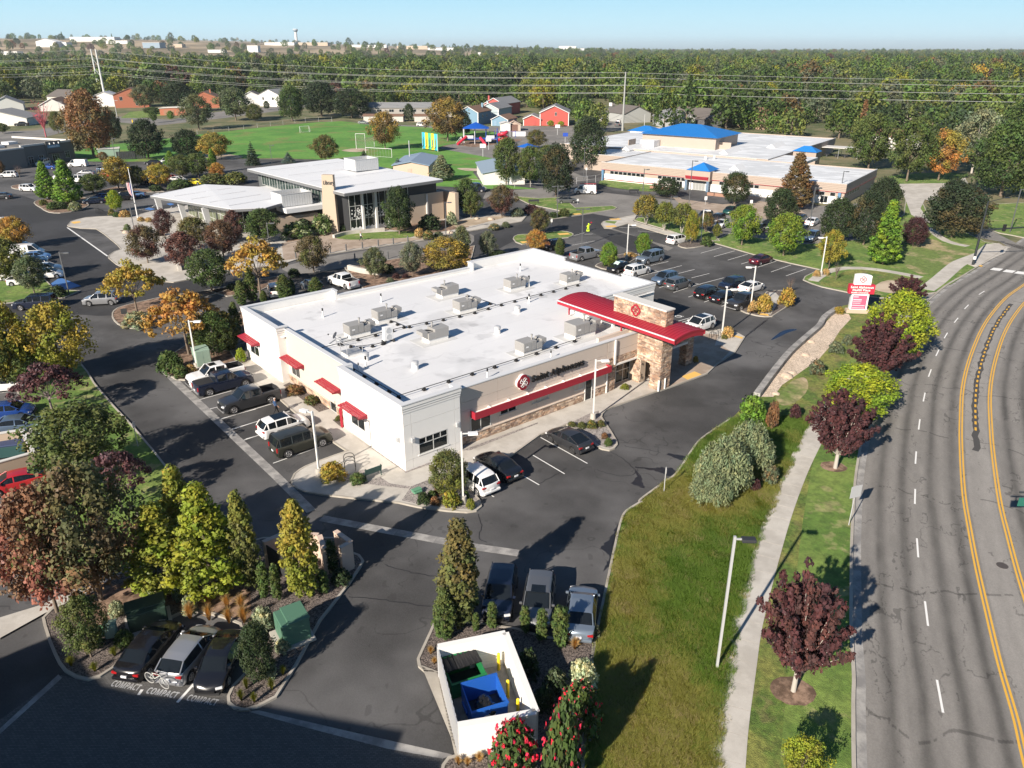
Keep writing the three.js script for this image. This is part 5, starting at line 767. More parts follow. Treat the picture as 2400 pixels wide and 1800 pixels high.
house('brick_garage','flat pale-roofed brick garage at the roadside',[-173.55,-419.06],13,8,3.4,.25,.1,mat.brick,paint(.6,.58,.52),{cat:'garage',door:[-4.5,5,2.6,paint(.3,.16,.1)]});
house('bungalow','white gabled bungalow with a grey roof at the left edge',[-228.38,-364.68],26,16,3.2,3.2,.1,paint(.6,.58,.54),mat.greyShingle,{wins:[['f',-8,.8,3,1.6]],door:[2,3,2.4]});
house('bungalow','pale bungalow showing its grey roof behind the white one',[-281.54,-454.91],16,22,3.4,3.6,.5,paint(.55,.56,.54),mat.greyShingle,{});
house('bungalow','white-fronted cottage with a brown roof beside the crimson tree',[-253.5,-454.91],12,22,3.2,3,.25,paint(.62,.58,.54),mat.brownShingle,{trim:WTR});
house('bungalow','brown-roofed house behind the big orange tree',[-275.07,-514.58],18,26,4,3.6,1.2,paint(.5,.46,.42),mat.shingle,{});
house('white_house','tall white two-storey house left of the tall dark trees',[-139.75,-486.28],15,14,6.4,3,-.4,paint(.66,.65,.62),mat.greyShingle,{wins:[['f',-5,3.6,1.3,1.6],['f',2,3.6,1.3,1.6]]});
house('white_house','white house with a dark gabled roof by the willow',[-158.73,-500.04],14,16,4.5,3,.2,paint(.63,.63,.62),mat.shingle,{trim:WTR});
house('white_house','white house glimpsed behind the steel pylon',[-240.55,-486.28],16,14,5,3,.2,paint(.66,.66,.64),paint(.55,.56,.57),{});
house('white_house','white gable end peeping between trees above the row houses',[-98.28,-656.89],9,10,8,3,-.4,paint(.66,.66,.63),mat.greyShingle,{});
house('school_annex','long white building far back among the treetops',[-25.29,-927.24],36,16,9,1.2,1.4,paint(.6,.6,.58),mat.greyShingle,{cat:'building'});
const hv=[['V',110,620,'dark grey two-roofed house beside the blue school roof',.07],['V',500,640,'tan house behind the row of big trees',.3]];
house('house','dark grey house beside the blue school roof',[83.33,-364.68],16,20,4,3,.7,paint(.10,.10,.11),mat.shingle,{});house('house','second dark roof left of the purple plum',[87.82,-357.16],14,16,3.4,2.6,.3,paint(.12,.12,.13),mat.shingle,{});
house('house','tan house behind the row of big trees',[107.53,-349.94],14,18,5,3,.4,paint(.40,.28,.2),mat.brownShingle,{});house('house','pale-walled house under the tallest dark trees',[135.31,-417.06],14,20,5.5,3,1,paint(.5,.46,.38),mat.greyShingle,{});
house('house','white gable with red brick at the right of the woods',[183.9,-372.5],12,16,6,3,.9,paint(.6,.5,.45),mat.brownShingle,{trim:WTR});house('house','grey-roofed white house deep in the right woods',[258.34,-514.58],16,18,6,4,.7,paint(.62,.62,.6),mat.greyShingle,{});
house('house','tan-roofed house beside the blue spruce',[252.45,-437.9],22,30,6,3.5,1.3,paint(.5,.45,.4),M([.33,.27,.21],.95),{});house('house','white porch house behind the second big tree on the right',[132.83,-276.45],10,12,4,2,.5,paint(.62,.6,.56),mat.brownShingle,{});
house('house','grey gabled house at the edge of the left woods',[54.75,-380.66],14,16,4,3,.4,paint(.35,.36,.35),mat.shingle,{});house('house','grey house beside the street lamp behind the school',[71.29,-357.16],14,14,4,3,.2,paint(.4,.4,.4),mat.greyShingle,{});
// the building we look out from: it shades the pavers below
{
const k=1/Math.tan(SUN_EL),sh=(p,h)=>[p[0]-Math.sin(SUN_AZ)*k*h,p[1]+Math.cos(SUN_AZ)*k*h],HH=13;
const edge=[[-70,-42],[-28.85,-33.46],[-27.86,-34.38],[-26.56,-35.42],[-24.88,-34.02],[-24.02,-33.53],[-21.97,-31.52],[-19.92,-30.95],[-12.59,-30.07],[-8.99,-29.25],[-5.42,-28.46],[-5.61,-27.35],[-4.78,-27.07],[-3.34,-26.79]].map((p)=>sh(p,HH));
const o=thing('office_building','tall office block behind the viewpoint that shades the paved court','building');
mesh('wall',prism([...edge,[edge.at(-1)[0]+3,40],[-90,60],[-95,0]],0,HH),mat.paleGrey,o);
}

// ---------- the dry plateau and far town on the horizon ----------
function hillY(x,z){// the ground rises to a bench on the left, far off
const d=-z,r=x/d;const k=sst(.25,-.55,r);return d<1500?0:(k*62+10*k*(fbm(x*.002+70,z*.002+70,256,2)-.5))*sst(1500,3000,d)+k*40*sst(3500,7000,d);
}
{
const N=90,M2=26,pos=[],idx=[];for(let j=0;j<=M2;j++)for(let i=0;i<=N;i++){const d=1400*Math.pow(9000/1400,j/M2),r=-.8+1.6*i/N;pos.push(r*d,hillY(r*d,-d)+.3,-d);if(i&&j){const a=(j-1)*(N+1)+i-1,b=a+1,c=a+N+1;idx.push(a,b,c,b,c+1,c);}}
const g=new THREE.BufferGeometry();g.setAttribute('position',new THREE.Float32BufferAttribute(pos,3));g.setIndex(idx);g.computeVertexNormals();
struct('hills',uvm(g,.0016),M(0,1,{map:mottled([.16,.125,.07],[.40,.31,.20],1,512,5,6),side:THREE.DoubleSide}),'dry tan bench land rising on the left horizon');
reseed(909);
// white sheds and terminals of the airfield, in the order seen along the bench
const pix=(px,d)=>[(px-1200)/1800*d*.99,-d];const pale=M([.66,.66,.64],.7),tanB=M([.50,.40,.30],.8),blueB=M([.25,.33,.40],.7);
const shed=(px,d,w,h,dp,m,l,gable)=>{w*=1.05;h*=.95;const[x,z]=pix(px,d),y=hillY(x,z),o=thing('airfield_shed',l,'building',x,y,z,0);mesh('wall',gable?bodyGeo(w,dp,h,w*.12):bx(-w/2,0,-dp/2,w/2,h,dp/2),m,o);if(!gable)mesh('roof',bx(-w/2-.5,h,-dp/2-.5,w/2+.5,h+.6,dp/2+.5),pale,o);};
shed(200,2300,52,15,40,pale,'large white gabled hangar on the left horizon',true);shed(225,2320,40,12,30,pale,'white hangar right of the largest one');shed(300,2600,130,13,40,pale,'long white airfield building left of the blue-fronted one');shed(425,2300,44,14,40,blueB,'pale hangar with a blue front');shed(350,2500,60,9,30,pale,'low white building between the hangars');shed(475,2350,34,9,26,tanB,'tan airfield building right of the blue-fronted hangar');shed(640,2200,26,17,24,pale,'white gabled building right of the hangars');shed(700,2700,90,9,40,pale,'long low white building towards the tower');shed(770,3400,120,13,50,tanB,'long tan building beside the control tower');shed(890,3600,150,12,50,pale,'wide white building right of the control tower');shed(985,3500,120,14,50,tanB,'tan building past the tower');shed(1050,3300,110,10,40,pale,'white roofs right of the tan building');shed(1320,5200,100,34,40,pale,'white hospital block on the horizon');shed(1345,5200,60,22,40,pale,'lower wing of the horizon hospital');shed(15,2000,40,8,25,tanB,'tan building at the left end of the bench');shed(60,2050,36,8,25,tanB,'second tan building at the left end');shed(110,2000,44,8,25,pale,'white building above the dry slope');shed(2060,2500,110,11,20,pale,'white roofs among the right-hand woods');shed(2290,2200,60,10,20,pale,'low white roofs at the far right horizon');shed(560,2150,40,7,20,pale,'low pale shed among the left woods');shed(1150,2400,60,9,20,pale,'pale roof in the middle of the woods');
{const[x,z]=pix(734,3300),y=hillY(x,z),t=thing('control_tower','white airport control tower on the horizon','tower',x,y,z);mesh('shaft',cyl(0,0,0,48,6,5,12),pale,t);mesh('cab',[cyl(0,48,0,52,6,9,12),cyl(0,52,0,57,9,10,12)],blueB,t);mesh('roof',cyl(0,57,0,59,10.5,9,12),pale,t);}
// roofs of the suburb at the foot of the bench
const proto=house('distant_house','pale suburban house among trees below the bench',pix(60,1500),14,20,5,4,.4,paint(.52,.49,.45),mat.greyShingle,{group:'suburban houses below the bench'});proto.position.y=hillY(proto.position.x,proto.position.z);
for(let i=0;i<34;i++){const d=rr(1350,1900),[x,z]=pix(rr(0,900),d);const c=copyOf(proto,x,hillY(x,z),z,rr(0,3));c.scale.setScalar(rr(.9,1.3));}
}

// ---------- vehicles ----------
// each kind: stations from the rear bumper forward [x, shoulder height, top height, width share, side, top] - side and top of the span that follows: b paint, g glass, d dark bed
const CARS={
sedan:{L:4.75,W:1.84,tw:.74,wheels:[.92,3.72],r:.33,st:[[0,.55,.55,.84,'b','b'],[.05,.86,.86,.89,'b','b'],[.25,.99,1.0,.94,'b','b'],[.72,1.02,1.04,.98,'g','g'],[1.38,1.0,1.37,1,'g','b'],[1.75,.99,1.43,1,'g','b'],[2.42,.97,1.45,1,'b','b'],[2.5,.97,1.45,1,'g','b'],[2.95,.96,1.41,1,'g','g'],[3.68,.95,.98,.99,'b','b'],[4.2,.87,.91,.96,'b','b'],[4.55,.74,.78,.89,'b','b'],[4.7,.56,.58,.82,'b','b'],[4.75,.40,.42,.78,'b','b']]},
coupe:{L:4.6,W:1.84,tw:.72,wheels:[.92,3.66],r:.33,st:[[0,.55,.55,.84,'b','b'],[.05,.88,.88,.89,'b','b'],[.2,1.0,1.02,.94,'b','b'],[.4,1.02,1.06,.98,'g','g'],[1.5,1.0,1.37,1,'g','b'],[2.0,.97,1.41,1,'g','b'],[2.42,.97,1.41,1,'b','b'],[2.5,.97,1.41,1,'g','b'],[2.85,.96,1.37,1,'g','g'],[3.6,.95,.98,.99,'b','b'],[4.1,.86,.90,.96,'b','b'],[4.42,.74,.77,.89,'b','b'],[4.56,.56,.58,.82,'b','b'],[4.6,.40,.42,.78,'b','b']]},
suv:{L:4.65,W:1.88,tw:.78,wheels:[.85,3.62],r:.36,st:[[0,.62,.62,.86,'b','b'],[.06,1.0,1.02,.92,'b','b'],[.14,1.06,1.08,.96,'g','g'],[.5,1.08,1.56,.97,'b','b'],[.62,1.08,1.62,.98,'g','b'],[1.3,1.06,1.67,1,'b','b'],[1.38,1.06,1.67,1,'g','b'],[2.3,1.05,1.68,1,'b','b'],[2.38,1.05,1.68,1,'g','b'],[2.75,1.04,1.64,1,'g','g'],[3.5,1.03,1.07,.99,'b','b'],[4.1,.98,1.02,.97,'b','b'],[4.45,.86,.90,.92,'b','b'],[4.6,.62,.64,.86,'b','b'],[4.65,.45,.46,.82,'b','b']]},
bigsuv:{L:5.2,W:2.0,tw:.82,wheels:[.98,4.1],r:.39,st:[[0,.7,.7,.9,'b','b'],[.05,1.15,1.17,.95,'g','g'],[.28,1.18,1.78,.96,'b','b'],[.4,1.18,1.85,.97,'g','b'],[1.4,1.17,1.88,1,'b','b'],[1.5,1.17,1.88,1,'g','b'],[2.4,1.16,1.88,1,'b','b'],[2.5,1.16,1.88,1,'g','b'],[3.1,1.15,1.84,1,'g','g'],[3.75,1.14,1.17,.99,'b','b'],[4.5,1.11,1.15,.97,'b','b'],[4.98,1.03,1.06,.93,'b','b'],[5.15,.75,.76,.9,'b','b'],[5.2,.5,.5,.88,'b','b']]},
pickup:{L:5.8,W:2.0,tw:.80,wheels:[1.15,4.78],r:.40,st:[[0,.55,.55,.94,'b','b'],[.04,1.28,1.28,.95,'b','b'],[.1,1.3,1.3,.96,'b','d'],[.12,1.3,.8,.96,'b','d'],[1.76,1.3,.8,.98,'b','d'],[1.78,1.3,1.3,.98,'b','b'],[1.88,1.26,1.3,.98,'g','g'],[1.98,1.24,1.82,.98,'b','b'],[2.12,1.23,1.88,.99,'g','b'],[2.98,1.22,1.91,1,'b','b'],[3.08,1.22,1.91,1,'g','b'],[3.55,1.21,1.87,1,'g','g'],[4.2,1.2,1.23,.99,'b','b'],[5.0,1.17,1.21,.98,'b','b'],[5.55,1.1,1.13,.95,'b','b'],[5.74,.8,.8,.92,'b','b'],[5.8,.5,.5,.9,'b','b']]},
van:{L:5.4,W:2.0,tw:.84,wheels:[1.1,4.35],r:.38,st:[[0,.6,.6,.94,'b','b'],[.05,1.2,1.2,.95,'b','b'],[.12,1.22,1.95,.96,'b','b'],[.3,1.22,2.06,.98,'b','b'],[3.2,1.2,2.1,1,'b','b'],[3.3,1.2,2.1,1,'g','b'],[3.9,1.18,2.0,1,'g','g'],[4.6,1.16,1.22,.98,'b','b'],[5.1,1.0,1.04,.95,'b','b'],[5.35,.72,.74,.9,'b','b'],[5.4,.48,.48,.88,'b','b']]},
hatch:{L:4.4,W:1.82,tw:.74,wheels:[.82,3.45],r:.33,st:[[0,.58,.58,.84,'b','b'],[.06,.95,.96,.90,'b','b'],[.16,1.02,1.05,.94,'g','g'],[.75,1.02,1.42,.97,'g','b'],[1.3,1.0,1.48,1,'g','b'],[2.12,.98,1.49,1,'b','b'],[2.2,.98,1.49,1,'g','b'],[2.65,.97,1.45,1,'g','g'],[3.4,.96,1.0,.99,'b','b'],[3.9,.88,.92,.96,'b','b'],[4.22,.76,.78,.9,'b','b'],[4.36,.56,.58,.84,'b','b'],[4.4,.42,.42,.8,'b','b']]},
};
const carGeo={};
function buildCar(kind){
const s=CARS[kind],half=s.W/2,st=[],tallKind=kind==='pickup'||kind==='bigsuv'||kind==='van';
// extra stations so that the wheel arches are round
const xs=new Set(s.st.map((q)=>q[0]));for(const w of s.wheels)for(let k=-6;k<=6;k++)xs.add(+(w+(s.r+.07)*Math.sin(k/6*Math.PI/2)).toFixed(3));
for(const d of[.2,.4,.6]){xs.add(d);xs.add(+(s.L-d).toFixed(3));}const sorted=[...xs].filter((x)=>x>=0&&x<=s.L).sort((a,b)=>a-b);
for(const x of sorted){let k=0;while(k<s.st.length-2&&s.st[k+1][0]<=x+1e-6)k++;const a=s.st[k],b=s.st[k+1],t=Math.max(0,Math.min(1,(x-a[0])/(b[0]-a[0]))),L=(i)=>a[i]+(b[i]-a[i])*t;st.push([x,L(1),L(2),L(3),a[4],a[5]]);}
const ring=st.map(([x,belt,top,w,,tf],i)=>{
let bot=.24;for(const wx of s.wheels){const d=Math.abs(x-wx),R=s.r+.07;if(d<R)bot=Math.max(bot,s.r+Math.sqrt(R*R-d*d));}
const W=half*w,bed=tf==='d'||(i&&st[i-1][5]==='d'),flatTop=top<belt+.12,tw=flatTop?.80:s.tw;
const mid=Math.max(bot+.02,belt*.62),by=Math.min(bot,belt-.05);
if(bed)return[[W*.93,by],[W,Math.min(mid,belt-.04)],[W*.985,belt-.04],[W*.96,belt],[W*.86,belt-.005],[W*.85,top+.002],[0,top]];
return[[W*.93,by],[W,Math.min(mid,belt-.04)],[W*.985,belt-.04],[W*.95,belt],[W*tw,top-(flatTop?.012:.05)],[W*tw*.8,top-.004],[0,top+.012]];
});
const pos={b:[],sideL:[],sideR:[],front:[],rear:[],d:[]};
const N=7,bend=(x,z)=>{const d=Math.min(x,s.L-x),k=Math.max(0,1-d/.8);return(x<s.L/2?1:-1)*(tallKind?.13:.24)*k*(z/half)**2;},P=(i,j,z)=>[st[i][0]-s.L/2+bend(st[i][0],ring[i][j][0]),ring[i][j][1],ring[i][j][0]*z];
const vtx={pos:[],map:new Map()};const bIdx=[];
const vid=(i,j,z)=>{const k=i*100+j*2+(z>0?1:0)+(j===6?0:0),kk=j===6?i*100+12:k;if(!vtx.map.has(kk)){vtx.map.set(kk,vtx.pos.length/3);vtx.pos.push(...P(i,j,z));}return vtx.map.get(kk);};
for(let i=0;i+1<st.length;i++)for(let j=0;j<6;j++)for(const z of[1,-1]){
const kindOf=j<3?'b':j===3?(st[i][4]==='g'&&ring[i][4][1]>ring[i][3][1]+.02|ring[i+1][4][1]>ring[i+1][3][1]+.02&&st[i][4]==='g'?'side':'b'):st[i][5]==='g'?(st[i][0]<s.L/2?'rear':'front'):st[i][5]==='d'&&j>=4?'d':'b';
const q=z>0?[[i,j],[i+1,j],[i+1,j+1],[i,j+1]]:[[i,j],[i,j+1],[i+1,j+1],[i+1,j]];
if(kindOf==='b'){const v=q.map(([a,b])=>vid(a,b,z));bIdx.push(v[0],v[1],v[2],v[0],v[2],v[3]);}
else{const v=q.map(([a,b])=>P(a,b,z));pos[kindOf==='side'?(z>0?'sideR':'sideL'):kindOf].push(...v[0],...v[1],...v[2],...v[0],...v[2],...v[3]);}
}
for(const e of[0,st.length-1])for(let j=0;j<6;j++){const a=vid(e,j,1),b=vid(e,j+1,1),c=vid(e,j+1,-1),d=vid(e,j,-1);if(e===0)bIdx.push(a,b,c,a,c,d);else bIdx.push(a,c,b,a,d,c);}
const G={};const body=new THREE.BufferGeometry();body.setAttribute('position',new THREE.Float32BufferAttribute(vtx.pos,3));body.setIndex(bIdx);body.computeVertexNormals();
for(const k of['sideL','sideR','front','rear','d'])if(pos[k].length){const g=new THREE.BufferGeometry();g.setAttribute('position',new THREE.Float32BufferAttribute(pos[k],3));g.computeVertexNormals();G[k]=g;}
const X=s.L/2,fb=s.st.at(-3),rb=s.st[1];
G.under=bx(-X+.25,.16,-half+.14,X-.3,.55,half-.14);
const pil=[];for(let i=0;i+1<s.st.length;i++)if(s.st[i][5]==='g'){const a=s.st[i],b=s.st[i+1];for(const z of[1,-1]){const w=(q)=>half*q[3]*(q[2]<q[1]+.12?.86:s.tw+.005);pil.push(bar(V(a[0]-X,a[2]-.02,w(a)*z),V(b[0]-X,b[2]-.02,w(b)*z),.04,.04,5));}}G.body=merge([body,...pil]);
const tr=new THREE.CylinderGeometry(s.r,s.r,.23,20);tr.rotateX(Math.PI/2);const side=new THREE.TorusGeometry(s.r-.05,.05,6,20);G.tyre=merge([tr,(()=>{const t=side.clone();t.translate(0,0,.09);return t;})(),(()=>{const t=side.clone();t.translate(0,0,-.09);return t;})()]);
const spokes=[];for(let k=0;k<5;k++){const b=bx(-.035,0,-.012,.035,s.r*.62,.012);b.rotateZ(k*Math.PI*2/5);b.translate(0,0,.118);spokes.push(b);}const rg=new THREE.TorusGeometry(s.r*.62,.025,5,18);rg.translate(0,0,.112);const hub=new THREE.CylinderGeometry(.06,.06,.03,8);hub.rotateX(Math.PI/2);hub.translate(0,0,.12);G.rim=merge([...spokes,rg,hub]);
{const back=new THREE.CylinderGeometry(s.r*.6,s.r*.6,.01,14);back.rotateX(Math.PI/2);back.translate(0,0,.1);G.rimBack=back;}
const tall=kind==='pickup'||kind==='bigsuv'||kind==='van',hy=s.st.at(-3)[1]-(tall?.22:.1),ty=tall?.95:rb[1]-.1;
G.head=rbx(0,hy-.09,0,.22,hy+.05,.38,.03);G.tail=rbx(0,ty-(tall?.25:.08),0,.14,ty+(tall?.15:.07),tall?.16:.36,.03);
G.grille=bx(X-.16,.42,-half*.5,X-.0,hy-.02-(tall?0:.06),half*.5);G.plate=bx(-X-.02,.62,-.17,-X+.04,.74,.17);G.mirror=rbx(0,0,0,.14,.15,.2,.04);G.bump=[rbx(-X-.03,.38,-half*.84,-X+.18,.58,half*.84,.05),rbx(X-.22,.26,-half*.78,X-.01,.40,half*.78,.04)];
G.info={X,half,hy,ty,s,cowl:s.st.find((q,i)=>s.st[i-1]?.[5]==='g'&&q[0]>s.L/2)};return G;
}
const paintMat={};const carPaint=(c)=>paintMat[c]??=(()=>{const p={white:[[.78,.78,.77],.35,0],silver:[[.42,.43,.45],.3,.6],grey:[[.17,.175,.18],.3,.5],dark:[[.045,.047,.052],.28,.4],black:[[.010,.010,.012],.22,0],navy:[[.012,.018,.040],.25,.2],blue:[[.02,.07,.30],.25,.3],steelblue:[[.13,.19,.28],.28,.5],sky:[[.16,.30,.55],.25,.4],red:[[.40,.015,.02],.3,0],maroon:[[.075,.010,.022],.25,.2],yellow:[[.70,.58,.02],.35,0],olive:[[.045,.047,.036],.3,.4],green:[[.01,.06,.05],.3,.3],bluegrey:[[.22,.27,.33],.28,.5]}[c];return M(p[0],p[1],{metalness:p[2],clearcoat:.9,clearcoatRoughness:.06,side:THREE.DoubleSide});})();
const headMat=M([.62,.63,.64],.15),tailMat=M([.32,.01,.012],.25),rimMat=M([.48,.48,.49],.35,{metalness:.7}),rimDark=M([.04,.04,.042],.4),plateMat=M([.7,.71,.74],.5),carGlass=M([.010,.013,.016],.04),bedMat=M([.018,.018,.02],.8);
function vehicle(kind,colour,p,dir,label,{cat={sedan:'car',coupe:'car',suv:'suv',bigsuv:'suv',pickup:'pickup truck',van:'van',hatch:'car'}[kind],near=true,y=.02,extra,roof,darkRims,group,scale=1}={}){
const tallK=['pickup','bigsuv','van'].includes(kind),G=carGeo[kind]??=buildCar(kind),{X,half,hy,ty,s,cowl}=G.info;const pm=carPaint(colour);
const o=thing({pickup:'pickup_truck',van:'van',suv:'parked_suv',bigsuv:'parked_suv'}[kind]||'parked_car',label,cat,p[0],y,p[1],Math.atan2(-dir[1],dir[0]),group);o.scale.setScalar(scale);
mesh('body',G.body,pm,o);mesh('windshield',G.front,carGlass,o);mesh('rear_window',G.rear,carGlass,o);mesh('side_window',G.sideL,carGlass,o);mesh('side_window',G.sideR,carGlass,o);if(G.d)mesh('cargo_bed',G.d,bedMat,o);mesh('underbody',G.under,mat.rubber,o);
for(const wx of s.wheels)for(const z of[1,-1]){
const w=new THREE.Group();w.name='wheel';w.position.set(wx-X,s.r,z*(half-.125));if(z<0)w.rotation.y=Math.PI;o.add(w);mesh('tyre',G.tyre,mat.rubber,w);
if(near){mesh('rim',G.rim,darkRims?rimDark:rimMat,w);mesh('brake_disc',G.rimBack,mat.dark,w);}else mesh('rim',G.rimBack,rimMat,w).position.z=.02;
}
for(const z of[1,-1]){
const h=mesh('headlight',G.head,headMat,o);h.position.set(X-(tallK?.3:.42),0,z>0?half*.84-.36:-half*.84-.02);h.rotation.y=z*-.3;
const t=mesh('taillight',G.tail,tailMat,o);t.position.set(-X+(tallK?.04:.1),0,z>0?half*.9-(ty>.9&&s.L>5?.16:.36):-half*.9);
if(near){const m=mesh('mirror',G.mirror,pm,o);m.position.set(cowl[0]-X-.3,cowl[1]+.03,z>0?half*.92:-half*.92-.2);}
}
if(near){mesh('grille',G.grille,mat.black,o);mesh('licence_plate',G.plate,plateMat,o);mesh('bumper',G.bump[0],kind==='pickup'?rimMat:pm,o);mesh('bumper',G.bump[1],kind==='pickup'?rimMat:mat.rubber,o);}
if(roof==='black'){const m=mesh('roof_panel',bx(-.9,s.st.reduce((a,q)=>Math.max(a,q[2]),0)-.01,-half*.62,.35,s.st.reduce((a,q)=>Math.max(a,q[2]),0)+.022,half*.62),carGlass,o);m.position.x=-.1;}
if(roof==='rails')for(const z of[1,-1])mesh('roof_rail',bar(V(-1.7,s.st.reduce((a,q)=>Math.max(a,q[2]),0)+.05,z*half*.66),V(.5,s.st.reduce((a,q)=>Math.max(a,q[2]),0)+.05,z*half*.66),.025),mat.dark,o);
if(roof==='sun')mesh('sunroof',bx(-.15,s.st.reduce((a,q)=>Math.max(a,q[2]),0)-.01,-.42,.55,s.st.reduce((a,q)=>Math.max(a,q[2]),0)+.02,.42),carGlass,o);
if(extra)extra(o,G);return o;
}
const A1=[.7713,-.6365],A2=[-.7713,.6365],B1=[-.6365,-.7713],B2=[.6365,.7713];// along the clinic front, back; away from the viewer, towards
// left of the clinic
vehicle('pickup','white',[-30.53,-72.81],A2,'white crew-cab pickup nose out at the top of the left clinic bays',{roof:'sun'});
vehicle('pickup','navy',[-29.02,-70.86],A1,'navy pickup with a dark bed cover backed out beside the white pickup',{extra:(o)=>mesh('bed_cover',bx(-2.75,1.29,-.82,-1.15,1.33,.82),mat.rubber,o)});
vehicle('pickup','dark',[-25.18,-66.89],A2,'dark grey crew-cab pickup with an open empty bed, nose out',{});
vehicle('suv','white',[-20.36,-61.33],A1,'white crossover with a black roof beside the green off-roader',{roof:'black'});
vehicle('bigsuv','olive',[-18.04,-58.28],A1,'dark olive four-wheel drive parked behind the front lamp post',{roof:'rails'});
vehicle('suv','white',[-2.96,-52.23],B1,'white crossover partly hidden by the small tree at the clinic corner',{});
vehicle('sedan','black',[-1.16,-54.25],B1,'glossy black saloon beside the white crossover',{darkRims:true});
vehicle('coupe','dark',[4.9,-58.81],B1,'dark grey fastback parked beside the front lamp island',{darkRims:true});
// bottom row
{const d=(a,b)=>{const l=Math.hypot(b[0]-a[0],b[1]-a[1]);return[(b[0]-a[0])/l,(b[1]-a[1])/l];};
const dn=d([-0.45,-41.89],[-0.92,-37.43]);
vehicle('suv','navy',[-0.73,-38.32],dn,'dark blue crossover next to the tall orange-topped hornbeam',{darkRims:true});
vehicle('suv','grey',[1.61,-37.61],d([1.95,-40.66],[1.46,-36.82]),'grey crossover with a sunroof between two others above the refuse enclosure',{roof:'sun'});
vehicle('sedan','bluegrey',[4.15,-36.67],d([3.93,-35.52],[4.59,-39.81]),'silver-blue saloon beside the swale kerb',{});
const up=d([-20.89,-32.91],[-20.25,-36.26]);
vehicle('sedan','black',[-20.35,-33.62],up,'black saloon in the first compact space, half in shadow',{scale:.97});
vehicle('hatch','silver',[-17.96,-33.26],d([-18.67,-32.37],[-17.98,-35.95]),'silver hatchback with a bicycle on its tail, middle compact space',{});
vehicle('sedan','black',[-16.06,-32.71],d([-16.49,-35.64],[-16.5,-31.97]),'black saloon nose out in the third compact space',{scale:.95});
}
// at the left edge
vehicle('hatch','blue',[-46.72,-64.34],[.97,-.25],'bright blue hatchback at the left edge behind the purple trees',{});
vehicle('sedan','steelblue',[-44.22,-61.47],[.97,-.25],'pale blue saloon below the bright blue hatchback',{});
vehicle('sedan','white',[-51.07,-70.51],[.97,-.25],'white saloon mostly hidden by the left maple',{});
vehicle('coupe','red',[-38.48,-51.73],[-.85,.5],'red car in shade at the left edge',{});
vehicle('bigsuv','navy',[-62.87,-97.04],[-.985,.17],'navy four-wheel drive waiting on the drive at the left',{});
vehicle('suv','silver',[-55.11,-98.89],[-.985,.17],'silver crossover driving left along the drive',{});
// the row under the left trees
for(const[k,c,p,l]of[['hatch','blue',[-85.13,-130.12],'blue car under the yellow tree at the left edge'],['van','white',[-79.91,-124.41],'white minivan in the left row under the trees'],['sedan','sky',[-77.2,-122.12],'pale blue saloon next to the white minivan in the left row'],['sedan','navy',[-76.07,-119.17],'navy saloon third in the left row'],['sedan','white',[-71.54,-114.97],'white saloon above the last one of the left row'],['coupe','white',[-69.35,-111.67],'white coupe last in the left row next to the blue bay'],['hatch','white',[-70.97,-108.23],'white car hidden below the grey-green tree'],['sedan','white',[-98.98,-149.32],'white saloon at the far left above the yellow tree'],['sedan','silver',[-97.58,-146.64],'silver saloon at the far left edge'],['sedan','white',[-73.64,-111.03],'white saloon almost covered by leaves in the left row']])vehicle(k,c,p,[.95,-.3],l,{near:false});
// far left lot
for(const[k,c,p,d,l]of[
['suv','white',[-134.01,-209.49],[-.98,.2],'white estate in front of the grey shop'],['suv','white',[-116,-187.86],[.97,.2],'white crossover beside the tiny island'],['van','white',[-125.7,-229.36],[-1,.05],'white minivan beyond the two bright green trees'],['sedan','silver',[-114.98,-212.88],[-1,.05],'silver saloon behind the white minivan'],['bigsuv','white',[-111.84,-201.21],[-1,.05],'white off-roader behind the bright green trees'],['hatch','steelblue',[-112.92,-218.93],[1,.05],'blue hatchback in the middle of the far lot'],['hatch','red',[-107.43,-210.18],[1,.05],'red hatchback behind the tall yellow tree'],['sedan','black',[-106.61,-203.79],[1,.05],'black saloon near the blue hatchback'],['bigsuv','white',[-137.37,-232.03],[0,1],'white off-roader parked at the door of the grey shop'],
['sedan','navy',[-92.34,-171.59],[-.9,.43],'navy saloon beside the bright green sapling'],['sedan','blue',[-92.9,-176.65],[-.9,.43],'deep blue saloon beyond the navy one'],['bigsuv','black',[-87.74,-175.79],[-.9,.43],'black off-roader beside the flagpole'],['sedan','sky',[-86.9,-179.36],[-.9,.43],'white and blue saloon right of the black off-roader'],['sedan','dark',[-116.32,-177.39],[-1,.1],'dark saloon at the far left edge of the lot'],['hatch','red',[-88.3,-203.4],[1,.1],'red car half hidden behind the second yellow tree'],['coupe','yellow',[-80.08,-197.85],[1,.15],'bright yellow coupe behind the library'],['suv','white',[-102.8,-236.08],[-.6,.8],'white crossover near the green utility cabin'],['sedan','black',[-105.87,-233.55],[-1,.1],'black saloon under the dark green trees'],['sedan','navy',[-91.89,-197.21],[1,.1],'navy saloon under the yellow trees'],['hatch','grey',[-104.27,-177.97],[1,.1],'grey car peeping out beneath the bright green tree'],['sedan','white',[-117.56,-205.75],[1,.1],'white saloon between the two bright green trees'],['sedan','blue',[-131.5,-224.64],[1,.1],'blue car in front of the grey shop'],['sedan','white',[-85.79,-201.57],[1,.1],'white saloon behind the library shrubs']])vehicle(k,c,p,d,l,{near:false});
// behind the clinic
vehicle('suv','white',[-33.02,-103.21],[-.35,-.94],'white estate behind the columnar trees',{near:false});
vehicle('suv','bluegrey',[-28.35,-105.21],[-.62,-.78],'blue-grey crossover behind the clinic parapet',{near:false});
vehicle('pickup','white',[-24.38,-107.52],[-.72,-.69],'white crew-cab pickup behind the clinic',{});
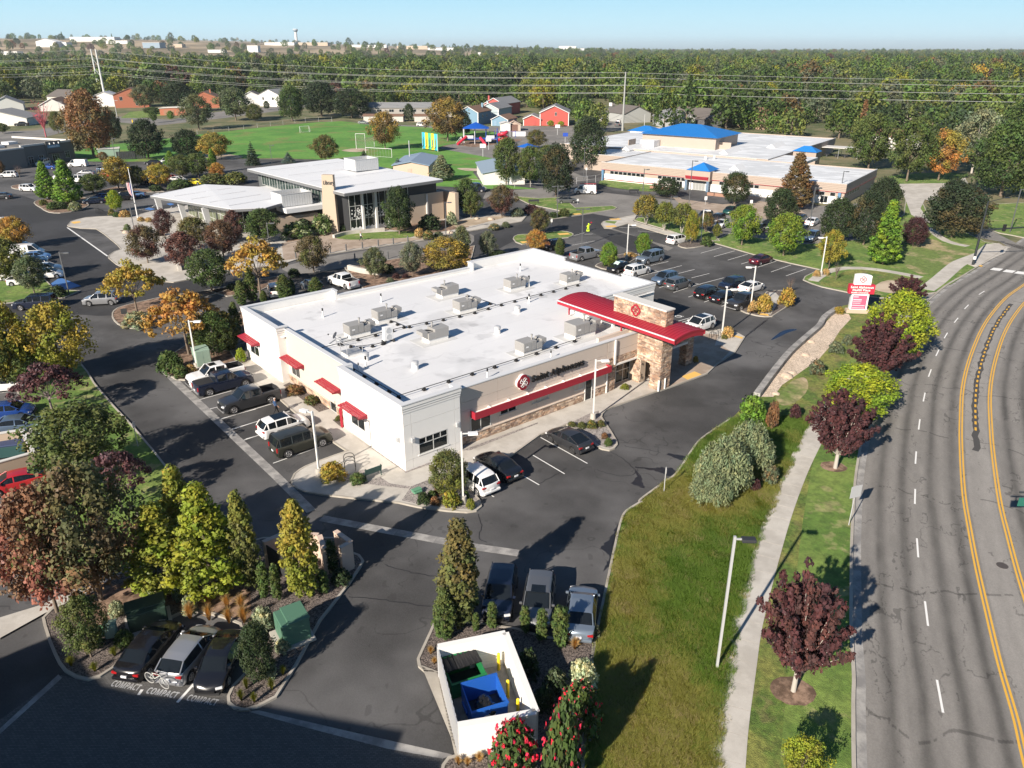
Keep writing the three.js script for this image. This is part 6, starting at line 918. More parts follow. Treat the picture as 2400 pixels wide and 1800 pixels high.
// right of the clinic
for(const[k,c,p,d,l,o]of[
['suv','black',[6.96,-129.69],A2,'black off-roader beside the orange sapling',{}],['pickup','silver',[12.02,-123.23],A1,'silver crew-cab pickup beside the rounded lime tree',{}],['sedan','black',[16.62,-115.65],A2,'black saloon with a sunshade, left end of the nearest right row',{extra:(q)=>mesh('sunshade',(()=>{const g=new THREE.PlaneGeometry(.9,1.2);g.rotateY(Math.PI/2);g.rotateZ(.95);g.translate(.93,1.21,0);return g;})(),M([.42,.55,.52],.4,{side:THREE.DoubleSide}),q)}],['suv','white',[19.06,-113.59],A1,'white crossover with a glass roof next to the black saloon',{roof:'sun'}],['bigsuv','bluegrey',[22.12,-120.97],A2,'grey-blue seven-seater below the small lime tree',{}],['suv','white',[29.16,-134.04],A1,'white crossover beside the rounded hornbeam',{}],
['suv','steelblue',[22.32,-109],A2,'blue-grey crossover facing the clinic corner',{roof:'sun'}],['suv','grey',[23.83,-106.38],A1,'grey crossover backed up to the blue-grey one',{}],['suv','black',[27.05,-102.01],A1,'black crossover with pale tail lamps in the nearest right row',{}],['suv','navy',[31.39,-106.19],A2,'dark navy crossover behind the black ones',{}],['coupe','white',[33.86,-104.98],A1,'white fastback behind the right lamp post',{}],['sedan','black',[28.78,-100.18],A1,'black saloon between the black crossover and the dark pickup',{}],['pickup','dark',[30.76,-97.8],A2,'dark pickup with a chrome grille beside the little island',{}],['sedan','maroon',[39.82,-120.26],A1,'maroon saloon alone along the lawn of the right lot',{}],['suv','white',[22.82,-88.65],A2,'white crossover with a glass roof beside the canopy end',{roof:'black'}]])vehicle(k,c,p,d,l,o);
// school car park
for(const[k,c,p,d,l]of[['suv','silver',[57.01,-151.97],[.6,-.8],'silver off-roader with a tail-mounted spare wheel near the school'],['sedan','white',[58.43,-149.5],[.6,-.8],'white saloon next to the silver off-roader at the school'],['sedan','dark',[54.07,-142.54],[-.6,.8],'dark saloon between two trees in the school car park'],['suv','steelblue',[53.55,-136.32],[-.6,.8],'blue crossover facing out of the school car park'],['hatch','green',[45.2,-160.36],[-.6,.8],'dark green hatchback near the school doors'],['sedan','white',[40.31,-147.42],[-.6,.8],'white saloon behind the left bright maple'],['suv','dark',[40.58,-151.9],[-.6,.8],'dark crossover behind the bare twiggy tree'],['sedan','black',[46.32,-143.54],[-.6,.8],'black saloon between the two bright maples'],['suv','dark',[48.54,-145.6],[-.6,.8],'dark crossover in the shade of the twin dark maples'],['sedan','dark',[48.64,-164.16],[.6,-.8],'dark saloon under the dark maple at the school doors'],['hatch','dark',[39.12,-156.13],[-.6,.8],'dark hatchback behind the row of multi-stem trees']])vehicle(k,c,p,d,l,{near:false});
vehicle('van','white',[17.24,-184.18],[-.99,-.1],'white work van with a red ladder rack in front of the school',{extra:(o)=>{mesh('ladder',[bar(V(-2.5,2.35,-.5),V(1.2,2.35,-.5),.04),bar(V(-2.5,2.35,-.1),V(1.2,2.35,-.1),.04),...[0,1,2,3,4,5,6].map((i)=>bar(V(-2.3+i*.5,2.35,-.5),V(-2.3+i*.5,2.35,-.1),.03))],mat.red,o);mesh('rack',[-2,-.5,.8].map((x)=>bx(x,2.08,-.85,x+.06,2.3,.85)),mat.whiteMetal,o);}});
vehicle('sedan','grey',[12.11,-172.29],[.96,-.2],'grey saloon in the shade of the tall dark tree',{near:false});
vehicle('van','navy',[-8.8,-187.03],[1,.1],'dark blue minivan behind the library',{near:false});
// residential streets
for(const[k,c,p,d,l]of[['pickup','dark',[-216.67,-356.92],[-.95,.3],'dark pickup in front of the white bungalow'],['sedan','silver',[-67.67,-366.98],[1,0],'grey car on the lane at the left of the garage row'],['suv','white',[-39.81,-355.49],[1,0],'white car on the lane by the orange tree'],['suv','white',[41.81,-378.83],[.3,-.95],'white car on the left of the residential street'],['pickup','grey',[46.5,-356.92],[.15,-.99],'grey pickup parked on the residential street'],['sedan','white',[49.23,-374.66],[.15,-.99],'white saloon parked beyond the grey pickup'],['van','white',[58.39,-483.02],[.1,-.99],'white van far along the residential street']])vehicle(k,c,p,d,l,{near:false});
// bicycle on the silver hatchback's rack
{
const p=[-19.13,-31.58],q=[-18.55,-31.58],b=thing('bicycle','pale bicycle hanging on the rack behind the silver hatchback','bicycle',[-18.83,-31.02][0],.42,[-18.83,-31.02][1],-.42);
const wr=(x)=>{const g=new THREE.Group();g.name='wheel';g.position.set(x,.35,0);b.add(g);mesh('tyre',new THREE.TorusGeometry(.33,.03,6,24),M([.30,.30,.29],.7),g);mesh('spoke',[...Array(9)].map((_,i)=>{const t=bar(V(0,-.32,0),V(0,.32,0),.004,.004,4);t.rotateZ(i*Math.PI/9);return t;}),mat.steel,g);};
wr(-.52);wr(.52);const fr=M([.52,.54,.50],.4);
mesh('frame',[bar(V(-.52,.35,0),V(-.15,.42,0),.02),bar(V(-.15,.42,0),V(-.25,.86,0),.022),bar(V(-.52,.35,0),V(-.22,.78,0),.016),bar(V(-.15,.42,0),V(.33,.83,0),.026),bar(V(-.22,.78,0),V(.33,.86,0),.022),bar(V(.30,.95,0),V(.52,.35,0),.022)],fr,b);mesh('handlebar',[bar(V(.28,1.0,-.3),V(.28,1.0,.3),.015),bar(V(.28,1.0,0),V(.31,.9,0),.018)],mat.black,b);mesh('saddle',rbx(-.38,.88,-.06,-.14,.93,.06,.02),mat.black,b);mesh('crank',[cyl(-.15,.4,0,.44,.1,.1,12),bar(V(-.15,.42,.08),V(-.05,.28,.1),.012)],mat.dark,b);
const rk=thing('bicycle_rack','black hitch rack carrying the bicycle','bike rack',[-18.74,-31.49][0],.45,[-18.74,-31.49][1],-.42);mesh('arm',[bar(V(0,0,-.5),V(0,0,.4),.03),bar(V(-.6,.25,.2),V(.6,.25,.2),.025),bar(V(0,0,.2),V(0,.6,.2),.025)],mat.black,rk);
}

// ---------- trees and plants ----------
const leafMat={};const LF_=1.65,leaf=(r,g,b)=>leafMat[[r,g,b]]??=new THREE.MeshPhysicalMaterial({color:new THREE.Color().setRGB(r*LF_,g*LF_,b*LF_),roughness:.75,vertexColors:true,side:THREE.DoubleSide,transmission:.4,thickness:0,specularIntensity:.35});
function leafCloud(clumps,per,size,{flat:fl=1,up=.35,spread=1,tint=.28,long=1.25,ow=.55}={}){// many leaf-sized faces round clump centres [x, y, z, r]
const n=clumps.length*per,pos=new Float32Array(n*12),nor=new Float32Array(n*12),col=new Float32Array(n*12),idx=new Uint32Array(n*6);let k=0;
const a=V(),b=V(),d=V(),c=V(),m=V();
for(const[cx,cy,cz,r]of clumps){
const k1=1+tint*(rnd()-.5),hue=(rnd()-.5)*tint;
for(let i=0;i<per;i++){
do d.set(rr(-1,1),rr(-1,1),rr(-1,1));while(d.lengthSq()>1||d.lengthSq()<.02);d.normalize();
const q=Math.pow(rnd(),.45)*r*spread;c.set(cx+d.x*q,cy+d.y*q*fl,cz+d.z*q);
m.copy(d).multiplyScalar(.8).add(V(rr(-1,1),rr(-1,1)+up,rr(-1,1))).normalize();a.set(rr(-1,1),rr(-1,1),rr(-1,1)).cross(m).normalize();b.crossVectors(m,a);
const s=size*rr(.6,1.3),l=s*long;const cc=k1*rr(.72,1.25),h=hue+rr(-.08,.08);m.lerp(d,ow).normalize();
for(const[u,v]of[[-.5,0],[0,-.55],[.5,0],[0,.55]]){const o=k*3;pos[o]=c.x+a.x*u*s+b.x*v*l;pos[o+1]=c.y+a.y*u*s+b.y*v*l;pos[o+2]=c.z+a.z*u*s+b.z*v*l;nor[o]=m.x;nor[o+1]=m.y;nor[o+2]=m.z;col[o]=cc*(1+h);col[o+1]=cc;col[o+2]=cc*(1-h*.5);k++;}
const q0=k-4,e=(q0/4)*6;idx.set([q0,q0+1,q0+2,q0,q0+2,q0+3],e);
}
}
const g=new THREE.BufferGeometry();g.setAttribute('position',new THREE.BufferAttribute(pos,3));g.setAttribute('normal',new THREE.BufferAttribute(nor,3));g.setAttribute('color',new THREE.BufferAttribute(col,3));g.setIndex(new THREE.BufferAttribute(idx,1));return g;
}
const limb=(a,b,r0,r1)=>bar(a,b,r0,r1,6);
// each shape: nominal height and width; returns trunk, crown and second-colour crown
const SHAPES={
round(h=8,w=7){const cl=[],cl2=[],tr=[limb(V(0,0,0),V(.05,h*.3,0),.17,.12)];const y0=h*.22,N=95;
for(let i=0;i<N;i++){const t=(i+.5)/N,y=y0+(h-y0)*t*.97,prof=Math.pow(Math.sin(Math.PI*Math.min(1,.1+t*.87)),.75),an=i*2.4+rr(-.4,.4),rad=w/2*prof*Math.sqrt(rr(.25,1))*rr(.74,1.2),c=[Math.cos(an)*rad,y,Math.sin(an)*rad,w*rr(.085,.15)];(fbm(c[0]*.4+20,c[1]*.3+c[2]*.4+30,256,2)+.25*(t-.5)>.5?cl2:cl).push(c);if(i % 7===0)tr.push(limb(V(.05,h*rr(.2,.34),0),V(c[0]*.8,c[1],c[2]*.8),.06,.015));}
tr.push(limb(V(.05,h*.3,0),V(0,h*.8,0),.12,.03));return{h,w,trunk:tr,a:leafCloud(cl,96,.21),b:leafCloud(cl2,96,.21)};},
dense(h=8,w=7){const cl=[],cl2=[],tr=[limb(V(0,0,0),V(0,h*.35,0),.2,.14),limb(V(0,h*.35,0),V(0,h*.8,0),.14,.04)];const y0=h*.17,N=120;
for(let i=0;i<N;i++){const t=(i+.5)/N,y=y0+(h-y0)*t*.97,prof=Math.pow(Math.sin(Math.PI*Math.min(1,.14+t*.84)),.6),an=i*2.4,rad=w/2*prof*Math.sqrt(rr(.4,1))*rr(.8,1.12),c=[Math.cos(an)*rad,y,Math.sin(an)*rad,w*rr(.09,.13)];(fbm(c[0]*.5+9,c[1]*.4+c[2]*.5+3,256,2)>.52?cl2:cl).push(c);}return{h,w,trunk:tr,a:leafCloud(cl,90,.2),b:leafCloud(cl2,90,.2)};},
column(h=8,w=2.9){const cl=[],cl2=[],tr=[limb(V(0,0,0),V(0,h*.9,0),.12,.03)];const N=105;for(let i=0;i<N;i++){const t=(i+.5)/N,y=h*(.07+.9*t),prof=Math.pow(Math.sin(Math.PI*Math.min(1,.2+t*.78)),.8),an=i*2.4,rad=w/2*prof*rr(.5,.92),c=[Math.cos(an)*rad,y,Math.sin(an)*rad,w*rr(.10,.17)];(t>.52+rr(-.22,.22)?cl2:cl).push(c);}return{h,w,trunk:tr,a:leafCloud(cl,64,.19,{up:.6}),b:leafCloud(cl2,64,.19,{up:.6})};},
cone(h=9,w=4.6){const cl=[],cl2=[],tr=[limb(V(0,0,0),V(0,h*.9,0),.15,.03)];const N=115;for(let i=0;i<N;i++){const t=Math.pow((i+.5)/N,1.25),y=h*(.09+.88*t),prof=Math.min(1,.62+t*3)*(1-Math.pow(t,1.5)*.96),an=i*2.4,rad=w/2*prof*Math.sqrt(rr(.35,1))*rr(.8,1.25),c=[Math.cos(an)*rad,y-rad*.12,Math.sin(an)*rad,w*rr(.085,.15)];(i % 4?cl:cl2).push(c);if(i % 9===0)tr.push(limb(V(0,y,0),V(c[0],c[1],c[2]),.04,.01));}return{h,w,trunk:tr,a:leafCloud(cl,90,.2,{flat:.7}),b:leafCloud(cl2,90,.2,{flat:.7})};},
locust(h=7,w=8){const cl=[],cl2=[],tr=[limb(V(0,0,0),V(.1,h*.32,0),.15,.11)];const N=84;for(let i=0;i<N;i++){const an=i*2.4+rr(-.3,.3),t=rr(0,1),rad=w/2*Math.sqrt(t)*rr(.85,1.05),y=h*(.45+.5*(1-t*.75)*rr(.75,1.05))-.15*rad,c=[Math.cos(an)*rad,y,Math.sin(an)*rad,w*rr(.055,.105)];(rnd()>.5?cl2:cl).push(c);if(i % 4===0)tr.push(limb(V(.1,h*rr(.28,.4),0),V(c[0]*.92,c[1]-.1,c[2]*.92),.055,.012));}return{h,w,trunk:tr,a:leafCloud(cl,42,.25,{flat:.55,spread:1.1}),b:leafCloud(cl2,42,.25,{flat:.55,spread:1.1})};},
plum(h=6,w=6){const cl=[],cl2=[],tr=[limb(V(0,0,0),V(0,h*.2,0),.17,.14)];for(let i=0;i<44;i++){const an=i*2.4+rr(-.3,.3),lean=Math.sqrt((i+.5)/44),ex=w/2*lean*rr(.8,1.04),ey=h*(1-.48*lean*lean)*rr(.86,1.04),tip=V(Math.cos(an)*ex,ey,Math.sin(an)*ex),base=V(Math.cos(an)*ex*.12,h*.2,Math.sin(an)*ex*.12);tr.push(limb(base,V().lerpVectors(base,tip,.75),.05,.015));for(let k=0;k<7;k++){const p=V().lerpVectors(base,tip,.3+.7*k/6);p.y+=Math.sin(k/6*Math.PI)*.1;(i % 3?cl:cl2).push([p.x+rr(-.12,.12),p.y,p.z+rr(-.12,.12),w*.055*(1.25-k*.09)]);}}return{h,w,trunk:tr,a:leafCloud(cl,40,.16,{up:.5}),b:leafCloud(cl2,40,.16,{up:.5})};},
multi(h=6,w=6){const cl=[],cl2=[],tr=[];for(let s=0;s<4;s++){const an=s*1.7;tr.push(limb(V(Math.cos(an)*.12,0,Math.sin(an)*.12),V(Math.cos(an)*w*.16,h*.5,Math.sin(an)*w*.16),.1,.05));}const N=84;for(let i=0;i<N;i++){const t=(i+.5)/N,y=h*(.36+.6*t),prof=Math.pow(Math.sin(Math.PI*Math.min(1,.22+t*.72)),.7),an=i*2.4,rad=w/2*prof*Math.sqrt(rr(.3,1)),c=[Math.cos(an)*rad,y,Math.sin(an)*rad,w*rr(.085,.14)];(fbm(c[0]*.5+60,c[1]*.4+c[2]*.5,256,2)>.5?cl2:cl).push(c);}return{h,w,trunk:tr,a:leafCloud(cl,52,.24),b:leafCloud(cl2,52,.24)};},
spruce(h=7,w=3.6){const cl=[],cl2=[],tr=[limb(V(0,0,0),V(0,h*.95,0),.14,.02)];for(let l=0;l<12;l++){const t=l/12,R=w/2*(1-t*.95),m=Math.max(4,Math.round(12*(1-t)));for(let k=0;k<m;k++){const an=k/m*6.283+l;for(const f of[.45,.9])(k % 5?cl:cl2).push([Math.cos(an)*R*f,h*(.07+t*.88)-R*f*.18,Math.sin(an)*R*f,R*.28+.1]);}}cl.push([0,h*.96,0,.15]);return{h,w,trunk:tr,a:leafCloud(cl,20,.17,{flat:.5,long:2}),b:leafCloud(cl2,20,.17,{flat:.5,long:2})};},
bush(h=1.4,w=1.8){const cl=[],cl2=[],tr=[limb(V(0,0,0),V(0,h*.5,0),.05,.02)];for(let i=0;i<34;i++){const an=i*2.4,t=(i+.5)/34,y=h*(.14+.76*t),rad=w/2*Math.sqrt(Math.max(.05,1-Math.pow(t,2.2)))*rr(.55,.9),c=[Math.cos(an)*rad,y,Math.sin(an)*rad,w*rr(.12,.18)];(i % 3?cl:cl2).push(c);}return{h,w,trunk:tr,a:leafCloud(cl,46,.13),b:leafCloud(cl2,46,.13)};},
pillar(h=2.4,w=.95){const cl=[],cl2=[],tr=[limb(V(0,0,0),V(0,h*.8,0),.04,.02)];for(let i=0;i<34;i++){const an=i*2.4,t=(i+.5)/34,rad=w/2*Math.pow(Math.sin(Math.PI*Math.min(1,.24+t*.66)),.6)*rr(.4,.75),c=[Math.cos(an)*rad,h*(.1+.84*t),Math.sin(an)*rad,w*.22];(i % 3?cl:cl2).push(c);}return{h,w,trunk:tr,a:leafCloud(cl,60,.085,{up:.5,long:1.7}),b:leafCloud(cl2,60,.085,{up:.5,long:1.7})};},
willow(h=3,w=6){const cl=[],cl2=[],tr=[limb(V(0,0,0),V(0,h*.5,0),.08,.04)];for(let i=0;i<150;i++){const an=i*2.4,f=Math.sqrt((i+.5)/150),R=w/2*f,y=h*(1-.62*f*f)*rr(.72,1.02);(i % 4?cl:cl2).push([Math.cos(an)*R,y*.9,Math.sin(an)*R,w*.06]);if(i % 6===0)tr.push(limb(V(0,.1,0),V(Math.cos(an)*R*.9,y*.85,Math.sin(an)*R*.9),.03,.01));}return{h,w,trunk:tr,a:leafCloud(cl,60,.12,{up:.9,long:2,flat:1.2,spread:1.3}),b:leafCloud(cl2,60,.12,{up:.9,long:2,flat:1.2,spread:1.3})};},
bare(h=5,w=3){const tr=[limb(V(0,0,0),V(0,h*.35,0),.09,.06)];for(let i=0;i<40;i++){const an=i*2.4,R=w/2*rr(.3,1),y=h*rr(.6,1),m=V(Math.cos(an)*R*.5,h*.3+(y-h*.3)*.5,Math.sin(an)*R*.5);tr.push(bar(V(0,h*rr(.2,.4),0),m,.03,.018,4),bar(m,V(Math.cos(an)*R,y,Math.sin(an)*R),.018,.006,4));}return{h,w,trunk:tr,a:leafCloud([[0,h*.8,0,w*.4]],60,.12),b:leafCloud([[0,h*.6,0,w*.3]],30,.12)};},
tuft(h=1.1,w=1.1){const p=[],c=[],nn=[];for(let i=0;i<230;i++){const an=rr(0,6.283),le=rr(.15,1),R=w/2*le,y=h*rr(.6,1)*(1-.35*le*le),bw=.014,x0=Math.cos(an)*.08*rnd(),z0=Math.sin(an)*.08*rnd(),mx=Math.cos(an)*R*.45,mz=Math.sin(an)*R*.45,ex=Math.cos(an)*R,ez=Math.sin(an)*R,nx=-Math.sin(an)*bw,nz=Math.cos(an)*bw;p.push(x0-nx,0,z0-nz,x0+nx,0,z0+nz,mx+nx,y*.75,mz+nz,x0-nx,0,z0-nz,mx+nx,y*.75,mz+nz,mx-nx,y*.75,mz-nz,mx-nx,y*.75,mz-nz,mx+nx,y*.75,mz+nz,ex,y,ez);const k=rr(.8,1.2);for(let q=0;q<9;q++){c.push(k,k,k);nn.push(nx*20,1,nz*20);}}const g=new THREE.BufferGeometry();g.setAttribute('position',new THREE.Float32BufferAttribute(p,3));g.setAttribute('color',new THREE.Float32BufferAttribute(c,3));g.setAttribute('normal',new THREE.Float32BufferAttribute(nn,3));g.normalizeNormals();return{h,w,trunk:null,a:g,b:null};},
};
const variants={};
function plant(shape,p,c1,c2,name,label,cat,{v,trunk=mat.trunk,turn,y=.12,group}={}){// p: x, z, height, width
v??=Math.floor(rnd()*({round:3,dense:2,locust:2,plum:2,column:2}[shape]||1));const key=shape+v;
if(!variants[key]){const keep=seed_;reseed(900+key.length*31+v*77+shape.charCodeAt(0)*13);variants[key]=SHAPES[shape]();seed_=keep;if(variants[key].trunk)variants[key].trunk=merge(variants[key].trunk);}
if(c2&&c2 !==c1)c2=c2.map((q,i)=>+(.5*q+.5*c1[i]).toFixed(4));const S=variants[key],[x,z,h,w]=p,o=thing(name,label,cat,x,y,z,turn??rnd()*6.28,group);const k=w/S.w,kh=h/S.h;o.scale.set(k,kh,k);
if(S.trunk){const m=mesh(cat==='tree'?'trunk':'stem',S.trunk,trunk,o);const f=1/Math.max(.5,Math.min(2,k));}
mesh(cat==='tree'?'crown':'foliage',S.a,leaf(...c1),o);if(S.b)mesh(c2&&c2 !==c1?'autumn_leaves':'foliage',S.b,leaf(...(c2||c1)),o);return o;
}
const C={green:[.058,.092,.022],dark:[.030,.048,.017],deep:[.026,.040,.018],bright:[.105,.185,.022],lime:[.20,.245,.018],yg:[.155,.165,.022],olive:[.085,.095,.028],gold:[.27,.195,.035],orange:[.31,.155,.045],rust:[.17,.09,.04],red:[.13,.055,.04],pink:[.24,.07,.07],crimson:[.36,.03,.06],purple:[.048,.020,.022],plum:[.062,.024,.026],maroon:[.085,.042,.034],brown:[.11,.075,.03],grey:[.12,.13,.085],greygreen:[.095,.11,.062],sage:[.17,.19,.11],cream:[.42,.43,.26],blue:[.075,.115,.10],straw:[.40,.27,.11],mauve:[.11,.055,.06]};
const tree=(s,p,c1,c2,l,o={})=>plant(s,p,c1,c2,{spruce:'spruce_tree',column:'hornbeam_tree',plum:'plum_tree',locust:'locust_tree',bare:'bare_tree'}[s]||'maple_tree',l,'tree',o);
const shrub=(s,p,c1,c2,l,o={})=>plant(s,p,c1,c2,s==='tuft'?'ornamental_grass':s==='pillar'?'columnar_shrub':'shrub',l,s==='tuft'?'grass clump':'shrub',o);
const P4=(...a)=>a;
// lower left
tree('round',P4(-27.64,-37.22,8.42,5.07),[.21,.085,.06],[.12,.10,.045],'red maple at the left edge with orange and green lower leaves');
tree('round',P4(-25.49,-38.3,9.31,6.02),[.125,.085,.045],[.06,.095,.03],'tall maple turning pink and green beside the concrete walk');
tree('locust',P4(-28.96,-48.57,4.98,4.74),C.mauve,C.plum,'half-bare weeping tree behind the tall pink maple',{trunk:M([.22,.17,.17],.9)});
tree('cone',P4(-21.9,-39.51,6.24,4.46),C.yg,C.lime,'yellow-green irregular tree on the left of the lane bed');
tree('cone',P4(-21.16,-41.44,7.75,3.45),C.yg,C.gold,'tall thin yellow-green tree with one stray top shoot');
tree('cone',P4(-18.77,-39.07,7.89,4.39),[.18,.205,.02],C.yg,'yellow-green tree beside the first hornbeam');
tree('column',P4(-16.63,-39.44,7.13,1.78),C.olive,C.yg,'slim green hornbeam left of the peach-walled enclosure');
tree('column',P4(-13.02,-38.69,7.06,2.29),C.yg,C.gold,'golden hornbeam in front of the peach-walled enclosure');
shrub('pillar',P4(-15.35,-38.5,2.68,0.81),C.green,C.green,'upright clipped shrub left of the enclosure gap');shrub('pillar',P4(-14.53,-38.32,2.7,0.69),C.green,C.olive,'narrow upright shrub next to the golden hornbeam');
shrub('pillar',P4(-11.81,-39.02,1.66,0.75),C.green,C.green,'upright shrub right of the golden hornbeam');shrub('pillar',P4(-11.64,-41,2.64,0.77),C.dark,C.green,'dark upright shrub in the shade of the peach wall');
tree('round',P4(-23.68,-33.46,3.98,2.39),C.olive,C.green,'small green tree on a thin stem by the pale green pedestals',{v:1});
tree('dense',P4(-13.6,-31.67,3.84,1.85),C.dark,C.dark,'small dark tree at the tip of the planting bed',{v:0});
for(const[p,l]of[[[-23.86,-36.98,0.95,1.03],'variegated shrub left of the dark green transformer'],[[-22.17,-38.13,1.03,1.17],'variegated shrub above the dark transformer'],[[-20.66,-38.38,0.9,0.89],'small variegated shrub in the shade of the yellow-green tree'],[[-19.54,-37.22,1.16,0.98],'variegated shrub behind the first ornamental grass'],[[-14.59,-35.73,1.57,1.36],'large variegated shrub at the foot of the green transformer'],[[-13.02,-33.92,0.77,0.93],'variegated shrub below the green transformer'],[[-13.24,-31.94,1.02,0.94],'variegated shrub beside the little dark tree']])shrub('bush',p,C.sage,C.cream,l);
for(const[p,l]of[[[-19.32,-36.66,1.35,1.18],'tan ornamental grass left of the silver hatchback'],[[-18.59,-37.63,1.3,1.04],'tan ornamental grass, uppermost in the compact bed'],[[-18.13,-36.5,1.35,1.02],'tan ornamental grass in front of the uppermost one'],[[-17.4,-37.54,1.23,1.04],'tan ornamental grass in the middle of the row'],[[-16.86,-36.26,1.34,1.01],'tan ornamental grass behind the third compact car'],[[-16.52,-37.54,1.23,1.04],'tan ornamental grass at the upper right of the row'],[[-15.95,-36.26,1.48,1.12],'tan ornamental grass nearest the green transformer']])shrub('tuft',p,C.straw,null,l);
for(const[p,l]of[[[-22.39,-33.53,0.72,0.76],'small yellow tuft behind the first compact car'],[[-22.93,-32.37,0.71,0.69],'yellow tuft at the kerb left of the compact cars'],[[-24.43,-32.77,0.77,0.7],'shaded tuft near the left kerb'],[[-14.19,-31.12,0.88,0.57],'yellow tuft at the left of the lower tip'],[[-14.2,-30.29,0.91,0.61],'yellow tuft nearest the lower tip'],[[-12.82,-31.03,0.91,0.64],'yellow tuft near the lane kerb'],[[-13.48,-30.16,0.8,0.58],'lowest yellow tuft in the tip of the bed'],[[-12.49,-32.09,0.78,0.61],'yellow tuft below the variegated shrubs']])shrub('tuft',p,C.yg,null,l);
shrub('bush',P4(-23.71,-34.24,1.05,0.87),C.dark,C.green,'dark shrub behind the small pale pedestal');shrub('bush',P4(-22.29,-34.53,0.86,1.14),C.green,C.dark,'low green shrub left of the black saloon');shrub('bush',P4(-26.67,-37.88,0.96,0.99),C.green,C.olive,'low shrub at the foot of the pink maple');
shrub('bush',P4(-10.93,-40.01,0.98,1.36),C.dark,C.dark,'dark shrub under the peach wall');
// between the lane and the swale
tree('column',P4(-3.05,-36.24,7.27,2.56),C.olive,C.brown,'tall hornbeam with an orange-brown top left of the three cars',{v:0});
tree('column',P4(-3.88,-35.03,3.43,1.34),C.green,C.olive,'small green tree at the foot of the tall hornbeam',{v:1});
for(const[p,l]of[[[-1.17,-35.69,2.04,0.66],'upright clipped shrub in front of the dark blue crossover'],[[0.76,-35.38,2.02,0.62],'upright clipped shrub in front of the grey crossover'],[[1.69,-34.66,2.42,0.75],'upright clipped shrub between grey crossover and saloon'],[[2.75,-34.31,2.91,1.02],'broadest upright clipped shrub by the silver-blue saloon'],[[-2.11,-35.52,1.36,0.47],'thin upright shrub in the shade of the tall hornbeam']])shrub('pillar',p,C.green,C.olive,l);
shrub('bush',P4(0.86,-31.93,1.88,1.22),C.dark,C.green,'dark rounded shrub beside the refuse enclosure');shrub('bush',P4(2.27,-30.86,1.51,1.46),C.dark,C.sage,'half-shaded variegated shrub beside the cream one');shrub('bush',P4(3.79,-31.45,1.58,1.57),C.cream,C.sage,'pale cream shrub at the edge of the swale');shrub('bush',P4(1.65,-29.74,1.43,1.21),C.dark,C.green,'dark rounded shrub nearest the red-flowered one');
{// red-flowered shrubs: blossom clusters as a part of their own
const fl=(n)=>{const cl=[];for(let i=0;i<46;i++){const an=i*2.4,t=(i+.5)/46,rad=.95*Math.sqrt(Math.max(.08,1-Math.pow(t,2.2)))*rr(.85,1.02);cl.push([Math.cos(an)*rad,1.4*(.2+.8*t),Math.sin(an)*rad,.10]);}return leafCloud(cl,n,.085,{tint:.5});};const g=fl(11),g1=fl(2);const rm=leaf(.50,.018,.05);
for(const[p,l]of[[[0.08,-26.2,2.81,2.16],'red-flowered shrub in front of the white enclosure wall'],[[3.32,-28.4,2.99,2.15],'red-flowered shrub at the corner of the refuse enclosure'],[[2.24,-25.08,5.18,1.88],'tall green shrub with few red flowers at the bottom edge']]){const o=shrub('bush',p,C.green,C.dark,l);mesh('blossom',l[0]==='r'&&l.includes('front')?g:g1,rm,o);}
}
for(const[p,l]of[[[-2.56,-26.34,0.67,0.56],'yellow grass clump at the enclosure corner'],[[-2.12,-26.3,0.61,0.56],'second yellow grass clump below the enclosure'],[[-1.57,-26.53,0.67,0.68],'yellow grass clump left of the red flowers'],[[3.58,-34.08,0.91,0.9],'tan grass clump behind the silver-blue saloon'],[[-4.6,-33.69,0.61,0.61],'tan grass clump near the lane corner'],[[-4.31,-32.92,0.54,0.56],'small tan grass clump by the enclosure gate']])shrub('tuft',p,C.straw,null,l);
shrub('bush',P4(4.73,-35.1,0.86,0.78),C.greygreen,C.rust,'thin grey-green shrub against the swale kerb');
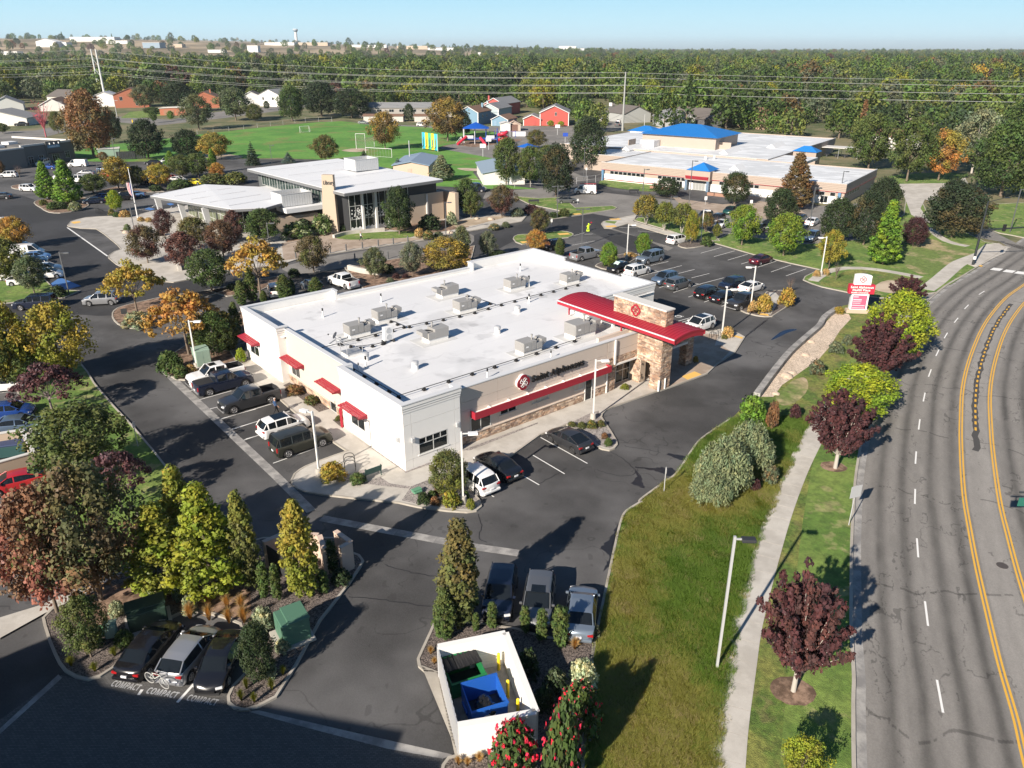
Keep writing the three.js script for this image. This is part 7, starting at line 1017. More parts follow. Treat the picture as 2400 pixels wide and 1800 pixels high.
// round the clinic
tree('dense',P4(-4.91,-50.68,3.67,2.86),C.olive,C.yg,'small rounded tree at the clinic corner bed',{v:1});
for(const[p,c1,c2,l]of[[[-14.23,-52.99,1.41,2.1],C.gold,C.yg,'golden shrub beside the left lamp post'],[[-12.11,-52.32,0.88,1.33],C.green,C.olive,'green shrub left of the green bench'],[[-6.67,-49.42,0.87,1.01],C.dark,C.green,'dark green rounded shrub in the corner bed'],[[-6.08,-50.06,0.68,0.73],C.green,C.dark,'small green shrub behind the rounded one'],[[-5.62,-50.68,0.77,0.81],C.rust,C.maroon,'reddish shrub under the corner tree'],[[-4.53,-48.99,1.3,1.44],C.yg,C.gold,'yellow shrub at the base of the corner lamp post'],[[-3.07,-48.66,0.84,0.72],C.yg,C.olive,'yellow-green shrub at the kerb tip'],[[-3.51,-50.13,0.6,0.66],C.green,C.olive,'green shrub beside the white crossover'],[[-5.78,-49.26,0.63,0.8],C.rust,C.rust,'rust-red shrub in the corner bed'],
[[5.44,-62.25,0.43,0.84],C.olive,C.brown,'first brownish shrub in the lamp island row'],[[6.29,-61.94,0.54,0.87],C.olive,C.olive,'second olive shrub in the lamp island row'],[[7.18,-61.87,0.78,0.97],C.olive,C.gold,'largest olive shrub below the lamp base'],[[8.03,-62.18,0.62,0.77],C.olive,C.rust,'last shrub of the lamp island row by the kerb'],[[8.13,-59.85,0.57,0.64],C.rust,C.maroon,'reddish shrub in the tip of the lamp island'],[[8.3,-58.57,0.68,0.76],C.green,C.olive,'sparse green shrub at the tip of the lamp island'],
[[-21.52,-69.32,1,1.83],C.rust,C.olive,'reddish shrub under the stone-clad wall'],[[-19.31,-67.03,0.86,1.45],C.olive,C.rust,'low reddish shrub next to the left clinic door'],[[-15.96,-63.51,0.42,0.75],C.olive,C.olive,'tiny shrub by the red riser'],[[-36.09,-75.02,2.24,2.8],C.green,C.dark,'green shrub at the kerb left of the pale cabinet'],[[-34.38,-73.47,1.43,1.56],C.green,C.olive,'green shrub beside the white pickup nose'],[[-33.71,-74.4,1.05,1.34],C.straw,C.yg,'yellow grass-like shrub by the pale lamp post'],[[-29.61,-78.05,1.49,1.14],C.lime,C.yg,'yellow shrub at the white wall end'],[[11.31,-70.5,0.59,0.91],C.yg,C.olive,'low green shrub below the entrance glazing'],[[20,-77.71,0.72,0.63],C.gold,C.olive,'shrub in a pot beside the far stone pier'],[[25.89,-86.83,0.88,1.29],C.gold,C.olive,'yellow shrub right of the entrance racks'],[[24.99,-85.1,0.48,0.73],C.olive,C.gold,'small olive shrub by the ramp']])shrub('bush',p,c1,c2,l);
tree('locust',P4(-36.13,-80.04,7.84,8.14),C.orange,C.gold,'orange locust at the top left of the clinic',{y:.12});
tree('dense',P4(-32.96,-79.69,5.01,3.95),C.green,C.olive,'rounded green tree against the white clinic wall',{v:0});tree('dense',P4(-35.5,-81.84,4.02,2.49),C.olive,C.yg,'yellowish tree behind the pale cabinet',{v:1});
tree('column',P4(-32.26,-81.57,4.56,3),C.olive,C.gold,'orange-tinged tree beside the left end of the clinic',{v:1});
tree('locust',P4(-48.22,-94.22,7.22,7.35),C.gold,C.yg,'golden locust on the island in the drive',{v:1});
tree('round',P4(-42.32,-104.48,5.8,5.98),C.green,C.dark,'dark green maple at the edge of the library drive',{v:0});
for(const[p,c1,c2,l]of[[[-58.09,-120.05,5.83,5.4],C.maroon,C.olive,'red-green maple beside the bike racks on the plaza'],[[-50.81,-116.55,5.61,5.17],C.maroon,C.red,'maroon maple in the middle of the plaza'],[[-54,-129.28,5.32,5.49],C.olive,C.brown,'brown-green maple in front of the second column'],[[-62.55,-137.54,5.08,3.63],C.maroon,C.purple,'slim maroon maple beside the first column'],[[-47.13,-123.37,5.96,5.44],C.maroon,C.brown,'maroon maple near the library corner'],[[-48.87,-134.38,5.49,3.65],C.maroon,C.maroon,'thin maroon maple behind its neighbour'],[[-43.79,-134.38,5.69,6.29],C.green,C.dark,'green tree in front of the last leaning column'],[[-30.31,-114.53,5.44,4.91],C.olive,C.maroon,'green and maroon maple beside the library lane'],[[-20.29,-110.69,4.62,3.66],C.greygreen,C.olive,'grey-green tree behind the clinic'],[[-14.94,-112.26,5.01,3.54],C.grey,C.greygreen,'thin grey tree behind the clinic'],[[-10.06,-113.88,5.33,7.16],C.gold,C.olive,'broad golden tree behind the clinic roof'],[[-7.91,-119.34,5.89,3.09],C.greygreen,C.olive,'grey-green tree right of the broad golden one'],[[-4.03,-123.37,4.28,2.91],C.greygreen,C.grey,'grey-leaved tree at the back of the clinic'],
[[-9.35,-158.47,7.21,4.48],C.green,C.dark,'green tree at the library wall end'],[[-8.25,-155.54,5.29,4.41],C.olive,C.green,'bushy green tree next to the library wall end'],[[-2.06,-156.12,6.21,5.7],C.maroon,C.olive,'red and green tree in the rocky bed'],[[5.06,-140.82,4.66,3.71],C.olive,C.maroon,'red-tinged tree on the little grass island'],[[4.03,-127.25,3.62,3.68],C.orange,C.gold,'small orange tree behind the black off-roader']])tree('round',p,c1,c2,l);
tree('locust',P4(-34.86,-102.55,8.17,8.22),C.gold,C.orange,'golden locust behind the slim columnar trees',{v:0});
for(const[p,l]of[[[-36,-98.1,3.35,1.76],'left slim columnar tree at the clinic corner'],[[-35,-99.37,4.8,1.78],'tallest slim columnar tree at the clinic corner'],[[-33.06,-87.01,3.92,1.52],'slim columnar tree hugging the white wall'],[[-30.98,-100.67,3.49,2.12],'columnar tree in front of the white estate'],[[-27.18,-102.82,2.49,2],'columnar tree in front of the blue-grey crossover'],[[-33.44,-99.37,1.62,1.09],'short columnar shrub between the slim trees'],[[7.87,-124.51,2.98,1.81],'columnar tree right of the black off-roader'],[[-30.53,-102.55,2.32,1.28],'dark columnar tree by the parked white estate']])tree('column',p,C.green,C.olive,l);
for(const[p,l]of[[[15.09,-117.58,3.76,2.79],'rounded lime tree beside the silver pickup'],[[21.64,-125.28,3.57,2.67],'small lime tree above the grey-blue seven-seater']])tree('dense',p,C.bright,C.yg,l);
// library beds
tree('dense',P4(-20.72,-140.82,8.38,5.38),C.dark,C.green,'dark green tree in front of the library glass',{v:0});
for(const[p,c1,c2,l]of[[[-38.99,-138,2.62,5.64],C.green,C.cream,'pale-flowered shrub left of the pylon'],[[-35.02,-141.3,3.41,4.26],C.green,C.cream,'tall pale-flowered shrub beside the pylon'],[[-39.85,-144.76,2.18,4.36],C.dark,C.dark,'dark shrub behind the pale-flowered ones'],[[-15.56,-144.76,2.83,4.36],C.dark,C.dark,'dark shrub against the block wall'],[[-11.69,-148.9,2.46,2.35],C.sage,C.cream,'pale shrub at the end of the block wall'],[[-31.45,-143.26,1.3,2.16],C.dark,C.green,'low dark shrub at the pylon foot'],[[-30.13,-144.26,1.31,1.96],C.dark,C.green,'second low dark shrub under the glass'],[[-28.45,-145.27,1.1,1.97],C.dark,C.dark,'third low dark shrub under the glass'],[[-26.45,-145.78,1.1,1.87],C.dark,C.green,'fourth low dark shrub under the glass'],[[-24.99,-146.29,0.99,1.77],C.dark,C.dark,'last low dark shrub under the glass'],[[-19.68,-146.29,0.99,1.32],C.dark,C.dark,'round dark shrub beside the library tree'],
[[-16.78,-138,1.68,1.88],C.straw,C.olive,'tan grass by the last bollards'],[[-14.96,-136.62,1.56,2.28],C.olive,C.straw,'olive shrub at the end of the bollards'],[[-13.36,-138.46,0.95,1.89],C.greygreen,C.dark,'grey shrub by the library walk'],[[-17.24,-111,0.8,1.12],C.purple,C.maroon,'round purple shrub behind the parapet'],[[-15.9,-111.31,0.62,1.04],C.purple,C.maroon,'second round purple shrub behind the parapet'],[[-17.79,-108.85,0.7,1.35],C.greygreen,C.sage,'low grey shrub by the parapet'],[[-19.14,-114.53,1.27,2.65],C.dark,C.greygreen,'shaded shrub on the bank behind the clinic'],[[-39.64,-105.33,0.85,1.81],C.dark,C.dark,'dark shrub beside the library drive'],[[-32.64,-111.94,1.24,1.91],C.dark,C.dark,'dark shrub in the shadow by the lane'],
[[4,-159.67,1.9,3.34],C.purple,C.maroon,'dark purple shrub at the walk to the school'],[[1.11,-157.29,1.64,3.06],C.greygreen,C.blue,'grey-blue shrub in the rocky bed'],[[10.56,-157.29,1.52,2.59],C.olive,C.green,'olive shrub beside the tall walk lamp'],[[8.37,-156.12,1.05,2.11],C.dark,C.green,'dark shrub left of the walk lamp'],[[7.72,-157.29,0.35,1.42],C.olive,C.olive,'small shrub by the walk lamp base'],[[-3.35,-144.76,1.09,2.4],C.greygreen,C.straw,'grey tuft on the walk bank'],[[-1.17,-146.81,1,1.77],C.greygreen,C.olive,'small grey tuft on the walk bank'],[[-2.34,-123.75,1.16,3.03],C.dark,C.dark,'dark shrub under the grey-leaved tree'],[[15.08,-118.28,0.74,1.82],C.dark,C.green,'dark shrub at the rounded lime tree'],[[19.42,-124.51,0.58,2.1],C.straw,C.olive,'dry grass between the lime trees'],
[[-81.96,-157.95,1.37,1.38],C.olive,C.straw,'grass clump beside the sapling on the plaza'],[[-80.19,-156.48,0.97,1.57],C.green,C.dark,'green shrub under the sapling on the plaza'],[[-78.52,-156.48,1.36,2.35],C.straw,C.olive,'tan grass clump beside the flagpole'],[[-73.41,-152.22,0.86,1.53],C.straw,C.olive,'low grass right of the flagpole'],[[-71.68,-151.76,0.85,1.52],C.straw,C.sage,'second low grass right of the flagpole'],[[-71.89,-143.07,1.35,1.44],C.sage,C.bright,'feathery grass on the bark bed'],[[-64.23,-139.45,1.06,1.76],C.maroon,C.olive,'low reddish shrub on the plaza'],[[-92.29,-163.55,1.72,2.85],C.sage,C.yg,'feathery shrub on the kerbed island'],[[-97.36,-164.61,1.52,3.07],C.green,C.dark,'clipped shrub on the kerbed island'],[[-102.36,-169.53,1.15,1.9],C.olive,C.yg,'olive shrub at the island tip'],[[-95.8,-165.14,1.43,2.47],C.dark,C.green,'dark clipped shrub on the kerbed island'],
[[-45.98,-89.52,1.8,3.69],C.sage,C.straw,'feathery grass under the orange locust'],[[-62.57,-102.01,1.49,2.23],C.dark,C.olive,'dark shrub at the end of the blue bay'],[[-75.27,-198.03,2.42,7.58],C.olive,C.green,'rounded shrub beyond the library roof'],[[-70.16,-198.93,2.72,6.44],C.olive,C.yg,'second rounded shrub beyond the library roof'],[[-81,-191.06,2.21,6.21],C.green,C.dark,'dark shrub beside the low library roof'],[[-85.53,-187.74,1.36,3.33],C.dark,C.green,'shaded shrub in the strip of trees']])shrub('bush',p,c1,c2,l);
// far left lot
for(const[s,p,c1,c2,l]of[['cone',[-104.9,-176.21,8.39,4.55],C.bright,C.bright,'left bright green tree on the kerbed island'],['cone',[-97.57,-171.27,9.4,6.32],C.bright,C.green,'right bright green tree on the kerbed island'],['round',[-98.56,-183.75,4.39,6.38],C.green,C.olive,'green tree beside the pair of bright trees'],['round',[-95.2,-189.39,7.59,6.54],C.gold,C.olive,'yellow tree left of the flagpole'],['round',[-92.22,-192.76,4.99,4.82],C.olive,C.green,'green tree right of the flagpole'],['round',[-86.52,-192.76,5.53,6.38],C.gold,C.yg,'orange-yellow tree in the strip by the library'],['round',[-86.86,-207.44,5.75,6.68],C.olive,C.green,'olive tree at the far end of the strip'],['round',[-82.96,-208.42,6.07,7.01],C.green,C.olive,'green tree behind the library shrubs'],['round',[-77.55,-207.44,3.85,4.11],C.orange,C.gold,'small orange tree behind the library roof'],['cone',[-81.89,-216.65,6.43,3.16],C.bright,C.yg,'slim bright tree above the orange one'],['dense',[-83.33,-162.74,4.19,3.03],C.lime,C.bright,'lime-green sapling on the plaza'],['round',[-84.96,-129.69,5.24,5.6],C.gold,C.orange,'yellow tree at the left edge over the parked row'],['round',[-73.27,-108.25,6.54,5.49],C.olive,C.yg,'big olive tree at the left edge'],['round',[-66.7,-103.37,5.19,4.32],C.greygreen,C.green,'grey-green tree over the left row'],['round',[-122.3,-237.58,3.01,3.12],C.rust,C.olive,'small rusty tree by the utility cabin'],['cone',[-99.17,-230.19,4.22,4.03],C.bright,C.green,'bright tree below the dark pair'],['bare',[-129.78,-207.44,3.56,2.43],C.mauve,C.mauve,'thin bare tree in front of the grey shop'],['round',[-137.88,-212.46,3.93,2.8],C.brown,C.rust,'brown tree at the far left edge']])tree(s,p,c1,c2,l);
// left neighbours' trees
tree('round',P4(-49.86,-70.52,8.93,4.89),C.yg,C.gold,'yellow maple at the left edge above the purple trees',{v:0});tree('round',P4(-46.06,-72.56,8.1,6.54),C.yg,C.gold,'broad yellow maple overhanging the drive',{v:1});tree('round',P4(-49.74,-70.52,5.81,4.59),C.green,C.olive,'green maple below the yellow ones',{v:2});
tree('locust',P4(-42.76,-64.55,5.36,6.07),C.plum,C.mauve,'weeping purple tree with bare grey twigs',{trunk:M([.24,.19,.19],.9)});tree('round',P4(-33.74,-52.55,6.34,7.08),C.olive,C.green,'broad light green maple above the pink one',{v:2});
// right of the clinic, by the school
for(const[s,p,c1,c2,l,o]of[['multi',[26.08,-149.44,5.48,5.07],C.olive,C.gold,'leftmost multi-stem tree with a rusty crown',{trunk:mat.paleTrunk}],['multi',[28.54,-143.93,5.17,3.75],C.olive,C.yg,'second multi-stem tree in the school row',{trunk:mat.paleTrunk}],['multi',[31.48,-141.96,5.32,4.05],C.olive,C.yg,'third multi-stem tree in the school row',{trunk:mat.paleTrunk}],['dense',[31.37,-133.37,5.59,2.62],C.yg,C.gold,'rounded golden hornbeam beside the white crossover'],['multi',[36.07,-142.61,3.44,2.79],C.olive,C.rust,'rust-tinged tree behind the right pale lamp post'],['bare',[38.81,-145.27,2.62,1.75],C.mauve,C.mauve,'bare twiggy tree in the school row'],['round',[36.71,-136.93,2.64,1.59],C.olive,C.yg,'sapling at the end of the school row'],['dense',[35.62,-179.9,4.05,6.52],C.dark,C.deep,'dark round tree behind the multi-stem row'],
['dense',[48.87,-170.58,6.7,6.73],C.dark,C.brown,'dark maple at the school doors'],['dense',[51.07,-146.81,7.12,6.29],C.dark,C.deep,'dark maple in front of the orange tree'],['cone',[60.08,-165.28,11.6,7.15],C.brown,C.rust,'tall orange-brown tree against the school'],['dense',[57.42,-135.27,7.38,5.97],C.dark,C.deep,'dark maple behind the yellow-green sapling'],['dense',[61.2,-132.36,8.87,6.11],C.deep,C.brown,'dark brown maple left of the bright cone tree'],['dense',[72.3,-151.06,8.45,6.6],C.deep,C.dark,'dark maple behind the bright cone tree'],['cone',[58.75,-119.34,10.11,5.18],C.bright,C.lime,'bright green cone-shaped tree on the lawn'],['round',[39.94,-132.07,6.79,5.45],C.bright,C.yg,'left bright maple on the school lawn'],['round',[44.82,-124.77,6.79,6.18],C.bright,C.yg,'right bright maple on the school lawn'],['round',[49.42,-117.01,5.8,3.93],C.yg,C.gold,'yellow-green sapling by the far pale lamp post'],['dense',[69.29,-131.22,4.93,4.37],C.purple,C.plum,'dark purple tree behind the bright cone tree'],['dense',[79.82,-138.31,9.33,10.63],C.deep,C.brown,'big dark maple beside the traffic signal'],['dense',[90.03,-158.67,7.14,5.98],C.deep,C.dark,'dark maple behind the big one'],
['bare',[47.79,-110.07,2.91,1.36],C.grey,C.grey,'thin bare sapling by the curving path'],['bare',[38.88,-103.83,2.34,1.51],C.mauve,C.mauve,'bare twigs above the little island'],['dense',[112.97,-180.06,16.6,15.06],C.green,C.dark,'huge green tree at the right edge'],['round',[101.77,-202.51,15.11,11.17],C.green,C.olive,'big tree with a pale trunk behind the service drive'],['round',[100.55,-223.08,14.65,12.47],C.green,C.olive,'big rounded tree behind the school court'],['round',[110.57,-203.77,12.23,10.48],C.orange,C.bright,'orange and green maple in the row of big trees'],['round',[125.78,-215.8,16.17,13.32],C.sage,C.greygreen,'pale cottonwood with a bare white trunk',{trunk:mat.paleTrunk}],['dense',[149.48,-234.08,18,14.82],C.green,C.dark,'dark green tree at the far right edge'],
['dense',[10.13,-180.06,11.49,8.1],C.deep,C.brown,'tall dark tree beside the white work van'],['round',[-1.39,-196.42,11.12,7.08],C.green,C.olive,'left tree in front of the white portable classroom'],['round',[4.55,-194.08,9.39,7.01],C.green,C.olive,'right tree in front of the white portable classroom'],['dense',[21.24,-224.59,13.73,9.97],C.deep,C.green,'dark tree at the left end of the school'],['round',[9.89,-215.8,7.31,7.13],C.olive,C.green,'green tree behind the tall dark one'],['round',[8.1,-272.01,6.02,6.81],C.olive,C.brown,'tree at the edge of the playground'],
['round',[-42.87,-269.84,11.85,10.09],C.brown,C.gold,'yellow-brown tree alone on the playing field'],['round',[-23.7,-295.69,14.71,14.94],C.brown,C.gold,'big yellow-brown tree left of the playground'],['dense',[-18.81,-314.75,8.29,6.62],C.dark,C.deep,'dark tree beside the playground'],['cone',[-18.26,-203.77,6.38,5.57],C.sage,C.olive,'pale green tree beside the library roof'],['spruce',[-30.92,-214.4,4.27,4.6],C.blue,C.dark,'blue-grey spruce behind the library roof'],['spruce',[-44.51,-239.12,3.45,3.95],C.deep,C.dark,'dark spruce at the volleyball net'],['dense',[-16.96,-207.64,2.97,3.66],C.dark,C.deep,'dark clipped tree beside the pale green one'],['dense',[-48.36,-380.66,7.52,5.06],C.dark,C.dark,'small dark tree between the garage rows'],['dense',[-78.55,-398.06,13.11,18.82],C.deep,C.green,'dark tree at the left of the row house'],['dense',[-16.09,-364.68,2.64,3.83],C.dark,C.deep,'round dark shrub at the blue townhouse'],['dense',[16.97,-353.51,2.44,2.97],C.lime,C.bright,'left round bush at the red townhouse'],['dense',[21.43,-353.51,2.12,2.97],C.lime,C.bright,'right round bush at the red townhouse'],
['dense',[-131.41,-249.83,19.3,14.33],C.rust,C.olive,'large orange and green tree behind the grey shop'],['bare',[-179.37,-309.07,13.68,9.42],C.crimson,C.crimson,'crimson half-bare tree behind the grey shop',{trunk:M([.40,.10,.12],.9)}],['dense',[-112.6,-246.16,11.35,10.9],C.deep,C.dark,'left of two dark trees at the field edge'],['dense',[-101.57,-249.83,8.1,9.88],C.deep,C.dark,'right of two dark trees at the field edge'],['round',[-91.15,-244.36,7.72,9.44],C.gold,C.olive,'yellow tree right of the two dark trees'],['spruce',[-76.06,-232.45,6.74,4.28],C.deep,C.blue,'dark spruce at the field edge'],['spruce',[-66.96,-237.42,3.12,4.15],C.blue,C.sage,'blue spruce behind the library roof edge'],['round',[-55.63,-237.42,7.74,7.81],C.olive,C.brown,'olive tree at the field edge by the library'],['round',[-131.94,-339.61,13.42,13.23],C.greygreen,C.olive,'grey-green willow at the far side of the field'],['round',[-131.22,-384.87,14.06,16.02],C.greygreen,C.green,'second willow at the far side of the field'],['dense',[-103.33,-380.66,15.25,12.24],C.green,C.dark,'dark tree right of the white house'],['dense',[-95.59,-407.35,15.89,18.45],C.deep,C.dark,'big dark tree at the far side of the field'],['round',[-205.18,-454.91,12.48,12.87],C.greygreen,C.olive,'grey-green tree in front of the brown house'],['dense',[-178.61,-437.9,14.72,18.16],C.deep,C.dark,'dark tree between the brown houses'],['dense',[-188.52,-425.16,3.2,8.87],C.green,C.dark,'clipped green dome in front of the brown house'],['round',[-164.84,-372.5,5.37,3.54],C.green,C.green,'small street tree by the brown house'],['round',[-162.04,-384.87,4.16,3.29],C.bright,C.green,'second small street tree by the brick garage'],['dense',[-121.12,-380.66,7.52,7.95],C.olive,C.green,'olive tree beside the white gabled house'],['round',[-204.87,-323.65,3.84,4.96],C.green,C.olive,'small green tree at the left edge by the bungalow'],['dense',[-182.5,-323.65,8.22,5.56],C.olive,C.brown,'olive tree beside the crimson tree'],['dense',[-144.48,-290.65,10.59,7.23],C.deep,C.dark,'dark tree in the shade of the orange one'],['dense',[-137.02,-454.91,4.46,3.44],C.dark,C.green,'small dark tree by the white house']])tree(s,p,c1,c2,l,o);
// the road side
tree('plum',P4(26.36,-54.65,7.17,6.23),C.plum,C.purple,'purple plum tree at the head of the sidewalk',{v:0,trunk:mat.paleTrunk});tree('plum',P4(14.99,-30.95,7.87,5.36),C.plum,C.maroon,'purple plum tree nearest the viewer on the verge',{v:1,trunk:mat.paleTrunk});tree('plum',P4(36.83,-71.67,7.29,6.95),C.plum,C.purple,'purple plum tree in the middle of the planted row',{v:1});tree('plum',P4(52.32,-97.85,4.12,5.1),C.plum,C.purple,'farthest purple plum tree behind the monument sign',{v:0});
tree('dense',P4(32.15,-64.92,4.7,6.3),C.lime,C.bright,'lime-green tree between two purple plums',{v:0});tree('dense',P4(42.15,-78.82,7.47,6.59),C.lime,C.yg,'large yellow-lime tree beside the monument sign',{v:1});tree('round',P4(13.31,-25.18,2.87,2.06),C.yg,C.lime,'yellow-green tree cut off at the bottom of the verge',{v:0});
shrub('willow',P4(16.25,-51.3,4.68,4.2),[.16,.19,.10],C.sage,'big grey-green willow bush beside the lot kerb');shrub('willow',P4(19.1,-54.65,4.35,3.96),[.16,.19,.10],C.sage,'grey-green willow bush nearest the gravel bed');shrub('willow',P4(14.92,-49.44,3,3.02),[.16,.19,.10],C.sage,'lower willow bush by the sign post');shrub('bush',P4(22.07,-63.4,2.49,2.51),C.bright,C.green,'fresh green bush at the top of the willow thicket');shrub('bush',P4(23.42,-61.93,2.59,1.17),C.rust,C.maroon,'rusty bush beside the willow thicket');
for(const[p,c1,c2,l]of[[[20.31,-52.38,1.5,1.31],C.greygreen,C.rust,'clipped ball shrub in the swale'],[[18.84,-51.3,0.97,0.9],C.plum,C.purple,'small purple shrub in the swale'],[[26.15,-63.85,1.44,1.07],C.plum,C.purple,'purple shrub above the sidewalk end'],[[31.96,-74.32,1.64,1.67],C.greygreen,C.rust,'clipped shrub beside the middle plum tree'],[[36.4,-80.58,1.3,1.7],C.greygreen,C.sage,'clipped shrub at the gravel edge'],[[38.77,-83.24,1.14,1.25],C.greygreen,C.sage,'small clipped shrub next to the lime tree'],[[42.1,-94.53,0.9,1.49],C.gold,C.olive,'golden shrub left of the monument sign'],[[32.63,-95.25,2.29,2.4],C.gold,C.straw,'golden grass along the little island'],[[31.23,-95.25,1.46,1.4],C.straw,C.olive,'dry grass by the right lamp base'],[[36.61,-98.19,2.24,2.26],C.gold,C.orange,'golden shrub at the tip of the little island'],[[25.62,-85.93,1.16,1.46],C.straw,C.gold,'yellow grass beside the entrance lamp'],[[45.69,-112.16,0.95,1.16],C.straw,C.olive,'dry grass at the far pale lamp post'],[[47.4,-113.01,0.96,1.17],C.straw,C.olive,'second dry grass at the far pale lamp post'],[[33.68,-131.65,1.62,2.14],C.green,C.olive,'spreading shrub beside the golden hornbeam']])shrub('bush',p,c1,c2,l);
{// bare ring of bark under the two near plums
for(const[p,r,l]of[[[26.33,-54.89],1.05,'round bare patch under the plum at the sidewalk head'],[[14.95,-30.95],1.2,'round bark mulch patch under the nearest plum']])struct('bark_ring',flat([...Array(24)].map((_,i)=>[p[0]+r*Math.cos(i*.2618)*rr(.95,1.05),p[1]+r*.85*Math.sin(i*.2618)*rr(.95,1.05)]),.128),mat.bark,l);
}
// rough grass of the swale: tufts of blades
{
const t={a:(()=>{const p=[],n=[];for(let i=0;i<150;i++){const an=rnd()*6.28,R=.6*Math.sqrt(rnd()),x=Math.cos(an)*R,z=Math.sin(an)*R,h=rr(.1,.34),la=rr(-.8,.8),lx=Math.cos(la)*h*rr(.2,.9),lz=Math.sin(la)*h*rr(.2,.9),w=rr(.01,.018),c=rnd()*3.1,wx=Math.cos(c)*w,wz=Math.sin(c)*w;p.push(x-wx,0,z-wz,x+wx,0,z+wz,x+lx,h,z+lz);for(let k=0;k<3;k++)n.push(wx*12,1,wz*12);}const g=new THREE.BufferGeometry();g.setAttribute('position',new THREE.Float32BufferAttribute(p,3));g.setAttribute('normal',new THREE.Float32BufferAttribute(n,3));g.setAttribute('color',new THREE.Float32BufferAttribute(new Float32Array(p.length).fill(1),3));g.normalizeNormals();return g;})()},mk=(list,c,name,label)=>{const im=new THREE.InstancedMesh(t.a,leaf(...c),list.length);const q=new THREE.Object3D();list.forEach(([x,z,s],i)=>{q.position.set(x,.11,z);q.rotation.set(0,rnd()*6.28,0);q.scale.set(s,s*rr(.7,1.15),s);q.updateMatrix();im.setMatrixAt(i,q.matrix);});im.name=name;im.castShadow=im.receiveShadow=true;scene.add(im);tag(im,label,'grass',null,'stuff');};
const walkL=[[9.68,-24.9],[10.86,-29.04],[13.33,-35.64],[16.59,-43.41],[20.93,-51.58],[22.65,-54.66],[25.96,-60.8],[28.02,-64]],poly=[...lotKerb.slice(0,15),...walkL.slice().reverse()];const A=[],B=[],D=[];
for(let i=0;i<42000;i++){const x=rr(2,30),z=rr(-80,-22);if(!inside(poly,x,z)||distTo(lotKerb,x,z)<.3||distTo(walkL,x,z)<.28)continue;const n=fbm(x*.16+40,z*.1+60,256,3),s=rr(.5,1.1);(rnd()<.05?D:rnd()<sst(.36,.66,n)?B:A).push([x,z,s]);if(n>.62&&rnd()<.15)D.push([x,z,s]);}
mk(A,[.15,.235,.035],'tall_grass','tall fresh green grass in the swale');mk(B,[.29,.285,.07],'tall_grass','yellowing tall grass in the swale');mk(D,[.36,.29,.14],'dry_grass','dry reddish grass heads in the swale');
}

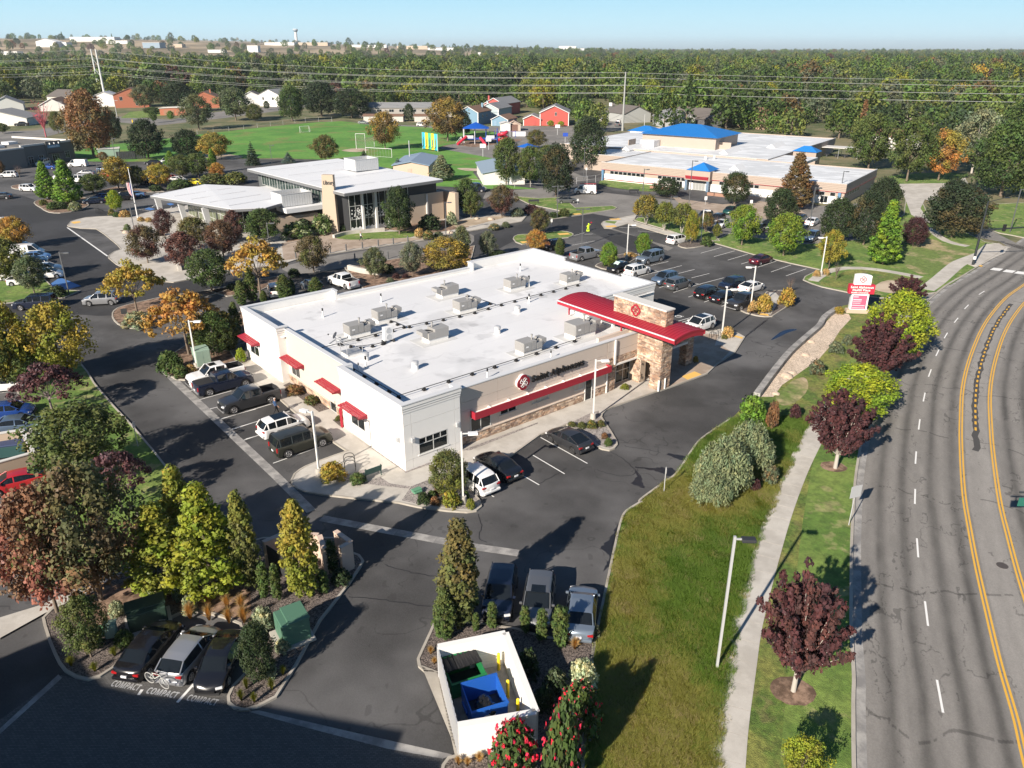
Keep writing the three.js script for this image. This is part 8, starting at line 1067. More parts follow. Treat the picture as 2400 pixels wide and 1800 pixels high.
// ---------- the wooded town beyond ----------
{
reseed(4242);
const low=(h,w,n,per,size,sp=1)=>{const cl=[];for(let i=0;i<n;i++){const t=(i+.5)/n,y=h*(.2+.77*t),prof=Math.pow(Math.sin(Math.PI*Math.min(1,.2+t*.76)),.65),an=i*2.4+rr(-.3,.3),rad=w/2*prof*Math.sqrt(rr(.35,1));cl.push([Math.cos(an)*rad,y,Math.sin(an)*rad,w*rr(.11,.17)]);}return leafCloud(cl,per,size,{spread:sp,ow:.75});};
const cone=(h,w)=>{const cl=[];for(let i=0;i<46;i++){const t=(i+.5)/46,R=w/2*(1-t)*rr(.5,1),an=i*2.4;cl.push([Math.cos(an)*R,h*(.08+.9*t),Math.sin(an)*R,w*.13]);}return leafCloud(cl,16,.55,{flat:.6,ow:.75});};
const geos=[low(10.5,12,50,20,.72),low(12,11,50,20,.72),low(9,11.5,50,20,.7),low(13.5,10,50,20,.72),cone(13,6)];
const trunk=limb(V(0,0,0),V(0,6,0),.35,.18);
const pal=[[C.green,10],[[.115,.14,.035],10],[[.055,.085,.025],8],[[.042,.065,.026],4],[C.greygreen,6],[[.095,.145,.03],10],[C.yg,3],[C.brown,1.4],[C.rust,.4],[C.gold,.4],[C.maroon,.3]],tot=pal.reduce((s,q)=>s+q[1],0);
const colour=()=>{let r=rnd()*tot;for(const[c,w]of pal)if((r-=w)<0)return c;return C.green;};
const word=new Map([[C.green,'green'],[pal[1][0],'olive-green'],[pal[2][0],'dark green'],[pal[3][0],'very dark green'],[C.greygreen,'grey-green'],[pal[5][0],'mid-green'],[C.yg,'yellow-green'],[C.brown,'brownish'],[C.rust,'rust-coloured'],[C.gold,'golden'],[C.maroon,'maroon']]);
// where the wood begins, as the nearest z for each x; things stand clear in front of it
const edge=(x)=>x<-330?-500:x<-120?-505:x<-75?-455:x<-30?-445:x<28?-445:x<42?-300:x<62?-520:x<100?-318:x<120?-300:-272;
const street=(x,z)=>Math.abs(x-(46+(z+336)*-.012))<11&&z>-620;// the open street behind the school
const protos={};const put=(x,z,s,g,c)=>{const key=g+word.get(c);const base={name:'woodland_tree'};let o;if(!protos[key]){o=thing('woodland_tree',(g===4?'pointed ':'')+word.get(c)+ ' tree in the wooded neighbourhood beyond the school and field','tree',x,0,z,rnd()*6.28,word.get(c)+(g===4?' pointed':'')+ ' trees of the wooded neighbourhood');mesh('trunk',trunk,mat.trunk,o);mesh('crown',geos[g],leaf(...c),o);protos[key]=o;}else o=copyOf(protos[key],x,0,z,rnd()*6.28);o.scale.set(s,s*rr(.9,1.15),s);return o;};
const seenX=(z)=>.70*-z+12;let n=0;const spots=[],made=[];
for(let k=0;k<6000&&n<300;k++){const z=-272-Math.pow(rnd(),.8)*300,x=rr(-1,1)*seenX(z);if(z>edge(x)||street(x,z)||(z>-560&&spots.some(([a,b])=>Math.hypot(a-x,b-z)<7.5)))continue;spots.push([x,z]);n++;(()=>{const o=put(x,z,rr(.95,1.5),rnd()<.09?4:Math.floor(rnd()*4),colour());made.push(o);})();}
// each tree is told by its colour, the landmark it stands nearest to, and its order from the left there
const near=[[-222,-478,'the brown two-storey brick house'],[-178,-476,'the half-hidden brick house'],[-242,-486,'the steel pylon'],[-330,-500,'the left-hand bungalows'],[-120,-480,'the white houses across the field'],[-52,-408,'the long row house'],[-17,-369,'the blue townhouse'],[20,-366,'the red townhouse'],[46,-336,'the tall steel pole'],[75,-300,'the dark roofs by the school'],[110,-290,'the tan house behind the school'],[150,-270,'the court behind the school'],[190,-290,'the pale cottonwood'],[260,-320,'the right edge of the woods'],[120,-450,'the power lines above the school'],[0,-520,'the white building among the treetops'],[240,-480,'the tan-roofed house'],[-60,-540,'the treetops above the row house'],[330,-540,'the far right treetops'],[-280,-570,'the far left treetops'],[-130,-570,'the treetops above the white houses'],[100,-560,'the end of the residential street']],ord=['leftmost','second','third','fourth','fifth','sixth','seventh','eighth','ninth','tenth','eleventh','twelfth','thirteenth','fourteenth','fifteenth'],by=new Map();
for(const o of made){let b=near[0];for(const q of near)if(Math.hypot(q[0]-o.position.x,q[1]-o.position.z)<Math.hypot(b[0]-o.position.x,b[1]-o.position.z))b=q;const k=o.userData.label.split(' tree in')[0]+ '|' +b[2];by.set(k,[...(by.get(k)||[]),o]);}
for(const[k,l]of by){const[c,w]=k.split('|');l.sort((a,b)=>a.position.x/ -a.position.z-b.position.x/ -b.position.z).forEach((o,i)=>{o.userData.label=l.length===1?'only ' +c+ ' woodland tree near ' +w:(i?ord[i]+ ' ' +c+ ' woodland tree from the left near ':ord[0]+ ' ' +c+ ' woodland tree near ')+w;});}
// deeper woods: one mass
const far=geos.map(()=>new Map());let m=0;
const add=(x,z,s)=>{const g=rnd()<.08?4:Math.floor(rnd()*4),c=colour();if(!far[g].has(c))far[g].set(c,[]);far[g].get(c).push([x,z,s]);m++;};
for(let k=0;k<900;k++){const z=rr(-300,-575),x=rr(-1,1)*seenX(z);if(z<edge(x)-12&&!street(x,z)&&!spots.some(([a,b])=>Math.hypot(a-x,b-z)<6))add(x,z,rr(.6,1));}
for(let k=0;k<9500;k++){const z=-560-Math.pow(rnd(),1.35)*1900,x=rr(-1,1)*(seenX(z)+20);if(rnd()<.12&&fbm(x*.006+50,z*.006+50,256,2)>.55)continue;if(z<-1700&&rnd()<.85*sst(.15,-.15,x/ -z))continue;add(x,z,rr(1.1,1.75));}
for(let k=0;k<6500;k++){const z=-2400-Math.pow(rnd(),1.2)*5200,x=rr(-1,1)*seenX(z);if(rnd()<.93*sst(.2,-.12,x/ -z))continue;add(x,z,rr(1.2,2.1));}
const q=new THREE.Object3D();
far.forEach((mp,g)=>mp.forEach((list,c)=>{const I=new THREE.InstancedMesh(geos[g],leaf(...c),list.length);list.forEach(([x,z,s],i)=>{const e=-z,r=x/e,up=hillY(x,z);q.position.set(x,up-.6,z);q.rotation.set(0,rnd()*6.28,0);q.scale.set(s,s*rr(.85,1.15),s);q.updateMatrix();I.setMatrixAt(i,q.matrix);});I.name=numbered('distant_woods');I.castShadow=I.receiveShadow=true;scene.add(I);tag(I,'distant ' +word.get(c)+ ' woods merging towards the horizon','woods',null,'stuff');}));
}

// ---------- street furniture, enclosures, play equipment, wires ----------
reseed(5150);
const wallSeg=(o,a,b,h,t,m,n='wall')=>{const dx=b[0]-a[0],dz=b[1]-a[1],l=Math.hypot(dx,dz),nx=-dz/l*t/2,nz=dx/l*t/2;return mesh(n,prism([[a[0]+nx,a[1]+nz],[b[0]+nx,b[1]+nz],[b[0]-nx,b[1]-nz],[a[0]-nx,a[1]-nz]],h[0],h[1]),m,o);};
{// white refuse enclosure with block courses and caps
const o=thing('refuse_enclosure','white block-walled refuse enclosure with a grey sheet gate side','enclosure'),c=[[-2.55,-26.75],[1.15,-27.55],[-.35,-33.0],[-3.95,-31.95]];
for(const[i,j]of[[0,1],[1,2],[2,3]]){const A=c[i],B=c[j];for(let k=0;k<11;k++)wallSeg(o,A,B,[k*.2+.006,k*.2+.194],.24,mat.white,'block_course');wallSeg(o,A,B,[.0,2.2],.21,mat.paleGrey);wallSeg(o,A,B,[2.2,2.27],.36,mat.white,'wall_cap');}
const g0=c[3],g1=c[0];for(let k=0;k<26;k++){const t=(u)=>[g0[0]+(g1[0]-g0[0])*u,g0[1]+(g1[1]-g0[1])*u];wallSeg(o,t(k/26),t((k+.88)/26),[.1,2.15],k % 2?.05:.08,mat.galv,'gate_panel');}
mesh('slab',prism(inset(c,.1),.1,.15),mat.gutter,o);mesh('gate_post',[cyl(g1[0]+.1,.1,g1[1]-.06,2.25,.07),cyl(g0[0],.1,g0[1],2.25,.07)],mat.galv,o);
const bin=(name,label,p,turn,m,y=.15)=>{const b=thing(name,label,'dumpster',p[0],y,p[1],turn);const P=[[-.9,1.3],[.9,1.15]];const s=new THREE.Shape([[-.75,.15],[.75,.15],[.85,1.15],[-.85,1.45]].map(([x,q])=>new THREE.Vector2(x,q)));for(const z of[-.98,.92]){const g=new THREE.ExtrudeGeometry(s,{depth:.06,bevelEnabled:false});g.translate(0,0,z);mesh('side_panel',g,m,b);}mesh('end_panel',bar(V(.78,.15,0),V(.86,1.15,0),.04).scale(1,1,1),m,b);mesh('end_panel',bx(.74,.15,-.92,.84,1.12,.92),m,b);mesh('end_panel',bx(-.84,.15,-.92,-.76,1.42,.92),m,b);mesh('floor',bx(-.76,.15,-.92,.76,.22,.92),mat.dark,b);mesh('rim',[bx(-.9,1.42,-1,-.76,1.48,1),bx(.78,1.1,-1,.92,1.17,1)],m,b);mesh('fork_pocket',[bx(-.4,.55,1.0,.4,.72,1.1),bx(-.4,.55,-1.1,.4,.72,-1.0)],m,b);mesh('label_plate',bx(.855,.5,-.3,.862,.66,.3),mat.whiteMetal,b);return b;};
const gb=bin('dumpster','green dumpster with a ribbed black lid, in the enclosure',[-2.58,-31.35],-1.15,M([.012,.16,.05],.5));const lid=new THREE.Group();lid.name='lid';gb.add(lid);mesh('lid_sheet',rotg(bx(-.85,-.02,-1,.2,.03,1),0,0,1.42,0),mat.black,lid);for(let i=0;i<7;i++)mesh('rib',bx(-.85,1.45,-.9+i*.29,.2,1.49,-.8+i*.29),mat.rubber,lid);
bin('dumpster','open blue dumpster holding black bags, in the enclosure',[-1.41,-29.52],-1.2,M([.015,.10,.42],.45));
for(const[x,z,r,l]of[[615,930,.42,'upper black refuse bag in the blue dumpster'],[680,1010,.4,'lower black refuse bag in the blue dumpster'],[585,990,.34,'black refuse bag against the dumpster side']]){const p=[[-5.03,-36.06]][0];const q={615:[-1.45,-29.53],680:[-1.13,-29.1],585:[-1.59,-29.27]}[x];const g=new THREE.IcosahedronGeometry(r,3),a=g.attributes.position;for(let i=0;i<a.count;i++){const X=a.getX(i),Y=a.getY(i),Z=a.getZ(i),k=1+.22*(fbm(X*5+40,Y*5+Z*4+40,256,3)-.5);a.setXYZ(i,X*k,Y*k*.85,Z*k);}g.computeVertexNormals();const b=thing('refuse_bag',l,'bag',q[0],.8,q[1]);mesh('bag',g,M([.012,.012,.013],.22),b);mesh('knot',cyl(0,r*.7,0,r*1.05,.05,.09,6),mat.black,b);}
for(const[p,l]of[[[-0.73,-32.44],'yellow bollard at the back of the refuse enclosure'],[[-0.22,-30.5],'yellow bollard in the middle of the refuse enclosure'],[[0.3,-29.24],'yellow bollard nearest the front enclosure wall']]){const b=thing('bollard',l,'bollard',p[0],.15,p[1]);mesh('post',cyl(0,0,0,1.1,.09,.09,14),mat.yellow,b);mesh('cap',(()=>{const g=new THREE.SphereGeometry(.09,12,5,0,6.3,0,1.57);g.translate(0,1.1,0);return g;})(),mat.yellow,b);}
}
{const pe=M([.56,.43,.35],.85),o=thing('walled_enclosure','peach-walled refuse enclosure behind the golden hornbeam','enclosure');for(const[a,b]of[[[-16.16,-41.56],[-14.98,-42.64]],[[-14.98,-42.64],[-12.75,-42.37]],[[-12.67,-42.31],[-12.02,-40.82]],[[-11.74,-42.82],[-10.47,-41.56]],[[-10.47,-41.56],[-11.06,-40.93]]]){wallSeg(o,a,b,[0,2.1],.26,pe);wallSeg(o,a,b,[2.1,2.18],.34,pe,'wall_cap');}wallSeg(o,[-16.05,-41.62],[-14.52,-40.38],[.2,1.9],.06,mat.dark,'gate');}
{const o=thing('walled_enclosure','tan-walled refuse enclosure at the left edge','enclosure'),P=[[-44.06,-56.82],[-41.46,-57.98],[-38.22,-54.02],[-40.55,-51.98]];for(const i of[0,1,2]){wallSeg(o,P[i],P[i+1],[0,1.9],.25,mat.tanBlock);wallSeg(o,P[i],P[i+1],[1.9,1.98],.34,mat.paleGrey,'wall_cap');}const b=thing('dumpster','dark green bin with a blue lid inside the tan-walled enclosure','dumpster',[-42.3,-57.22][0],0,[-42.3,-57.22][1],.3);mesh('body',rbx(-1.2,.1,-.8,1.2,1.1,.8,.05),M([.02,.07,.07],.6),b);mesh('lid',rbx(-1.25,1.1,-.85,1.25,1.25,.85,.05),M([.03,.05,.12],.5),b);}
// cabinets and pedestals
const cab=(name,label,p,w,h,d,turn,m,pad=true)=>{const o=thing(name,label,name==='pedestal'?'pedestal':'transformer',p[0],.12,p[1],turn);if(pad)mesh('pad',bx(-w/2-.2,0,-d/2-.2,w/2+.2,.14,d/2+.35),mat.concrete,o);mesh('cabinet',rbx(-w/2,.14,-d/2,w/2,h,d/2,.04),m,o);mesh('lid',rbx(-w/2-.05,h,-d/2-.05,w/2+.05,h+.08,d/2*.5,.03),m,o);mesh('door',[bx(-w/2+.06,.25,d/2,-.02,h-.1,d/2+.02),bx(.02,.25,d/2,w/2-.06,h-.1,d/2+.02)],m,o);return o;};
cab('transformer','large green transformer at the lane side of the planting bed',[-12.69,-35.08],1.6,1.6,1.6,-1.0,mat.utilityGreen);cab('transformer','dark green transformer behind the compact cars',[-21.64,-36.26],2.1,1.3,1.4,.5,M([.02,.045,.03],.6));cab('pedestal','pale green pedestal behind the black saloon',[-23.18,-34.97],.62,1.05,.45,.3,mat.paleGreen,false);cab('pedestal','small green pedestal left of the pale one',[-23.78,-34.97],.35,.7,.3,.3,M([.12,.28,.14],.6),false);cab('transformer','pale green cabinet beside the upper left lamp post',[-33.44,-76.97],1.5,1.9,1.5,.65,mat.paleGreen);cab('transformer','pale green cabinet on the left lawn',[-40.84,-60.46],1.7,1.2,1.4,.3,mat.paleGreen);cab('pedestal','flat green utility lid in the corner gravel bed',[-7.29,-50.75],.7,.3,.5,.66,M([.10,.26,.16],.6),false);
{const p=[-125.43,-247.98],o=thing('utility_cabin','pale green utility cabin at the field edge','cabin',p[0],0,p[1],.4);mesh('wall',bx(-3,0,-2,3,3,2),mat.paleGreen,o);mesh('roof',bx(-3.2,3,-2.2,3.2,3.15,2.2),mat.paleGrey,o);const f=thing('screen_fence','dark slatted fence beside the utility cabin','fence');for(let i=0;i<12;i++){const a=[-121.56,-244.36],b=[-113.79,-247.25],t=(k)=>[a[0]+(b[0]-a[0])*k,a[1]+(b[1]-a[1])*k];wallSeg(f,t(i/12),t((i+.9)/12),[.1,2.4],.08,mat.dark,'slat_panel');}}
// racks and bench
const rack=(label,p,turn,n,w=.62,gap=.75)=>{const o=thing('bike_rack',label,'bike rack',p[0],.12,p[1],turn);for(let i=0;i<n;i++){const z=(i-(n-1)/2)*gap;mesh('hoop',tube([V(-w/2,0,z),V(-w/2,.7,z),V(-w*.35,.95,z),V(0,1.02,z),V(w*.35,.95,z),V(w/2,.7,z),V(w/2,0,z)],.03,6,20),mat.black,o);}return o;};
rack('black triple-hoop bike rack at the clinic corner',[-13.23,-54.75],.25,3,.85,.62);rack('black bike hoops beside the entrance canopy',[23.99,-85.49],-.5,3,.8,1.0);for(const[p,l]of[[[-61.35,-122.99],'row of thin bike hoops under the plaza maple'],[[-59.21,-125.28],'second row of thin bike hoops on the plaza'],[[-84.81,-159.07],'thin bike hoops by the plaza grasses']])rack(l,p,.8,6,.6,.7);
{const p=[-11.21,-53.29],o=thing('bench','dark green slatted bench on a concrete pad','bench',p[0],.12,p[1],.68);const g=M([.02,.07,.06],.5);for(let i=0;i<5;i++){mesh('seat_slat',bx(-.75,.44,-.2+i*.1,.75,.47,-.12+i*.1),g,o);mesh('back_slat',bx(-.75,.55+i*.1,.32+i*.02,.75,.62+i*.1,.35+i*.02),g,o);}for(const x of[-.7,.66])mesh('leg',[bx(x,0,-.2,x+.05,.44,-.14),bx(x,0,.3,x+.05,1.05,.36),bx(x,.4,-.2,x+.05,.44,.34)],g,o);mesh('pad',bx(-.9,0,-.4,.9,.05,.5),mat.concrete,o);}
for(const[p,t,l]of[[[4.78,-171.27],.1,'dark park bench on the grass corner'],[[28.77,-184.54],.1,'grey picnic bench in front of the school']]){const o=thing('bench',l,'bench',p[0],.1,p[1],t);mesh('seat',bx(-1.2,.45,-.25,1.2,.5,.25),mat.dark,o);mesh('backrest',bx(-1.2,.6,.25,1.2,.95,.3),mat.dark,o);for(const x of[-1,.9])mesh('leg',bx(x,0,-.2,x+.1,.45,.2),mat.dark,o);}
{const w=(n,pts,h,l)=>tag(mesh(n,kerbWall(smooth(pts,false,5),-.25,.25,0,h),mat.concrete),l,'wall');w('seat_wall',[[-32.19,-137.54],[-30.44,-140.34],[-27.54,-141.98],[-23.91,-143.56]],.7,'curved concrete seat wall round the lawn crescent');w('seat_wall',[[-40.59,-136.17],[-39.29,-137.54]],.7,'short concrete seat wall under the pale-flowered shrub');w('seat_wall',[[-25.25,-115.87],[-22.57,-113.88],[-19.78,-112.9]],.9,'white concrete wall behind the white pickup');w('seat_wall',[[-51,-115.2],[-52.63,-118.63],[-53.49,-121.5]],.6,'curved wall on the plaza edge');}
// lamp posts: shaft on a concrete foot, arm and flat head
function lamp(p,label,{m=mat.pole,arm=1,turn=0,foot=true,twin}={}){const[x,z,h]=p,o=thing('lamp_post',label,'lamp post',x,0,z,turn),k=m===mat.pole;if(foot)mesh('foot',cyl(0,0,0,.7,.28,.26,14),mat.concrete,o);mesh('shaft',bx(-.065,foot?.7:0,-.065,.065,h,.065),m,o);mesh('arm',bx(.065,h-.2,-.04,arm*.5,h-.12,.04),m,o);mesh('lamp_head',rbx(arm*.5,h-.28,-.2,arm*.5+.72,h-.1,.2,.03),k?mat.whiteMetal:m,o);if(twin){mesh('arm',bx(-.5,h-.2,-.04,-.065,h-.12,.04),m,o);mesh('lamp_head',rbx(-1.2,h-.28,-.2,-.5,h-.1,.2,.03),k?mat.whiteMetal:m,o);}return o;}
const dk={m:mat.darkPole,foot:false};
lamp([-15.48,-53.61,5.78,0.37],'pale lamp post behind the golden shrub left of the clinic',{turn:2.6});lamp([-3.68,-49.46,6.11,0.07],'pale lamp post in the corner bed by the white crossover',{turn:.1});lamp([7.49,-63.76,6.04,0.42],'pale lamp post in front of the clinic lettering',{turn:.1});lamp([-33.79,-76.15,5.49,0.12],'pale lamp post at the upper left of the clinic',{turn:.1});lamp([25.04,-86.34,5.89,0.09],'pale lamp post by the entrance racks',{turn:.2});lamp([31.09,-95.76,6.06,0.2],'pale lamp post on the little island',{turn:3.1});lamp([46.59,-112.84,5.98,0.23],'pale lamp post at the far end of the lawn',{turn:3.1});lamp([18.63,-122.62,5.75,0.12],'pale lamp post between the lime trees',{turn:.1});lamp([33.53,-135.13,5.65,0.14],'pale lamp post behind the golden hornbeam',{turn:.1});
lamp([11.32,-32.61,8.81,0.1],'tall street lamp between swale and sidewalk',{m:mat.galv,foot:false,arm:.7,turn:-.05}).children.at(-1).material=mat.dark;
for(const[p,l,tw]of[[[9.12,-155.54,6.53,0.23],'dark twin-head lamp on the walk to the school',1],[[12.06,-131.36,6.62,0.2],'dark lamp beside the silver pickup',1],[[-12.14,-140.34,6.1,0.21],'dark lamp at the block wall of the library'],[[-41.57,-130.1,4.47,0.2],'dark lamp behind the golden locust'],[[-61.56,-102.82,6.13,0.16],'dark lamp beside the blue bay'],[[-70.81,-143.49,5.37,0.18],'slim dark lamp on the plaza'],[[92.81,-142.51,8.03,0.28],'dark lamp beyond the side street'],[[52.48,-135.27,9.49,0.14],'dark lamp in the school car park'],[[72.58,-172.42,6.92,0.17],'dark lamp at the school corner'],[[38.58,-169.23,9.59,0.25],'dark lamp left of the school doors'],[[29.68,-176.94,6.78,0.26],'dark lamp by the picnic bench'],[[18.69,-205.04,8.14,0.4],'dark lamp at the school yard gate'],[[-120.28,-240.84,6.82,0.47],'lamp beside the utility cabin'],[[-71.72,-236.74,5.32,0.46],'lamp behind the library at the field'],[[123.68,-309.07,4.52,0.59],'lamp at the back of the school'],[[-114.23,-217.72,2.63,0.32],'lamp in the far left lot'],[[29.73,-145.27,6.21,0.15],'dark lamp among the multi-stem trees'],[[2.58,-127.65,2.65,0.19],'short dark bollard lamp by the orange sapling']])lamp(p,l,{...dk,twin:tw,turn:.2});
// sign posts
const sign=(p,label,w,h,m=mat.galv,turn=.4,pm=mat.galv)=>{const o=thing('road_sign',label,'sign',p[0],.1,p[1],turn);mesh('post',cyl(0,0,0,p[2],.035,.035,8),pm,o);mesh('sign_plate',rbx(-w/2,p[2]-h,.036,w/2,p[2],.056,.009),m,o);return o;};
sign([24.18,-46.48,3.31,0.1],'blank back of a road sign at the arterial kerb',.95,.95,mat.galv,.35);sign([11.7,-50.87,2.25,0.06],'sign post seen edge-on at the right kerb',.3,.5,mat.galv,1.4);sign([-48.01,-90.67,1.93,0.14],'dark-backed stop sign on the locust island',.7,.7,mat.dark,.3,mat.darkPole);sign([-32.19,-58.42,2.34,0.1],'thin parking sign on the left lawn',.3,.5,mat.galv,1.3);sign([44.19,-96.54,2.73,0.2],'small post sign beside the monument sign',.3,.3,mat.whiteMetal,.2);sign([42.34,-169.91,1.78,0.17],'white sign at the school kerb',.6,.8,mat.whiteMetal,.1);sign([51.96,-168.57,1.24,0.17],'white sign by the dark maple',.6,.7,mat.whiteMetal,.1);sign([14.43,-170.58,1.13,0.25],'sign at the pale asphalt loop',.4,.5,mat.whiteMetal,.3);sign([7.54,-146.81,1.55,0.22],'white sign beside the crossing',.4,.6,mat.whiteMetal,.3);sign([6.76,-129.28,1.55,0.2],'white sign in front of the black off-roader',.5,.5,mat.whiteMetal,.3);sign([19.55,-207.44,2.67,0.3],'small white sign on the school lawn',.5,.6,mat.whiteMetal,.3);
{const p=[-15.35,-62.1],o=thing('red_post','red post beside the left clinic door','post',p[0],.1,p[1]);mesh('post',rbx(-.11,0,-.11,.11,1.9,.11,.02),mat.red,o);mesh('plate',bx(-.13,1.4,-.13,.13,1.75,.13),mat.red,o);}
for(const[p,l]of[[[15.32,-70.6],'white bollard at the entrance ramp'],[[14.6,-69.99],'white bollard against the stone tower']]){const b=thing('bollard',l,'bollard',p[0],.12,p[1]);mesh('post',cyl(0,0,0,1.15,.1,.1,12),mat.whiteMetal,b);}
{let q;for(const[i,p]of[[-35.27,-123.14],[-30.36,-126.38],[-28,-127.97],[-25.55,-129.61],[-23.1,-131.28],[-20.71,-132.73],[-18.36,-134.21],[-20.22,-122.99],[-25.35,-121.65]].entries()){const l=['leftmost plaza bollard, by the green and maroon maple','second plaza bollard from the left','third plaza bollard from the left','plaza bollard left of the walker','plaza bollard right of the walker','plaza bollard third from the right end','rightmost plaza bollard of the long row','bollard on the near side of the library lane','plaza bollard by the shaded shrub'][i];if(!q){q=thing('bollard',l,'bollard',p[0],.1,p[1],0,'dark bollards along the library lane');mesh('post',cyl(0,0,0,1.05,.13,.11,10),mat.darkPole,q);mesh('cap',cyl(0,1.05,0,1.15,.13,.08,10),mat.darkPole,q);}else copyOf(q,p[0],.1,p[1],0,l);}}
// monument sign
{
const p=[44.65,-94.93],o=thing('monument_sign','tall white and red monument sign of the health plaza','sign',p[0],.1,p[1],-.12),ms=o.scale.setScalar(.87),W=M([.78,.77,.76],.5),dr=M([.50,.02,.045],.5),pk=M([.62,.10,.18],.5);
mesh('stone_base',bx(-1.6,0,-.5,1.6,.55,.5),mat.tanBlock,o);mesh('lower_cabinet',bx(-1.15,.55,-.35,1.25,3.0,.3),W,o);mesh('directory',bx(-.98,.65,.3,1.0,2.75,.34),pk,o);for(const[y,h,w]of[[2.45,.22,.7],[2.0,.3,1.2],[1.75,.14,1.2],[1.5,.14,1.1],[1.15,.2,1.75],[.8,.16,1.75]])mesh('directory_line',bx(-.9,y,.34,-.9+w,y+h*.6,.35),M([.80,.5,.56],.5),o);
mesh('name_panel',bx(-1.75,3.0,-.4,1.85,4.35,.4),dr,o);mesh('top_cabinet',(()=>{const s=new THREE.Shape();s.moveTo(-1.15,0);s.lineTo(1.2,0);s.lineTo(1.2,1.35);s.quadraticCurveTo(0,1.75,-1.15,1.45);const g=new THREE.ExtrudeGeometry(s,{depth:.6,bevelEnabled:false});g.translate(0,4.35,-.3);return g;})(),W,o);
TXT('Saint Alphonsus',.33,.03,W,o,-1.6,3.85,.4,.92);TXT('Health Plaza',.33,.03,W,o,-1.3,3.42,.4,.92);TXT('BOWN CROSSING',.2,.03,W,o,-1.4,3.08,.4,1.05);const e=new THREE.Group();e.name='emblem';e.position.set(0,5.15,.31);o.add(e);{const r=EMBLEM.quat(.5);r.holes.push(new THREE.Path(EMBLEM.quat(.4).getPoints()));mesh('outline',new THREE.ExtrudeGeometry(r,{depth:.03,bevelEnabled:false}),dr,e);mesh('emblem_figure',EMBLEM.swirl(.48,.02),dr,e);}
}
// painted words on the pavers
for(const[a,b]of[[[-21.67,-31.39],[-20.01,-31.05]],[[-19.56,-30.89],[-17.78,-30.52]],[[-17.21,-30.39],[-15.51,-30.03]]]){const t=TXT('COMPACT',.42,.01,M([.40,.41,.42],.8),scene,0,0,0,1,'painted_word');t.geometry.computeBoundingBox();const w=t.geometry.boundingBox.max.x,l=Math.hypot(b[0]-a[0],b[1]-a[1]);t.geometry.rotateX(-Math.PI/2);t.geometry.scale(l/w,1,1);t.position.set(a[0],.026,a[1]);t.rotation.y=Math.atan2(-(b[1]-a[1]),b[0]-a[0]);t.userData.kind='structure';}
// flagpole, traffic signal, utility poles
{const[x,z,h]=[-74.51,-153.34,10.15,0.19],o=thing('flagpole','white flagpole on the plaza with a drooping striped flag','flagpole',x,.1,z);mesh('pole',cyl(0,0,0,h,.12,.06,10),mat.whiteMetal,o);mesh('finial',(()=>{const g=new THREE.SphereGeometry(.14,10,8);g.translate(0,h,0);return g;})(),mat.yellow,o);for(let i=0;i<7;i++)mesh(i<3?'flag_fold':'flag_fold',tube([V(-.1-i*.13,h*.72,.06*Math.sin(i*2)),V(-.14-i*.11,h*.58,.05),V(-.12-i*.08,h*.44+i*.12,0)],.075,5),i<2?M([.05,.06,.18],.9):i % 2?M([.45,.05,.07],.9):M([.6,.58,.57],.9),o);}
{const[x,z,h]=[72.68,-118.52,10,0.12],o=thing('traffic_signal','tall black traffic signal pole with a long mast arm','traffic signal',x,.1,z,.08);const m=M([.022,.026,.03],.45);mesh('pole',cyl(0,0,0,h,.2,.11,12),m,o);const y=h*.56;mesh('mast_arm',bar(V(0,y,0),V(14,y+.6,0),.13,.07,10),m,o);mesh('luminaire_arm',bar(V(0,h-.1,0),V(2.6,h+.5,0),.05,.04),m,o);mesh('luminaire',rbx(2.5,h+.42,-.16,3.3,h+.58,.16,.04),m,o);mesh('base_plate',bx(-.4,0,-.4,.4,.12,.4),mat.concrete,o);for(const X of[3.6,9,12.5]){const s=new THREE.Group();s.name='signal_head';s.position.set(X,y+.3,.12);o.add(s);mesh('housing',rbx(-.24,-.55,-.1,.24,.55,.12,.03),mat.black,s);for(let k=0;k<3;k++)mesh('visor',(()=>{const g=new THREE.CylinderGeometry(.12,.12,.16,10,1,true);g.rotateX(Math.PI/2);g.translate(0,.33-k*.33,-.18);return g;})(),mat.black,s);}mesh('push_button',rbx(-.3,1,.1,.1,1.5,.3,.03),mat.whiteMetal,o);}
{const o=thing('street_sign','green street-name board hanging over the arterial at the right edge','sign',52,0,-40,0),m=M([.03,.035,.04],.5);mesh('pole',cyl(0,0,0,7.2,.16,.1,10),m,o);const p=[31.84,-40.9],dx=p[0]-52,dz=p[1]+40;mesh('arm',bar(V(0,6.3,0),V(dx-.4,6.3,dz),.09,.06),m,o);mesh('board',rbx(dx-.3,5.3,dz-.04,dx+1.5,5.9,dz+.04,.02),M([.02,.12,.09],.5),o);mesh('hanger',bx(dx,5.9,dz-.02,dx+.08,6.3,dz+.02),m,o);}
const upole=(p,l,arms=2)=>{const[x,z,h]=p,o=thing('utility_pole',l,'utility pole',x,0,z,.2);mesh('pole',cyl(0,0,0,h,.17,.12,8),mat.galv,o);for(let i=0;i<arms;i++)mesh('crossarm',bx(-1.6,h-.5-i*1.1,-.07,1.6,h-.36-i*1.1,.07),mat.galv,o);return o;};
upole([33.73,-360.88,8.77,0.69],'utility pole with crossarms right of the red townhouse');upole([-28.92,-224.59,7.78,0.44],'bare wooden pole behind the library',0);upole([-191.68,-393.57,8.81,0.75],'utility pole at the residential street',1);upole([-221.23,-398.06,7.84,0.76],'utility pole by the cottage',2);upole([93.42,-357.16,3.88,0.68],'short pole by the purple plum',0);upole([56.22,-342.99,5.9,0.65],'lamp pole by the school roof',0);
